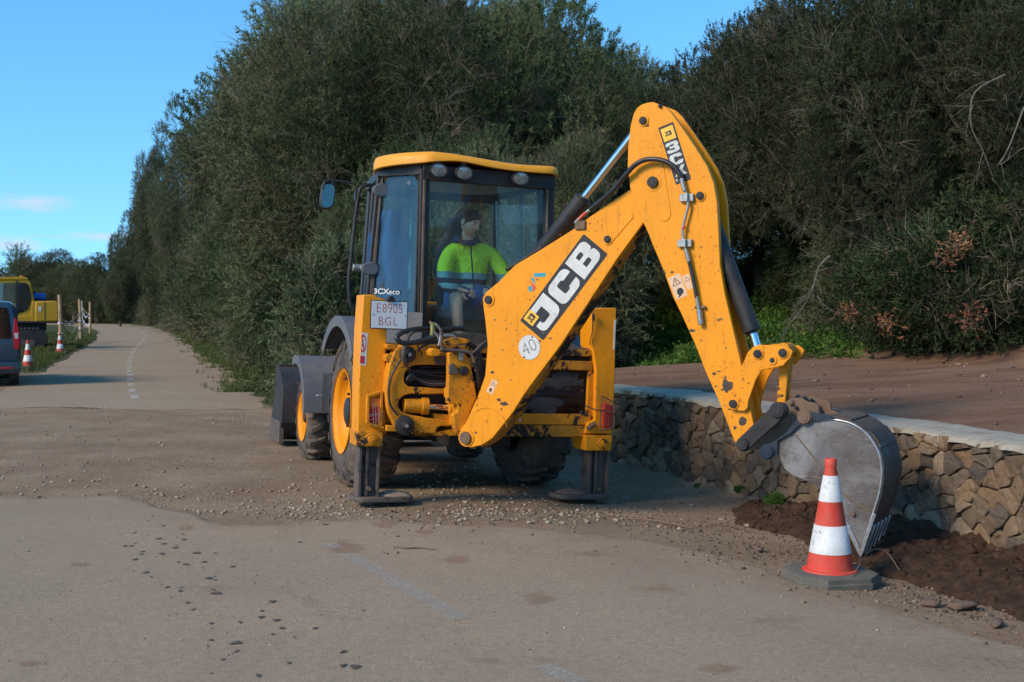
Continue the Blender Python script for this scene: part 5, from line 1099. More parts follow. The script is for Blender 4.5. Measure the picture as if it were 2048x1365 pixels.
def cp(L_, yy, r_, nm, mat, par=root, sub=6): mb = MB(); P = c45(L_); mb.tube([on(MRi, *p, yy if not hasattr(yy, '__len__') else yy[i]) for i, p in enumerate(P)], r_, 12, sub=sub); return P_(nm, mb, mat, par, smooth=180)
rg = random.Random(2)
for k in range(9):
    y0 = 535+k*17; cp([(440, y0+rg.uniform(-10, 10)), (520, y0-12+rg.uniform(-14, 14)), (640, y0+rg.uniform(-18, 18)), (810, y0+rg.uniform(-10, 24))], -.135-.02*(k % 4), .013+.004*(k % 3), 'hose', HOSE)
for k in range(4): cp([(425,665-k*8), (470,628-k*12), (560,640+k*6), (650,660+k*10), (800,668+k*6)], -.20-.012*k, .012, 'hose', HOSE if k % 2 else HOSE2)
cp([(945,172),(870,170),(740,182),(600,172),(500,178),(400,200),(345,235),(340,270),(385,300),(480,300),(600,272),(700,238),(750,235)], [-.15,-.18,-.2,-.24,-.28,-.31,-.33,-.34,-.34,-.33,-.32,-.33,-.34], .022, 'hose', HOSE)
cp([(640,180),(560,185),(500,190),(450,225),(420,290),(400,360),(400,440),(430,520),(470,600)], [-.22,-.25,-.28,-.31,-.33,-.33,-.30,-.22,-.15], .019, 'hose', HOSE2)
cp([(735,175),(745,250),(740,310),(765,355),(830,368),(930,375),(985,385),(1018,410),(1040,470),(1060,560)], -.52, .014, 'steel_pipe', STL)
cp([(1040,470),(1065,540),(1082,620),(1080,700),(1066,770)], [-.53,-.52,-.5,-.45,-.40], .021, 'hose', HOSE)
cp([(750,235),(800,232),(850,238),(875,262)], -.45, .010, 'fitting_pipe', ZNC); cp([(525,380),(560,340),(620,310),(700,290)], -.30, .009, 'hose', HOSE); cp([(388,430),(330,520),(285,610),(262,720),(268,830),(295,900),(345,960)], -.262, .009, 'cable', HOSE)
cp([(1150,290),(1100,325),(1050,375),(1010,400)], [-.35,-.42,-.47,-.5], .013, 'hose', HOSE2); cp([(1160,310),(1110,350),(1075,400),(1060,450)], [-.3,-.38,-.44,-.46], .012, 'hose', HOSE); cp([(980,300),(1010,320),(1045,350),(1080,420),(1090,540),(1090,700)], -.36, .026, 'hose', HOSE)
cp([(640,110),(655,140),(660,180),(700,230),(735,300),(740,380)], [-.2,-.24,-.3,-.34,-.4,-.42], .011, 'hose', HOSE2); cp([(690,130),(720,165),(735,200),(730,260),(715,330)], -.4, .010, 'hose', ZNC)
q = on(MRi, *c45([(660,185)])[0], -.3); mb = MB(); mb.cyl((q.x, -.30, q.z-.05), (q.x, -.30, q.z+.06), .022, n=16); mb.cyl((q.x, -.30, q.z+.05), (q.x, -.30, q.z+.066), .028, n=6); P_('hydraulic_fitting', mb, simple('brass', (.30,.27,.10), .4, metal=.7))
# licence plate, lamp, stickers, tail lamps
PQ = m2([(742,656),(813,655),(814,604),(743,602)], -.17); (x0, z0) = PQ[0]; x1 = PQ[1][0]; z1 = PQ[3][1]; cxp, czp = (x0+x1)/2, (z0+z1)/2
mb = MB(); mb.prism([(x0-.008, z0-.008), (x1+.008, z0-.008), (x1+.008, z1+.008), (x0-.008, z1+.008)], -.17, -.155); mb.box(cxp-.06, cxp+.06, -.155, -.11, czp-.04, czp+.04); lp = P_('licence_plate', mb, BLK, bevel=.004)
mb = MB(); mb.box(x0, x1, -.173, -.165, z0, z1); P_('plate_face', mb, dusty('plate_white', (.60,.64,.66), (.45,.42,.38), amt=.5, rough=.35, scale=5), lp, bevel=.002)
RIM_ = simple('plate_red', (.40,.06,.03), .5); H = (z1-z0)
for k_, ch in enumerate('E8905'): txt(ch, H*.50, RIM_, face_M(Matrix(), x0+.058+(x1-x0-.116)*(k_+(0 if k_ == 0 else .12))/4.12, z1-H*.27, -.1735, 0, .78, 1), lp, 'plate_character', bold=-.0018)
for k_, ch in enumerate('BGL'): txt(ch, H*.46, RIM_, face_M(Matrix(), cxp+(k_-1)*.062-.01, z0+H*.25, -.1735, 0, .80, 1), lp, 'plate_character', bold=-.0015)
for xx in (x0+.018, x1-.014): mb = MB(); mb.cyl((xx, -.176, czp), (xx, -.17, czp), .005, n=10); P_('plate_screw', mb, BLK, lp)
q = m2([(772,603),(790,603),(788,595),(783,592),(778,593)], -.18); mb = MB(); mb.prism(q, -.20, -.13); P_('plate_lamp', mb, BLK, bevel=.004)
Q = [Vector(p) for p in m2([(719.5,730),(732,732),(736,668),(723.5,664)], -.12)]
st = decal('prohibition_sticker', [[(0,0),(1,0),(1,1),(0,1)]], Q, -.12, WHT, pl, .0015, None)
decal('sticker_bar', [[(.0,.05),(.72,.05),(.72,.28),(.0,.28)]], Q, -.1215, simple('sticker_crimson', (.42,.02,.05), .5), st, .0008, None)
mb = MB(); O = disc(.25, .66, 1); n_ = 30
for i in range(n_):
    a0, a1 = 2*pi*i/n_, 2*pi*(i+1)/n_; f = lambda a_, k: tuple(bil(Q, min(max(.30+.52*k*cos(a_), 0), 1), .66+.27*k*sin(a_)))
    mb.prism([f(a0, 1), f(a1, 1), f(a1, .78), f(a0, .78)], -.1223, -.1215)
mb.prism([tuple(bil(Q, .06, .80)), tuple(bil(Q, .14, .86)), tuple(bil(Q, .56, .52)), tuple(bil(Q, .48, .46))], -.1223, -.1215)
P_('prohibition_sign', mb, simple('sign_red', (.50,.02,.03), .5), st, smooth=0)
decal('sign_figure', [[(.18,.58),(.26,.54),(.36,.64),(.34,.78),(.22,.76)]], Q, -.1215, SBLK, st, .0006, None)
# left lamp and its cage
mb = MB(); mb.prism(m2([(740,798),(760,796),(762,846),(739,845)], -.15), -.165, -.12); tl_ = P_('tail_lamp', mb, REDL, pl, bevel=.008)
mb = MB(); mb.prism(m2([(741,798),(760,796),(761,815),(740,816)], -.165), -.170, -.15); P_('indicator_lens', mb, ORL, pl, bevel=.006)
def wires(segs, r_, nm, mat, par, yy): 
    mb = MB()
    for a, b in segs: mb.tube([on(MRi, *a, yy), on(MRi, *b, yy)], r_, 6)
    return P_(nm, mb, mat, par)
mb = MB()
for (a, b) in (((735,793),(765,784)), ((764,786),(762,856)), ((737,848),(768,856)), ((737,793),(736,848))): p, q = on(MRi, *a, -.19), on(MRi, *b, -.19); d = (q-p).normalized(); nrm = Vector((-d.z, 0, d.x))*.010; mb.hexa([p-nrm+Vector((0,-.0,0)), q-nrm, q+nrm, p+nrm], [p-nrm+Vector((0,.06,0)), q-nrm+Vector((0,.06,0)), q+nrm+Vector((0,.06,0)), p+nrm+Vector((0,.06,0))])
cg = P_('lamp_guard', mb, YEL2, pl, bevel=.002)
wires([((746,806),(747,850)),((751,805),(752,852)),((757,812),(757,850)),((737,834),(767,824)),((737,829),(766,832)),((740,840),(766,836))], .0026, 'guard_wire', ZNC, pl, -.20)
mb = MB(); mb.prism(m2([(1208,806),(1226,812),(1224,858),(1206,856)], -.15), -.165, -.12); P_('tail_lamp', mb, REDL, pr, bevel=.008)
wires([((1204,792),(1229,806)),((1229,806),(1227,858)),((1202,862),(1229,855)),((1204,792),(1200,862))], .006, 'lamp_guard', RST, pr, -.20)
wires([((1204+k*5, 794+k*3), (1202+k*5, 861-k)) for k in range(1, 6)]+[((1203,800+k*10), (1229,810+k*8)) for k in range(6)], .0022, 'guard_wire', RST, pr, -.20)
pipe2 = cp([(1010,1000)], 0, .01, 'x', HOSE) if False else None
mb = MB(); mb.tube([on(MRi, 1171, 812, -.2), on(MRi, 1190, 820, -.2), on(MRi, 1228, 826, -.21)], .006, 6); mb.tube([on(MRi, 1175, 858, -.15), on(MRi, 1190, 848, -.15)], .022, 10); P_('lamp_bracket', mb, RST, pr)
mb = MB(); mb.prism(m2([(1228.5,640),(1232,640),(1229,700),(1226,700)], -.122), -.124, -.12); P_('edge_sticker', mb, WHT, pr)
mb = MB(); mb.tube([on(MRi, 1187, 636, -.14), on(MRi, 1184, 665, -.14), on(MRi, 1179, 690, -.12)], .004, 6); mb.cyl(on(MRi, 1187, 628, -.15), on(MRi, 1187, 642, -.15), .012, n=8); P_('post_cable', mb, BLK, pr)
# -- wheels
def wheel(name, x_out, y, z, r_, w, rr, sgn, nlug):
    """axis along x; x_out = outer face, sgn = +1 when the tyre lies to the right of the outer face"""
    t = bpy.data.objects.new(name, None); COL.objects.link(t); t.parent = root
    e = .04; k = r_-rr
    prof = [(rr*.98, .05), (rr+.02, .012), (rr+k*.25, 0), (rr+k*.65, .010), (r_-.045, .045), (r_-.022, .085), (r_-.016, w*.3), (r_-.014, w*.5), (r_-.016, w*.7), (r_-.022, w-.085), (r_-.045, w-.045), (rr+k*.65, w-.010), (rr+k*.25, w), (rr+.02, w-.012), (rr*.98, w-.05)]
    mb = MB(); mb.lathe(prof, (x_out, y, z), (sgn, 0, 0), 56)
    for i in range(nlug):
        for sd in (0, 1):
            th = 2*pi*(i+(.5 if sd else 0))/nlug; sk = .34*(1. if r_ < .6 else .85)*(2*pi/nlug)*1.55
            def pt(xx, rad, ang): return Vector((x_out+sgn*xx, y+rad*sin(ang), z+rad*cos(ang)))
            xi, xm, xo = (w*.54, w*.24, -.002) if sd == 0 else (w*.46, w*.76, w+.002)
            a0 = 2*pi/nlug*.19; secs = []
            for xx, off, rad, ww_ in ((xi, sk, r_+.016, .8), (xm, sk*.35, r_+.014, 1.0), (w*.08 if sd == 0 else w*.92, 0, r_-.004, 1.25), (xo, -sk*.15, r_-.075, 1.3)):
                base = r_-.045 if xx != xo else r_-.10
                secs.append([pt(xx, base-.02 if xx == xo else base, th+off-a0*ww_), pt(xx, rad, th+off-a0*ww_*.72), pt(xx, rad, th+off+a0*ww_*.72), pt(xx, base-.02 if xx == xo else base, th+off+a0*ww_)])
            mb.loft(secs)
    tyre = P_('tyre', mb, TYRE, t, smooth=38)
    mb = MB(); mb.lathe([(rr+.018, -.004), (rr+.020, .006), (rr*.97, .018), (rr*.93, .05), (rr*.90, .10), (rr*.80, .13), (rr*.55, .14), (rr*.40, .12), (rr*.40, .10)], (x_out, y, z), (sgn, 0, 0), 44); rim = P_('rim', mb, YEL, t, smooth=50)
    mb = MB(); mb.lathe([(.001, .015 if r_ < .6 else .035), (rr*.25, .02 if r_ < .6 else .04), (rr*.33, .05), (rr*.36, .12), (rr*.45, .13)], (x_out, y, z), (sgn, 0, 0), 28); P_('hub', mb, BLK, t, smooth=50)
    for j in range(8): a_ = 2*pi*j/8; c = Vector((x_out+sgn*.115, y+rr*.56*cos(a_), z+rr*.56*sin(a_))); mb = MB(); mb.cyl(c, c+Vector((-sgn*.03, 0, 0)), .014, n=6); P_('wheel_nut', mb, BLK, rim)
    mb = MB(); c = Vector((x_out+sgn*.05, y, z+rr*.85)); mb.cyl(c, c+Vector((-sgn*.03, 0, -.03)), .012, n=8); P_('valve', mb, BLK, rim)
    return t
wheel('rear_wheel', -1.09, 1.25, .665, .70, .46, .385, 1, 21)
wheel('rear_wheel', 1.05, 1.25, .685, .70, .46, .385, -1, 21)
wheel('front_wheel', -1.06, 3.42, .445, .475, .34, .265, 1, 17)
wheel('front_wheel', 1.02, 3.42, .46, .475, .34, .265, -1, 17)
# fenders
def fender(x0, x1, y, z, r_, a0, a1, mat, name, lip=.07, grow=0.):
    mb = MB(); n_ = 22; A = []; B_ = []
    for i in range(n_+1):
        a_ = R(a0+(a1-a0)*i/n_); rr = r_+grow*(i/n_); A.append((x0, y-rr*cos(a_), z+rr*sin(a_))); B_.append((x1, y-rr*cos(a_), z+rr*sin(a_)))
    mb.sheet(A, B_, .018)
    A2 = [(x0-.001 if x0 < x1 else x0+.001, q[1]+(y-q[1])*lip/r_, q[2]+(z-q[2])*lip/r_) for q in A]; A1 = [(q[0]-.001, q[1], q[2]) for q in A]
    mb.sheet(A1, A2, .015); return P_(name, mb, mat, bevel=.004)
fender(-1.15, -.60, 1.25, .665, .90, 38, 140, GRY, 'rear_fender', .10); fender(1.12, .60, 1.25, .665, .90, 38, 140, GRY, 'rear_fender', .10)
fender(-1.14, -.70, 3.42, .50, .60, 2, 112, GRY, 'front_fender', .09, .02); fender(1.10, .70, 3.42, .50, .60, 2, 112, GRY, 'front_fender', .09)
# chassis, axles, bonnet, loader
mb = MB(); mb.box(-.46, .46, .05, 4.1, .62, 1.12); mb.box(-.30, .30, .35, 2.0, .42, .64); mb.box(-.9, .9, 1.13, 1.37, .60, .82); mb.box(-.85, .85, 3.34, 3.5, .36, .52); mb.cyl((-.62, 1.25, .67), (.60, 1.25, .68), .13, n=16); P_('chassis', mb, BLK, bevel=.01)
mb = MB(); mb.box(-.98, -.60, 1.95, 2.75, .55, .95); P_('step_box', mb, BLK, bevel=.01)
mb = MB(); mb.box(.58, .94, 1.95, 2.75, .50, .98); P_('fuel_tank', mb, BLK, bevel=.03)
mb = MB(); mb.loft([[(-.48,2.25,1.0),(.48,2.25,1.0),(.48,2.25,1.62),(.30,2.25,1.76),(-.30,2.25,1.76),(-.48,2.25,1.62)],[(-.44,4.2,1.0),(.44,4.2,1.0),(.44,4.2,1.36),(.26,4.2,1.48),(-.26,4.2,1.48),(-.44,4.2,1.36)]]); P_('bonnet', mb, YEL, bevel=.02)
for s_ in (-1, 1):
    mb = MB(); mb.prism([(2.3,1.25),(2.5,1.48),(3.5,1.30),(4.5,.72),(5.0,.36),(4.9,.24),(4.3,.52),(3.4,1.06),(2.6,1.18)], s_*.58-.05, s_*.58+.05, ax='x'); P_('loader_arm', mb, YEL, bevel=.01)
mb = MB(); LB = [(5.62,.02),(5.20,.02),(4.90,.07),(4.74,.25),(4.72,.50),(4.80,.72),(4.97,.86),(5.20,.93)]
A = [(-1.04, y_, z_) for y_, z_ in LB]; B_ = [(1.02, y_, z_) for y_, z_ in LB]; mb.sheet(A, B_, .016); lb = P_('loader_bucket', mb, dusty('loader_grey', (.022,.026,.033), (.10,.07,.055), amt=.5, rough=.5, scale=3, chips=4, chipc=(.16,.07,.035)), bevel=.003)
for xx in (-1.06, 1.02): mb = MB(); mb.prism(LB+[(5.30,.93),(5.36,.60),(5.66,.05)], xx, xx+.022, ax='x'); P_('bucket_side', mb, BLK, lb, bevel=.003)
mb = MB(); mb.box(-1.07, 1.05, 5.3, 5.72, -.01, .022); mb.box(-1.08, -1.02, 4.8, 5.5, -.005, .26); P_('cutting_edge', mb, STL, lb, bevel=.004)
mb = MB(); mb.box(-1.04, 1.02, 5.16, 5.26, .885, .945); P_('bucket_spill_edge', mb, BLK, lb, bevel=.004)
mb = MB(); mb.box(-1.02, -.80, 2.85, 3.05, .62, .72); P_('side_lamp', mb, ZNC, bevel=.01)

# ------------------------------------------------------------------ cab
def beam(name, pts, w, d, mat, par=root, bevel=.006):   # square bar along pts, w across, d deep
    mb = MB(); secs = []
    for p in pts: p = Vector(p); secs.append([(p.x-w/2, p.y-d/2, p.z), (p.x+w/2, p.y-d/2, p.z), (p.x+w/2, p.y+d/2, p.z), (p.x-w/2, p.y+d/2, p.z)])
    mb.loft(secs); return P_(name, mb, mat, par, bevel=bevel)
BL_, TL_ = (-.985, .80), (-.905, .80)       # left rear corner post, foot and head
BR_, TR_ = (.73, .80), (.67, .80)
post_c = beam('cab_post', [(-.585,.385,1.40),(-.615,.385,2.90)], .085, .10, BLK)
beam('door_seal', [(-.60,.328,1.45),(-.622,.328,2.85)], .026, .02, BRN, post_c)
pr2 = beam('cab_post', [(.63,.385,1.40),(.585,.385,2.90)], .07, .10, BLK); beam('door_seal', [(.59,.328,1.45),(.552,.328,2.85)], .022, .02, BRN, pr2)
pl2 = beam('cab_post', [(BL_[0],.82,1.45),(TL_[0],.82,2.90)], .055, .06, BLK); beam('door_seal', [(BL_[0]+.012,.785,1.5),(TL_[0]+.012,.785,2.84)], .022, .02, BRN, pl2)
beam('cab_post', [(BR_[0],.82,1.45),(TR_[0],.82,2.90)], .055, .06, BLK)
for xa, xb in ((-.76,-.71), (.66,.62)): beam('cab_post', [(xa,2.02,1.30),(xb,1.98,2.92)], .06, .08, BLK); beam('cab_post', [(xa*1.16,1.45,1.20),(xb*1.14,1.45,2.92)], .03, .05, BLK)
def bar(name, a, b, z0, z1, th, mat, par=root):         # upright strip between two plan points
    a = Vector((a[0], a[1], 0)); b = Vector((b[0], b[1], 0)); d = (b-a).normalized(); n_ = Vector((d.y, -d.x, 0))*th/2
    lo = [a-n_, b-n_, b+n_, a+n_]; mb = MB(); mb.hexa([(p.x, p.y, z0) for p in lo], [(p.x, p.y, z1) for p in lo]); return P_(name, mb, mat, par, bevel=.004)
bar('cab_header', (-.64,.36), (.62,.36), 2.80, 2.93, .09, BLK); bar('cab_header', (-.63,.37), (-.92,.80), 2.845, 2.93, .06, BLK); bar('cab_header', (.60,.37), (.68,.80), 2.845, 2.93, .06, BLK)
for xa, xb in ((-.905,-.73), (.685,.62)): bar('cab_header', (xa,.80), (xb,2.0), 2.84, 2.93, .05, BLK)
bar('cab_header', (-.73,2.0), (.64,2.0), 2.80, 2.93, .06, BLK)
# lower body of the cab
mb = MB(); plan = [(-.56,.34),(.60,.34),(.82,.80),(.68,2.05),(-.78,2.05),(-1.0,.80)]
mb.prism(plan, 1.12, 1.34, ax='z'); P_('cab_floor', mb, BLK, bevel=.01)
bar('cab_sill', (-.60,.36), (.60,.36), 1.30, 1.445, .07, PST); bar('cab_sill', (-.62,.37), (-.985,.80), 1.34, 1.60, .05, PST); bar('cab_sill', (.62,.37), (.81,.80), 1.34, 1.55, .05, PST)
for xa, xb in ((-.985,-.77), (.82,.68)): bar('cab_sill', (xa,.80), (xb,2.0), 1.34, 1.50, .05, PST)
mb = MB(); mb.box(-.70, .70, .16, .33, 1.05, 1.34); P_('rear_console', mb, BLK, bevel=.02)
mb = MB(); mb.prism([(-1.0,.66),(-.60,.28),(-.60,.34),(-1.0,.78)], 1.25, 1.62, ax='z'); P_('corner_panel', mb, GRY, bevel=.01)
# glazing
def pane(name, A, B_, mat, par=root, th=.005):           # quad A(bottom-left, bottom-right, top-right, top-left)
    A = [Vector(p) for p in A]; n_ = (A[1]-A[0]).cross(A[3]-A[0]).normalized()*th; mb = MB(); P = []
    c = sum(A, Vector())/4
    for i in range(4):
        for q in (A[i-1], A[(i+1) % 4]): L_ = (q-A[i]).length; P.append(A[i]+(q-A[i])*min(.3, B_/L_))
    m_ = len(P); mb.add(P+[p+n_ for p in P], [tuple(range(m_)), tuple(range(2*m_-1, m_-1, -1))]+[(i, m_+i, m_+(i+1) % m_, (i+1) % m_) for i in range(m_)]); return P_(name, mb, mat, par, smooth=0)
rw = pane('rear_window', [(-.545,.372,1.44),(.60,.372,1.44),(.555,.372,2.81),(-.572,.372,2.81)], .04, GLS)
qw = pane('quarter_window', [(-.945,.765,1.62),(-.645,.405,1.53),(-.655,.405,2.84),(-.885,.765,2.85)], .06, GLQ)
mb = MB(); ring = [Vector(p) for p in ((-.955,.752,1.60),(-.640,.390,1.50),(-.652,.390,2.86),(-.893,.752,2.87))]
mb.tube(ring+[ring[0]], .012, 8); P_('window_seal', mb, BLK, qw, smooth=60)
pane('quarter_window', [(.645,.405,1.50),(.72,.765,1.55),(.67,.765,2.85),(.635,.405,2.84)], .06, GLQ)
pane('side_window', [(-.975,.86,1.50),(-.77,1.98,1.45),(-.72,1.98,2.85),(-.905,.86,2.85)], .04, GLS)
pane('side_window', [(.745,.86,1.50),(.65,1.98,1.45),(.61,1.98,2.85),(.685,.86,2.85)], .04, GLS)
pane('front_window', [(-.74,2.02,1.50),(.64,2.02,1.50),(.60,2.0,2.82),(-.70,2.0,2.82)], .04, GLS)
# dusty frosted band and a vertical divider seen through the rear window
beam('wiper', [(.40,.36,1.75),(.36,.355,2.45)], .012, .012, BLK)
# roof
plan = [(-.60,.24),(-.35,.215),(0,.205),(.35,.215),(.60,.25),(.68,.42),(.715,.70),(.70,1.2),(.63,1.8),(.52,2.06),(.35,2.14),(0,2.16),(-.38,2.14),(-.62,2.04),(-.74,1.8),(-.87,1.2),(-.975,.75),(-.86,.46)]
pp = catmull([(p[0], p[1]) for p in plan]+[(plan[0][0], plan[0][1])], 4)[:-1]
def rz_(x, y): # lower edge of the roof skirt: a shallow wave along the rear
    f = max(0, 1-(y-.2)/.5); return 2.944+f*(.034*math.exp(-((x+.36)/.24)**2)-.012*math.exp(-((x-.25)/.3)**2)+.0)-.035*(1-f)
def rt_(x, y): f = max(0, 1-(y-.2)/1.4); return 3.004+f*(.030*math.exp(-((x+.62)/.42)**2)-.022*math.exp(-((x-.25)/.35)**2))
def ringz(k, fz): c = Vector((0, 1.2, 0)); return [(c.x+(p.x-c.x)*k, c.y+(p.y-c.y)*k, fz(p.x, p.y)) for p in pp]
mb = MB(); mb.loft([ringz(.93, lambda x, y: rz_(x, y)+.012), ringz(.985, lambda x, y: rz_(x, y)-.008), ringz(1.0, rz_), ringz(1.0, lambda x, y: rz_(x, y)*.35+rt_(x, y)*.65-.012), ringz(.985, lambda x, y: rt_(x, y)), ringz(.95, lambda x, y: rt_(x, y)+.014), ringz(.86, lambda x, y: rt_(x, y)+.022), ringz(.5, lambda x, y: rt_(x, y)+.030)])
P_('cab_roof', mb, YROOF, smooth=50)
mb = MB(); mb.prism([(p[0]*.84, 1.2+(p[1]-1.2)*.78) for p in plan], 2.875, 2.90, ax='z'); P_('headliner', mb, simple('liner', (.30,.31,.31), .9))
# working lights
LENS = NT('lamp_lens'); LENS.col(LENS.mix(LENS.ramp(LENS.voro(90), .1, .5), (.55,.57,.55), (.22,.24,.24))); LENS.rough(.12); LENS.metal(.5)
for (u, v) in ((877,341),(928,346.5),(1041,357.5)):
    c = on(MRi, u, v, .235); mb = MB(); d = Vector((0, -1, -.12)).normalized()
    Ms = Matrix.Translation(c)@Matrix.Diagonal((1.22, 1, .88, 1)).to_4x4()
    mb.lathe([(.001,-.065),(.045,-.055),(.066,-.025),(.072,0),(.070,.012),(.060,.012)], (0, 0, 0), tuple(d), 28, M=Ms); hl = P_('work_light', mb, BLK, smooth=50)
    mb = MB(); mb.lathe([(.001,.014),(.035,.012),(.061,.008),(.061,.0)], (0, 0, 0), tuple(d), 28, M=Ms); P_('lens', mb, LENS.mat, hl, smooth=60)
    mb = MB(); mb.box(c.x-.018, c.x+.018, c.y+.01, c.y+.04, c.z+.04, c.z+.10); mb.box(c.x-.02, c.x+.02, c.y-.0, c.y+.13, c.z+.075, c.z+.09); P_('light_bracket', mb, BLK, hl)
# hinges, side lamp, mirror and grab rail
for (u, v, w_, h_) in ((763,381,.075,.062), (742,538,.085,.060)):
    c = on(MRi, u, v, .76); mb = MB(); n_ = 16; P = [(c.x+w_*cos(2*pi*i/n_)*(1.15 if cos(2*pi*i/n_) < 0 else .8), c.z+h_*sin(2*pi*i/n_)*(1 if cos(2*pi*i/n_) < 0 else 1.05)) for i in range(n_)]; mb.prism(P, .725, .765); P_('hinge', mb, GRY, bevel=.010)
q = on(MRi, 711, 536, .95); mb = MB(); mb.cyl((q.x-.03, .93, q.z), (q.x+.06, .93, q.z), .035, n=18); mb.box(q.x+.03, q.x+.14, .88, .93, q.z-.02, q.z+.02); P_('side_lamp', mb, ZNC, bevel=.004)
mb = MB(); mb.tube(m3([(748,371),(733,371),(722,377),(717,392),(709,450),(702,520),(698,555),(699,595),(703,612),(712,620),(724,617)], .98), .017, 10, sub=5); gr = P_('grab_rail', mb, BLK, smooth=180)
mb = MB(); mb.tube(m3([(714,389),(712,372),(700,366),(670,362),(655,362),(648,368),(646,380)], 1.0), .011, 9, sub=5); mb.box(*[f for f in (on(MRi,714,390,1.0).x-.022, on(MRi,714,390,1.0).x+.022, .97, 1.03, on(MRi,714,390,1.0).z-.05, on(MRi,714,390,1.0).z+.03)]); P_('mirror_arm', mb, BLK, gr, smooth=60)
MP = m2([(645,369),(650,366),(664,366),(671,371),(672,382),(668,408),(663,416),(655,419),(645,418),(641,410),(641,395)], 1.0); mb = MB(); mb.prism(rnd_poly(MP, .2), 1.0, 1.06); mi = P_('mirror', mb, BLK, bevel=.012)
c_ = (sum(p[0] for p in MP)/len(MP), sum(p[1] for p in MP)/len(MP)); MG = [(c_[0]+(p[0]-c_[0])*.84, c_[1]+(p[1]-c_[1])*.88) for p in MP]
mb = MB(); mb.prism(MG, .997, 1.002); P_('mirror_glass', mb, simple('mirror_dark_reflection', (.10,.14,.15), .04, metal=1., var=.05), mi, smooth=0)  # dark reflection of trees put into the mirror's colour
mb = MB(); mb.tube([(.69,.78,2.60),(.77,.80,2.60),(.79,.80,2.56),(.79,.80,2.2)], .014, 8, sub=3); mb.box(.76, .81, .76, .82, 2.28, 2.42); P_('grab_rail', mb, BLK, smooth=60)
# lettering on the quarter pane, door handles behind it
A, B_, C_, D_ = Vector((-.945,.765,1.62)), Vector((-.645,.405,1.53)), Vector((-.655,.405,2.84)), Vector((-.885,.765,2.85))
ex = (B_-A); ex.z = 0; ex.normalize(); ez = Vector((0, 0, 1)); en = ex.cross(ez)
o_ray = MRi@CAM; d_ray = MRi.to_3x3()@ray(776, 584); tq = (A-o_ray).dot(en)/d_ray.dot(en); pq = o_ray+d_ray*tq+en*.012
Mq = Matrix(((ex.x, 0, en.x, pq.x), (ex.y, 0, en.y, pq.y), (0, 1, 0, pq.z), (0, 0, 0, 1)))
txt('3CX', .078, WHT, Mq@Matrix.Translation((-.068, 0, 0))@Matrix.Diagonal((1.15, .85, 1, 1)), qw, bold=.0022); txt('eco', .080, WHT, Mq@Matrix.Translation((.078, -.002, 0))@Matrix.Diagonal((1.05, .85, 1, 1)), qw, bold=.0004)
def qpt(u, v, off):
    d_ray = MRi.to_3x3()@ray(u, v); return o_ray+d_ray*((A-o_ray).dot(en)/d_ray.dot(en))-en*off
for pts, mt in (([(808,362),(818,366),(829,369)], GRY), ([(820,524),(833,527),(838,532),(838,545)], BRN), ([(762,562),(764,572),(766,578)], BLK)):
    mb = MB(); mb.tube([qpt(u, v, .03) for u, v in pts], .014, 8, sub=3); c = qpt(*pts[1], .02); mb.cyl(c, c+en*.02, .02, n=12); P_('window_catch', mb, mt, qw)
# inside: seat, console, levers, wheel, blue coat on its hook
SEAT = simple('seat_cloth', (.045,.055,.075), .9, var=.3, scale=30, bump=.3)
mb = MB(); mb.loft([[(.02-w/2, .62, z), (.02+w/2, .62, z), (.02+w/2, 1.12, z), (.02-w/2, 1.12, z)] for w, z in ((.44,1.56),(.50,1.60),(.50,1.68),(.44,1.71))]); P_('seat', mb, SEAT, bevel=.03)
mb = MB(); mb.loft([[(.02-w/2, y, z), (.02+w/2, y, z), (.02+w/2, y+.12, z), (.02-w/2, y+.12, z)] for w, y, z in ((.46,1.08,1.66),(.50,1.10,1.9),(.50,1.14,2.25),(.34,1.18,2.38),(.28,1.19,2.50),(.24,1.20,2.56))]); P_('seat_back', mb, SEAT, bevel=.03)
mb = MB(); mb.lathe([(.20,0),(.19,.03),(.155,.06),(.19,.09),(.155,.12),(.19,.15),(.155,.18),(.18,.22)], (.02,.86,1.34), (0,0,1), 26); P_('seat_bellows', mb, simple('bellows', (.14,.12,.085), .6), smooth=40)
mb = MB(); mb.box(.34, .62, .42, .85, 1.34, 1.66); mb.box(-.62, -.38, 1.15, 1.9, 1.34, 1.85); P_('console', mb, BLK, bevel=.03)
for (x_, y_) in ((.33,.50), (.24,.46)): mb = MB(); mb.tube([(x_+.03, y_, 1.55), (x_+.02, y_, 1.80), (x_, y_, 1.96)], .009, 8, sub=3); mb.lathe([(.001,-.03),(.02,-.02),(.026,0),(.018,.02),(.001,.028)], (x_, y_, 1.97), (0, 0, 1), 14); P_('control_lever', mb, BLK)
mb = MB(); mb.tube([(.05+.18*cos(a_), 1.62+.12*sin(a_), 2.02+.13*sin(a_)) for a_ in np.linspace(0, 2*pi, 25)], .013, 8, cap=False); mb.tube([(.05,1.62,2.02),(.05,1.72,1.6),(.05,1.74,1.34)], .025, 10); P_('steering_wheel', mb, BLK, smooth=60)
mb = MB(); mb.box(-.5, .5, 1.80, 2.0, 1.34, 1.72); P_('dashboard', mb, BLK, bevel=.04)
mb = MB(); mb.tube([(.44,1.2,1.5),(.40,1.2,2.1),(.37,1.22,2.75)], .012, 8, sub=3); P_('inner_rail', mb, ZNC)
mb = MB(); mb.tube([(-.28,1.9,1.7),(-.30,1.9,2.3),(-.30,1.88,2.85)], .018, 8, sub=3); P_('inner_rail', mb, simple('green_post', (.10,.30,.26), .5))
mb = MB(); rows = []
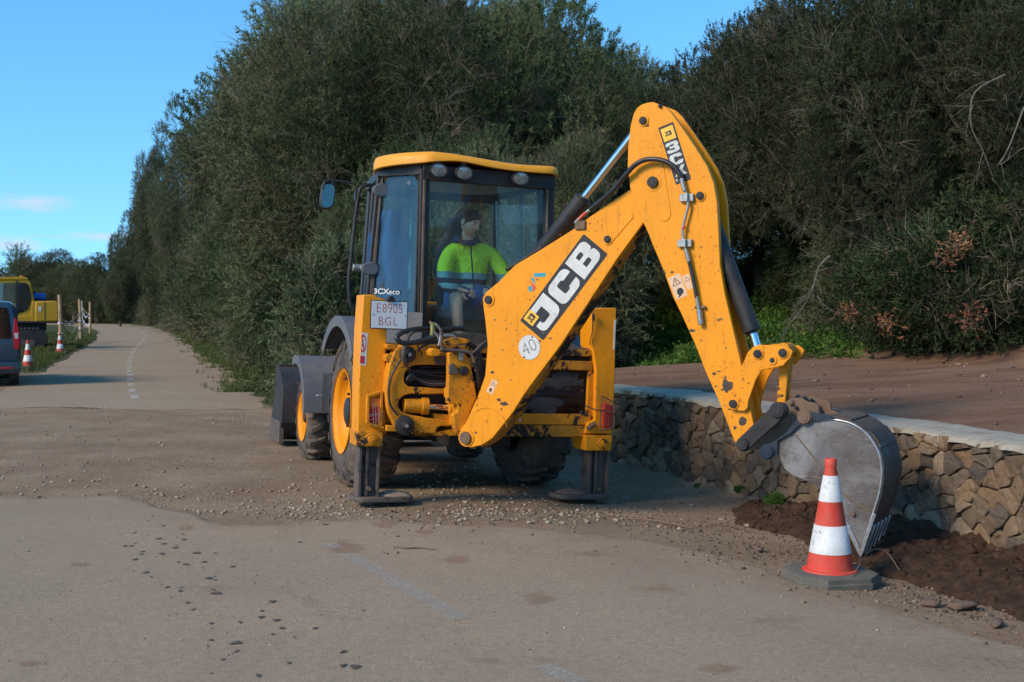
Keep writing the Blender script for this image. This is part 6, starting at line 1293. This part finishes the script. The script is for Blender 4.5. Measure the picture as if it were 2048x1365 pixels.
for i in range(26):
    f = i/25; z = 1.60+.95*f; w = .20*(1-.55*max(0, f-.72)/.28); rows.append([(-.74+w*cos(a_)*(1+.22*noise.noise(Vector((cos(a_)*2.2, sin(a_)*2.2, z*2.5)))), 1.02+.085*sin(a_)*(1+.4*sin(a_*7+z*3)), z+.03*noise.noise(Vector((a_, z, 0)))) for a_ in np.linspace(0, 2*pi, 41)[:-1]])
mb.loft(rows); CM = MR@Matrix.Translation((-.74, 1.02, 1.6)); ct = thing('hanging_jacket', 'bright blue work jacket hanging inside the cab behind the side pane', 'jacket', CM)
mb.obj('cloth', simple('blue_cloth', (.015,.10,.26), .85, var=.35, scale=9, bump=.3), ct, frame=Matrix.Translation((.74, -1.02, -1.6)), smooth=180)
mb = MB(); mb.tube([(-.74,1.02,2.52),(-.74,1.02,2.60),(-.76,1.02,2.62),(-.78,1.02,2.59)], .006, 6, sub=3); mb.obj('hanging_loop', BLK, ct, frame=Matrix.Translation((.74, -1.02, -1.6)))

# ------------------------------------------------------------------ the driver
PM = MR@Matrix.Translation((.0, .86, 1.70)); PMl = Matrix.Translation((0, -.86, -1.70))
man = thing('person', 'driver in yellow and navy high visibility jacket and blue shorts, seated inside the cab', 'person', PM)
def skin(name, verts, edges, radii, mat, par, sub=2, frame=PMl, rootv=0, extra=None):
    me = bpy.data.meshes.new(name); me.from_pydata([tuple(frame@Vector(v)) for v in verts], edges, []); o = bpy.data.objects.new(name, me); COL.objects.link(o)
    md = o.modifiers.new('s', 'SKIN'); md.use_smooth_shade = True; sl_ = me.skin_vertices[0].data
    for i, r_ in enumerate(radii): sl_[i].radius = r_ if hasattr(r_, '__len__') else (r_, r_); sl_[i].use_root = (i == rootv)
    s2 = o.modifiers.new('u', 'SUBSURF'); s2.levels = sub; s2.render_levels = sub
    dg = bpy.context.evaluated_depsgraph_get(); m2_ = bpy.data.meshes.new_from_object(o.evaluated_get(dg)); bpy.data.objects.remove(o)
    m2_.materials.clear(); m2_.materials.append(mat); m2_.polygons.foreach_set('use_smooth', np.ones(len(m2_.polygons), dtype=bool)); q = bpy.data.objects.new(name, m2_); COL.objects.link(q); q.parent = par; return q
SK = NT('skin'); SK.col(SK.mix(SK.ramp(SK.noise(18, 4), .35, .7), (.60,.36,.26), (.70,.45,.33))); SK.rough(.5); SK.b.inputs['Subsurface Weight'].default_value = .08; SK.b.inputs['Subsurface Radius'].default_value = (.02,.01,.005); SKM = SK.mat
# body: pelvis, thighs, lower legs, neck and arms as one surface (clothes lie over it)
hd = on(MRi, 940, 446, .70)      # centre of the head
sh = hd.z-.225
V_ = [(0,.88,1.80),(0,.86,2.0),(-.01,.84,sh-.10),(-.015,.81,sh+.05),(hd.x-.012,.755,sh+.185),
      (-.155,.66,1.79),(-.235,.50,1.76),(-.225,.47,1.60),(-.19,.49,1.42),(-.18,.42,1.37),
      (.13,.64,1.79),(.20,.48,1.76),(.20,.50,1.58),(.19,.50,1.42),(.19,.43,1.37)]
Ed = [(0,1),(1,2),(2,3),(3,4),(0,5),(5,6),(6,7),(7,8),(8,9),(0,10),(10,11),(11,12),(12,13),(13,14)]
Rd = [(.15,.12),(.135,.10),(.15,.10),(.080,.07),(.056,.062),.082,.066,.058,.040,.036,.082,.066,.058,.040,.036]
body = skin('body', V_, Ed, Rd, SKM, man)
# jacket with sleeves
def m_jacket():
    m = NT('hi_vis_jacket'); tcn = m.n('ShaderNodeTexCoord'); sp = m.n('ShaderNodeSeparateXYZ'); m.l(tcn.outputs['Object'], sp.inputs[0]); z = sp.outputs['Z']; x = sp.outputs['X']
    zz = m.math('ADD', z, m.math('MULTIPLY', m.math('SUBTRACT', m.noise(6, 3), .5), .03))
    c = m.mix(m.math('GREATER_THAN', zz, .315), (.016,.022,.050), (.64,.80,.02))
    def band(a, b): return m.math('MULTIPLY', m.math('GREATER_THAN', zz, a), m.math('LESS_THAN', zz, b))
    sil = m.math('MAXIMUM', band(.255, .315), band(.155, .205)); c = m.mix(sil, c, (.22,.36,.38))
    zip_ = m.math('MULTIPLY', m.math('LESS_THAN', m.math('ABSOLUTE', m.math('SUBTRACT', x, m.math('MULTIPLY_ADD', z, -.10, .02))), .007), m.math('LESS_THAN', sp.outputs['Y'], -.05)); c = m.mix(zip_, c, (.008,.010,.02))
    m.col(c); m.rough(.75); m.bump(m.noise(9, 4, .5, dist=1.2), .55, .05); return m.mat
JK = m_jacket()
rsh = (-.195,.83,sh-.035); lsh = (.19,.81,sh-.035)
V_ = [(0,.87,1.70),(0,.85,1.90),(-.005,.835,2.13),(-.01,.83,sh-.045),(-.01,.81,sh+.035),
      rsh,(-.265,.78,sh-.18),(-.285,.72,sh-.33),(-.245,.60,sh-.395),(-.20,.53,sh-.400),
      lsh,(.275,.76,sh-.17),(.335,.68,sh-.31),(.345,.57,sh-.40),(.33,.52,sh-.43)]
Ed = [(0,1),(1,2),(2,3),(3,4),(3,5),(5,6),(6,7),(7,8),(8,9),(3,10),(10,11),(11,12),(12,13),(13,14)]
Rd = [(.225,.19),(.195,.155),(.190,.138),(.150,.105),(.080,.075),(.088,.082),.082,.074,.062,.050,(.088,.082),.082,.074,.062,.050]
jk = skin('jacket', V_, Ed, Rd, JK, man)
NAV = simple('navy_cloth', (.018,.026,.060), .85, var=.3, scale=20)
SHO_ = simple('blue_shorts', (.02,.07,.22), .85, var=.3, scale=12, bump=.3)
V_ = [(0,.90,1.76),(-.12,.74,1.79),(-.20,.57,1.785),(.11,.72,1.79),(.18,.54,1.785)]; skin('shorts', V_, [(0,1),(1,2),(0,3),(3,4)], [(.18,.13),(.115,.105),(.098,.092),(.115,.105),(.098,.092)], SHO_, man)
# collar
mb = MB(); rows = []
for k, (rr, dz) in enumerate(((.082,-.01),(.088,.045),(.100,.050),(.125,.00),(.120,-.012),(.092,-.02))): rows.append([(hd.x-.01+rr*cos(a_)*1.02, .80+rr*.95*sin(a_)-(.012 if sin(a_) < 0 else 0)*k*.5, sh+.055+dz*(1 if sin(a_) > -.6 else .75)-(.028 if sin(a_) < -.75 else 0)) for a_ in np.linspace(0, 2*pi, 33)[:-1]])
mb.loft(rows, cap=False); P_('collar', mb, NAV, man, fr=PMl, smooth=60)
# boots
for xx in (-.18, .19): mb = MB(); mb.loft([[(xx-w, .34, z), (xx+w, .34, z), (xx+w*.9, .58, z), (xx-w*.9, .58, z)] for w, z in ((.048,1.341),(.052,1.36),(.046,1.40),(.040,1.44))]); P_('boot', mb, simple('boot_leather', (.09,.05,.03), .7), man, fr=PMl, bevel=.02)
# head
def head_mesh():
    import bmesh
    bm = bmesh.new(); bmesh.ops.create_uvsphere(bm, u_segments=56, v_segments=44, radius=1)
    for v in bm.verts:
        x, y, z = v.co; f = -y     # face looks to -y
        X = x*.076; Y = y*.098; Z = z*.118
        if z < 0: X *= 1-.30*(-z)**1.6; Y = Y*(1-.18*(-z)**1.5)-.012*(-z)
        if z > .2: X *= 1+.04*z
        g_ = lambda cx, cz, s, q=1.: math.exp(-(((x-cx)/s)**2+((z-cz)/(s*q))**2)) if f > 0 else 0
        Y -= .026*g_(0, -.16, .13, 1.0)+.013*g_(0, .05, .09, 2.2)       # nose
        Y -= .010*g_(0, -.52, .30, .22)+.012*g_(0, -.86, .25, .5)        # lips, chin
        Y += .013*(g_(.36, .12, .20, .6)+g_(-.36, .12, .20, .6))        # eye sockets
        Y -= .007*(g_(.33, .30, .26, .35)+g_(-.33, .30, .26, .35))      # brows
        Y += .008*g_(0, -.38, .3, .14)+.004*g_(0, -.56, .28, .05)
        X += (.006 if x > 0 else -.006)*math.exp(-((abs(x)-.75)/.3)**2-((z+.12)/.25)**2)*(f > -.1)
        v.co = (X, Y, Z)
    me = bpy.data.meshes.new('head'); bm.to_mesh(me); bm.free(); return me
yaw, nod = R(34), R(22)       # turned to the machine's right-hand side of the picture, looking down
HM = Matrix.Translation(hd)@Matrix.Rotation(yaw, 4, 'Z')@Matrix.Rotation(nod, 4, 'X')
HL = PMl@HM
def hput(o, par=man): o.data.transform(HL); o.parent = par; o.data.polygons.foreach_set('use_smooth', np.ones(len(o.data.polygons), dtype=bool)); return o
FC = NT('face'); sp = FC.n('ShaderNodeSeparateXYZ'); FC.l(FC.attr('stub') if False else FC.n('ShaderNodeTexCoord').outputs['Object'], sp.inputs[0])
me = head_mesh(); at_ = me.attributes.new('beard', 'FLOAT', 'POINT'); co = np.zeros(len(me.vertices)*3); me.vertices.foreach_get('co', co); co = co.reshape(-1, 3)
bd = np.clip((-.030-co[:, 2])/.02, 0, 1)*np.clip((-.0-co[:, 1]+.02)/.03, 0, 1)*(1-np.exp(-((co[:, 0]/.020)**2+((co[:, 2]+.060)/.008)**2))); at_.data.foreach_set('value', bd.astype(np.float32))
FC.col(FC.mix(FC.math('MULTIPLY', FC.attr('beard'), FC.ramp(FC.noise(150, 3), .3, .6, .10, .38)), FC.mix(FC.ramp(FC.noise(20, 4), .35, .7), (.60,.36,.26), (.70,.45,.33)), (.06,.045,.04))); FC.rough(.5)
me.materials.append(FC.mat); ho = bpy.data.objects.new('head', me); COL.objects.link(ho); hput(ho)
for s_ in (-1, 1):
    mb = MB(); rows = []
    for i, (rr, dx) in enumerate(((.010,.0),(.022,.004),(.028,.012),(.024,.018),(.012,.014))): rows.append([(s_*(.071+dx), .008+rr*.62*cos(a_)+dx*.6, -.002+rr*1.15*sin(a_)) for a_ in np.linspace(0, 2*pi, 15)[:-1]])
    mb.loft(rows); e = mb.obj('ear', SKM, None, smooth=180); hput(e)
    mb = MB(); mb.lathe([(.001,-.0115),(.006,-.010),(.010,-.0055),(.0115,0),(.001,.0115)], (s_*.028, -.073, .012), (0, 1, 0), 16); e = mb.obj('eye', simple('eye_dark', (.12,.10,.09), .2), None, smooth=180); hput(e)
    mb = MB(); mb.tube([(s_*.012,-.090,.030),(s_*.030,-.089,.037),(s_*.050,-.076,.031)], [.0035,.0045,.002], 7, sub=3); e = mb.obj('eyebrow', simple('brow', (.02,.015,.012), .9), None, smooth=180); hput(e)
mb = MB(); rows = []
for i in range(15):
    ph = i/14*pi*.60; z = .128*cos(ph)
    row = []
    for a_ in np.linspace(0, 2*pi, 37)[:-1]:
        fr_ = max(0, -sin(a_)); lim = pi*(.60-.235*fr_**.8); p2 = min(ph, lim); k = 1.055+.03*noise.noise(Vector((cos(a_)*5, sin(a_)*5, ph*4)))+.015*noise.noise(Vector((cos(a_)*14, sin(a_)*14, ph*12)))
        if ph > lim: k = 1.0
        row.append((.076*sin(p2)*cos(a_)*k*1.02, .098*sin(p2)*sin(a_)*k+.004, .118*cos(p2)*k+.002))
    rows.append(row)
mb.loft(rows); h_ = mb.obj('hair', simple('hair', (.014,.010,.009), .7, var=.5, scale=90, bump=.6), None, smooth=180); hput(h_)
# hands: palm and five fingers grown as separate chains
def hand(w, fwd, up, side, curl, name='hand'):
    w = Vector(w); fwd = Vector(fwd).normalized(); side = Vector(side); side = (side-fwd*side.dot(fwd)).normalized(); dn = fwd.cross(side).normalized()
    if dn.z > 0: dn = -dn
    V_ = [w-fwd*.04, w, w+fwd*.045, w+fwd*.085]; E_ = [(0,1),(1,2),(2,3)]; R_ = [(.024,.022),(.026,.020),(.036,.017),(.036,.014)]
    o = skin(name, V_, E_, R_, SKM, man)
    for k, (off, L_) in enumerate(((-.028,.070),(-.009,.080),(.010,.074),(.028,.058))):
        b = w+fwd*.080+side*off; p = [b]; d = fwd.copy()
        for j, seg_ in enumerate((.45,.32,.23)): d = (d*cos(curl*(1+.15*j))+dn*sin(curl*(1+.15*j))).normalized() if True else d; p.append(p[-1]+d*L_*seg_); 
        skin('finger', p, [(0,1),(1,2),(2,3)], [.0095,.0088,.0080,.0068], SKM, o, 1)
    b = w+fwd*.022-side*.034; d = (fwd*.75-side*.65+dn*.25).normalized(); p = [b+side*.012, b+d*.030, b+d*.030+(d*.6+fwd*.6+dn*.3).normalized()*.026, b+d*.030+(d*.6+fwd*.6+dn*.4).normalized()*.048]
    skin('thumb', p, [(0,1),(1,2),(2,3)], [.0135,.0115,.0098,.0080], SKM, o, 1); return o
hand((-.185,.510,sh-.405), (.75,-.35,-.22), 0, (0,.4,1), .35)
hand((.325,.505,sh-.435), (-.12,-.75,-.35), 0, (-1,.15,.1), .55)
# ------------------------------------------------------------------ traffic cones
CRED = dusty('cone_red', (.60,.045,.028), (.42,.17,.11), amt=.55, rough=.45, scale=6)
CWHT = dusty('cone_band', (.66,.66,.65), (.33,.30,.27), amt=.6, rough=.4, scale=5, chips=6, chipc=(.14,.12,.10), chipthr=.61)
CBAS = dusty('cone_base', (.085,.082,.072), (.20,.17,.13), amt=.7, rough=.8, scale=7)
def cone(x, y, lb, rot=0., group=None, tilt=0.):
    z = hz(x, y)+.012; t = thing('traffic_cone', lb, 'traffic cone', Matrix.Translation((x, y, z-.01))@Matrix.Scale(1.04, 4)@Matrix.Rotation(rot, 4, 'Z')@Matrix.Rotation(tilt, 4, 'Y'), group)
    mb = MB(); c = .30
    def oc(k, h): P = [(.27,-.15),(.27,.15),(.15,.27),(-.15,.27),(-.27,.15),(-.27,-.15),(-.15,-.27),(.15,-.27)]; return [(a*k, b*k, h) for a, b in P]
    mb.loft([oc(.96,0), oc(.96,.034), oc(.93,.037), oc(.925,.066), oc(.87,.072)]); mb.obj('base', CBAS, t, bevel=.003)
    def rr(h): return .142+(.030-.142)*((h-.075)/.645)
    mb = MB(); mb.lathe([(.160,.060),(.168,.070),(.165,.080),(.150,.084),(rr(.085),.085),(rr(.70),.70),(rr(.70)+.003,.712),(.036,.716),(.036,.744),(.031,.750),(.022,.748),(.020,.70)], (0,0,0), (0,0,1), 48); mb.obj('body', CRED, t, smooth=60)
    for a, b in ((.183,.350),(.492,.648)):
        mb = MB(); mb.lathe([(rr(a),a),(rr(a)+.0022,a+.001),(rr(b)+.0022,b-.001),(rr(b),b)], (0,0,0), (0,0,1), 48); mb.obj('reflective_band', CWHT, t, smooth=60)
    return t
p = G(1660, 1158, -.075); cone(p.x, p.y, 'large scuffed red and white cone standing alone in front of the bucket', R(12))
p = G(56, 737); cone(p.x, p.y, 'red and white cone beside the blue van', .3); p = G(121, 708); cone(p.x, p.y, 'small far cone standing at the foot of the first wooden post', .8, tilt=R(-2))
cone(at(594, 20.3), 20.3, 'cone mostly hidden behind the front loader bucket with only its red tip showing', .5)
# ------------------------------------------------------------------ wooden posts with tape and rope
WOOD = simple('post_wood', (.36,.24,.13), .85, var=.3, scale=9, bump=.4)
PS = []
for i, (u0, v0, u1, v1, lb) in enumerate(((119,590,122,703,'leftmost and tallest wooden post with a cone at its foot'), (159,599,162,684,'second wooden post from the left at the edge of the grass'), (164,602,165,668,'thin pale post just right of the second post'), (180,604,180,670,'rightmost wooden post at the tip of the grass'))):
    g = G(u1, v1); top = atY(u0, v0, g.y); r_ = .085*(.7 if i == 2 else 1)
    t = thing('wooden_post', lb, 'post', Matrix.Translation((g.x, g.y, 0))); d = Vector((top.x-g.x, 0, top.z)); mb = MB(); mb.tube([(0,0,-.3), d*.5+Vector((.015,0,0)), d], [r_, r_*.95, r_*.85], 9, sub=4); mb.obj('post', WOOD if i != 2 else simple('pale_wood', (.36,.31,.26), .85), t, smooth=50)
    mb = MB()
    for f in (.50, .32): c = d*f; mb.cyl(c-Vector((0,0,.03)), c+Vector((0,0,.03)), r_*1.15, n=10)
    mb.obj('tape_wrap', simple('tape_white', (.62,.62,.64), .5), t); PS.append((g, top))
TP = simple('barrier_tape', (.50,.52,.55), .5); RP = simple('rope', (.28,.21,.13), .9)
def sag(a, b, dz, mat, lb, w=.05):
    a = Vector(a); b = Vector(b); n_ = 14; mb = MB(); P = [a.lerp(b, i/n_)-Vector((0, 0, dz*4*(i/n_)*(1-i/n_))) for i in range(n_+1)]
    if mat is TP:
        A = [p-a+Vector((0, 0, w*(.9*cos(i*.8)))) for i, p in enumerate(P)]; B_ = [p-a-Vector((0, .03*sin(i), w*(.9*cos(i*.8)))) for i, p in enumerate(P)]; mb.sheet(A, B_, .004)
    else: mb.tube([p-a for p in P], .022, 6)
    o = mb.obj('barrier_tape' if mat is TP else 'rope', mat, None, smooth=60); o.location = a; tag(o, lb, 'tape' if mat is TP else 'rope')
def pf(i, f): return PS[i][0].lerp(PS[i][1], f)+Vector((0, -.09, 0))
sag(pf(0,.62), pf(1,.70), .35, TP, 'upper white tape sagging between the first two posts'); sag(pf(0,.52), pf(1,.50), .15, TP, 'lower white tape between the first two posts')
sag(pf(0,.70), pf(1,.66), .95, RP, 'brown rope drooping between the first two posts'); sag(pf(0,.02), pf(1,.32), .35, TP, 'lowest white tape hanging near the grass'); sag(pf(0,.14), pf(1,.28), .55, RP, 'rope lying low over the grass between the first posts')
sag(pf(2,.80), pf(3,.70), .5, TP, 'upper tape between the two right posts'); sag(pf(2,.55), pf(3,.32), .3, TP, 'lower tape between the two right posts'); sag(pf(2,.85), pf(3,.66), .2, RP, 'short rope between the two right posts')
# ------------------------------------------------------------------ blue van at the left edge
VB = simple('van_blue', (.040,.078,.110), .28, var=.06, metal=.25, spec=.6); VG = simple('van_window', (.006,.008,.011), .05, var=.1, spec=.8); VBL = simple('van_plastic', (.018,.018,.02), .55)
VM = Matrix.Translation((-11.24, 25.6, -.01))@Matrix.Rotation(R(27), 4, 'Z'); van = thing('parked_van', 'dark blue van parked on the left, only its rear right corner in view', 'van', VM)
def vsec(y, hw, zt, tw, zb=.34):   # half section mirrored: sill, waist, shoulder, roof
    H_ = [(hw*.94, zb), (hw, zb+.14), (hw*1.0, .98), (hw*.985, 1.08), (tw+.06, zt-.16), (tw+.02, zt-.07), (tw-.08, zt-.015), (tw*.5, zt), ]
    return [(x, y, z) for x, z in H_]+[(-x, y, z) for x, z in H_[::-1]]
mb = MB(); mb.loft([vsec(.0,.86,1.74,.70,.45), vsec(.05,.90,1.80,.76,.36), vsec(.35,.91,1.83,.78), vsec(2.3,.91,1.83,.78), vsec(2.75,.91,1.78,.74), vsec(3.35,.90,1.16,.82), vsec(4.1,.86,.95,.80,.36), vsec(4.3,.74,.80,.66,.42)]); mb.obj('body', VB, van, smooth=40, bevel=.01)
def vp(name, pts, y0, y1, mat, par=van, bevel=.006): mb = MB(); mb.prism(pts, y0, y1); return mb.obj(name, mat, par, bevel=bevel)
vp('rear_window', [(-.70,1.02),(.70,1.02),(.735,1.06),(.665,1.62),(.62,1.68),(-.62,1.68),(-.665,1.62),(-.735,1.06)], -.012, .03, VG, bevel=.004)
for s_ in (-1, 1):
    tlp = [(s_*.775,.80),(s_*.865,.80),(s_*.885,1.05),(s_*.83,1.42),(s_*.785,1.46),(s_*.755,1.15)]; lt = vp('tail_light', tlp, -.025, .12, REDL)
    vp('clear_lens', [(s_*.79,1.02),(s_*.85,1.02),(s_*.85,1.14),(s_*.78,1.14)], -.029, -.02, CWHT, lt, .002)
vp('door_gap', [(-.005,.5),(.005,.5),(.005,1.02),(-.005,1.02)], -.004, .01, VBL, bevel=0)
bmp = vp('bumper', [(-.88,.30),(.88,.30),(.90,.44),(.88,.52),(-.88,.52),(-.90,.44)], -.09, .15, VB, bevel=.02); vp('bumper_trim', [(-.86,.28),(.86,.28),(.87,.38),(-.87,.38)], -.10, .14, VBL, bmp); 
for s_ in (-1, 1): vp('reflector', [(s_*.50,.385),(s_*.74,.385),(s_*.74,.42),(s_*.50,.42)], -.095, -.08, REDL, bmp, .002)
pt_ = vp('number_plate', [(-.04,.66),(.46,.66),(.46,.77),(-.04,.77)], -.014, .0, CWHT, bevel=.003); txt('V', .11, simple('plate_ink', (.03,.03,.05), .6), face_M(Matrix(), .40, .715, -.0155, 0, .8, 1), pt_, 'plate_character', bold=.002)
for s_ in (-1, 1):
    vp('side_window', [(1,1)], 0, 0, VG) if False else None
    mb = MB(); mb.prism([(.40,1.10),(1.3,1.10),(2.1,1.10),(2.95,1.12),(2.55,1.60),(2.3,1.66),(.55,1.66)], s_*.80, s_*.895, ax='x', M=None); mb.obj('side_window', VG, van, bevel=.01)
    for y_ in (.78, 3.45):
        mb = MB(); c = s_*.70; mb.lathe([(.17,.0),(.20,-.012),(.29,-.012),(.315,.02),(.315,.17),(.29,.20),(.17,.19)], (s_*.90, y_, .31), (-s_, 0, 0), 36); w_ = mb.obj('wheel', TYRE, van, smooth=50)
        mb = MB(); mb.lathe([(.001,.03),(.06,.02),(.08,.04),(.15,.03),(.185,.005),(.185,.15)], (s_*.90, y_, .31), (-s_, 0, 0), 28); mb.obj('rim', ZNC, w_, smooth=50)
mb = MB(); mb.box(-.6, .6, .2, 4.0, .22, .40); mb.box(-.80, .80, .70, .86, .24, .36); mb.obj('underbody', VBL, van)
mb = MB(); mb.prism([(2.2,1.25),(2.32,1.60),(2.9,1.15)], 0, .001, ax='x') if False else mb.tube([(.98,2.75,1.12),(1.04,2.75,1.15)], .05, 10); mb.box(.96, 1.12, 2.70, 2.80, 1.05, 1.22); mb.obj('wing_mirror', VBL, van, bevel=.02)
# ------------------------------------------------------------------ tracked digger behind it
XM = Matrix.Translation((-20.0, 51.2, 0))@Matrix.Rotation(R(21.5), 4, 'Z'); XMi = XM.inverted(); ex = thing('tracked_excavator', 'yellow tracked excavator parked behind the blue van with a blue barrel on its deck', 'excavator', XM)
def ep(name, pts, y0, y1, mat, par=ex, bevel=.02): mb = MB(); mb.prism(pts, y0, y1); return mb.obj(name, mat, par, bevel=bevel)
def e2(px): return [(p.x, p.z) for p in (on(XMi, u, v, -1.25) for u, v in px)]
YD = dusty('dull_yellow', (.48,.26,.010), (.25,.17,.06), amt=.4, rough=.45, scale=2)
ep('counterweight', e2([(70,603),(112,602),(117,606),(118,640),(114,644),(70,644)]), -1.25, 1.25, YD, bevel=.06)
ep('deck', e2([(20,632),(116,632),(116,645),(20,645)]), -1.20, 1.20, YD); ep('deck_edge', e2([(20,642),(116,643),(116,647),(20,647)]), -1.22, 1.18, BLK)
ep('engine_cover', e2([(64,603),(70,602),(70,634),(62,634)]), -1.2, 1.2, YD); ep('panel_gap', e2([(89,604),(90,604),(90,640),(89,640)]), -1.262, -1.24, BLK, bevel=0); ep('data_sticker', e2([(77,613),(83,613),(83,623),(77,623)]), -1.262, -1.24, CWHT, bevel=0)
mb = MB(); q = e2([(66,594),(92,595)]); mb.cyl((q[0][0], -.6, q[0][1]), (q[1][0], -.6, q[1][1]), .17, n=24); brl = thing('blue_barrel', 'blue plastic barrel lying on the deck of the tracked excavator', 'barrel', XM); mb.obj('drum', simple('barrel_blue', (.01,.10,.42), .4), brl, bevel=.02)
mb = MB(); mb.cyl((q[0][0]+.05, -.6, q[0][1]+.16), (q[0][0]+.05, -.6, q[0][1]+.24), .06, n=12); mb.obj('cap', BLK, brl)
cabp = e2([(-28,560),(-24,557),(52,557),(60,561),(63,570),(69,603),(69,634),(-36,634)])
cb = ep('cab_shell', cabp, -1.15, -.05, YD, bevel=.04)
ep('side_window', e2([(36,566),(53,566),(58,572),(62,590),(62,604),(56,618),(48,624),(36,627)]), -1.17, -.03, VG, cb, .01); ep('door_window', e2([(-20,566),(31,566),(31,604),(20,612),(-24,612)]), -1.17, -.03, m_glass('far_glass', (.30,.45,.50), .3, 2.5, (.30,.38,.40)), cb, .01)
ep('door_post', e2([(31,562),(35.5,562),(35.5,632),(31,632)]), -1.175, -.02, BLK, cb, .004); ep('cab_top', e2([(-28,555.5),(48,553.5),(56,557),(58,560),(-28,560)]), -1.18, -.02, YD, cb, .02)
mb = MB(); q = e2([(43,555)])[0]; mb.cyl((q[0], -.6, q[1]), (q[0], -.6, q[1]+.10), .06, n=12); mb.obj('beacon', simple('beacon_orange', (.6,.14,.03), .3), ex)
for y0 in (-1.35, .75):
    n_ = 40; tr = []
    for i in range(n_): a_ = 2*pi*i/n_; tr.append(((-2.35 if cos(a_) < 0 else .12)+.42*cos(a_), .44+.42*sin(a_)))
    mb = MB(); mb.prism(tr, y0, y0+.6); tk = mb.obj('track', BLK, ex, bevel=.02); mb = MB()
    for x in np.arange(-2.3, .2, .16): mb.box(x, x+.10, y0-.02, y0+.62, .84, .895); mb.box(x, x+.10, y0-.02, y0+.62, -.01, .03)
    for x in np.arange(-2.3, .1, .32): mb.cyl((x, y0-.03, .28), (x, y0+.02, .28), .12, n=16)
    mb.obj('track_shoes', STL, tk)
ep('slew_ring', [(-1.2,.75),(.5,.75),(.5,1.12),(-1.2,1.12)], -.6, .6, BLK)
ep('boom', e2([(-40,640),(-60,560),(-150,500),(-210,540),(-205,555),(-150,525),(-80,575),(-62,640)]), .1, .5, YD); ep('dipper', e2([(-205,530),(-215,545),(-190,670),(-180,668)]), .15, .45, YD); ep('digging_bucket', e2([(-192,665),(-160,680),(-165,699),(-195,700),(-205,685)]), -.2, .8, SHOV)
# distant low hill on the left skyline
mb = MB(); HP = [(-420,1.7),(-360,14),(-310,22),(-270,17),(-225,21),(-180,12),(-120,9),(-60,5),(40,3),(60,-2),(-420,-2)]
rows = []
for k, (dy, f) in enumerate(((0,.02),(25,.7),(60,1.),(110,.7),(150,.02))): rows.append([(x*1.0, 640+dy+20*noise.noise(Vector((x*.01, k, 0))), max(-1, z*.82*f*(1+.25*noise.noise(Vector((x*.03, k*2, 0)))))) for x, z in [(np.interp(i/60, [0, 1], [-460, 120]), float(np.interp(np.interp(i/60, [0, 1], [-460, 120]), [p[0] for p in HP[:9]], [p[1] for p in HP[:9]]))) for i in range(61)]])
mb.loft(rows, cap=False); o = mb.obj('hills', simple('far_hill', (.055,.070,.055), .95, var=.4, scale=.03), None, smooth=180, fixn=False); tag(o, kind='structure')
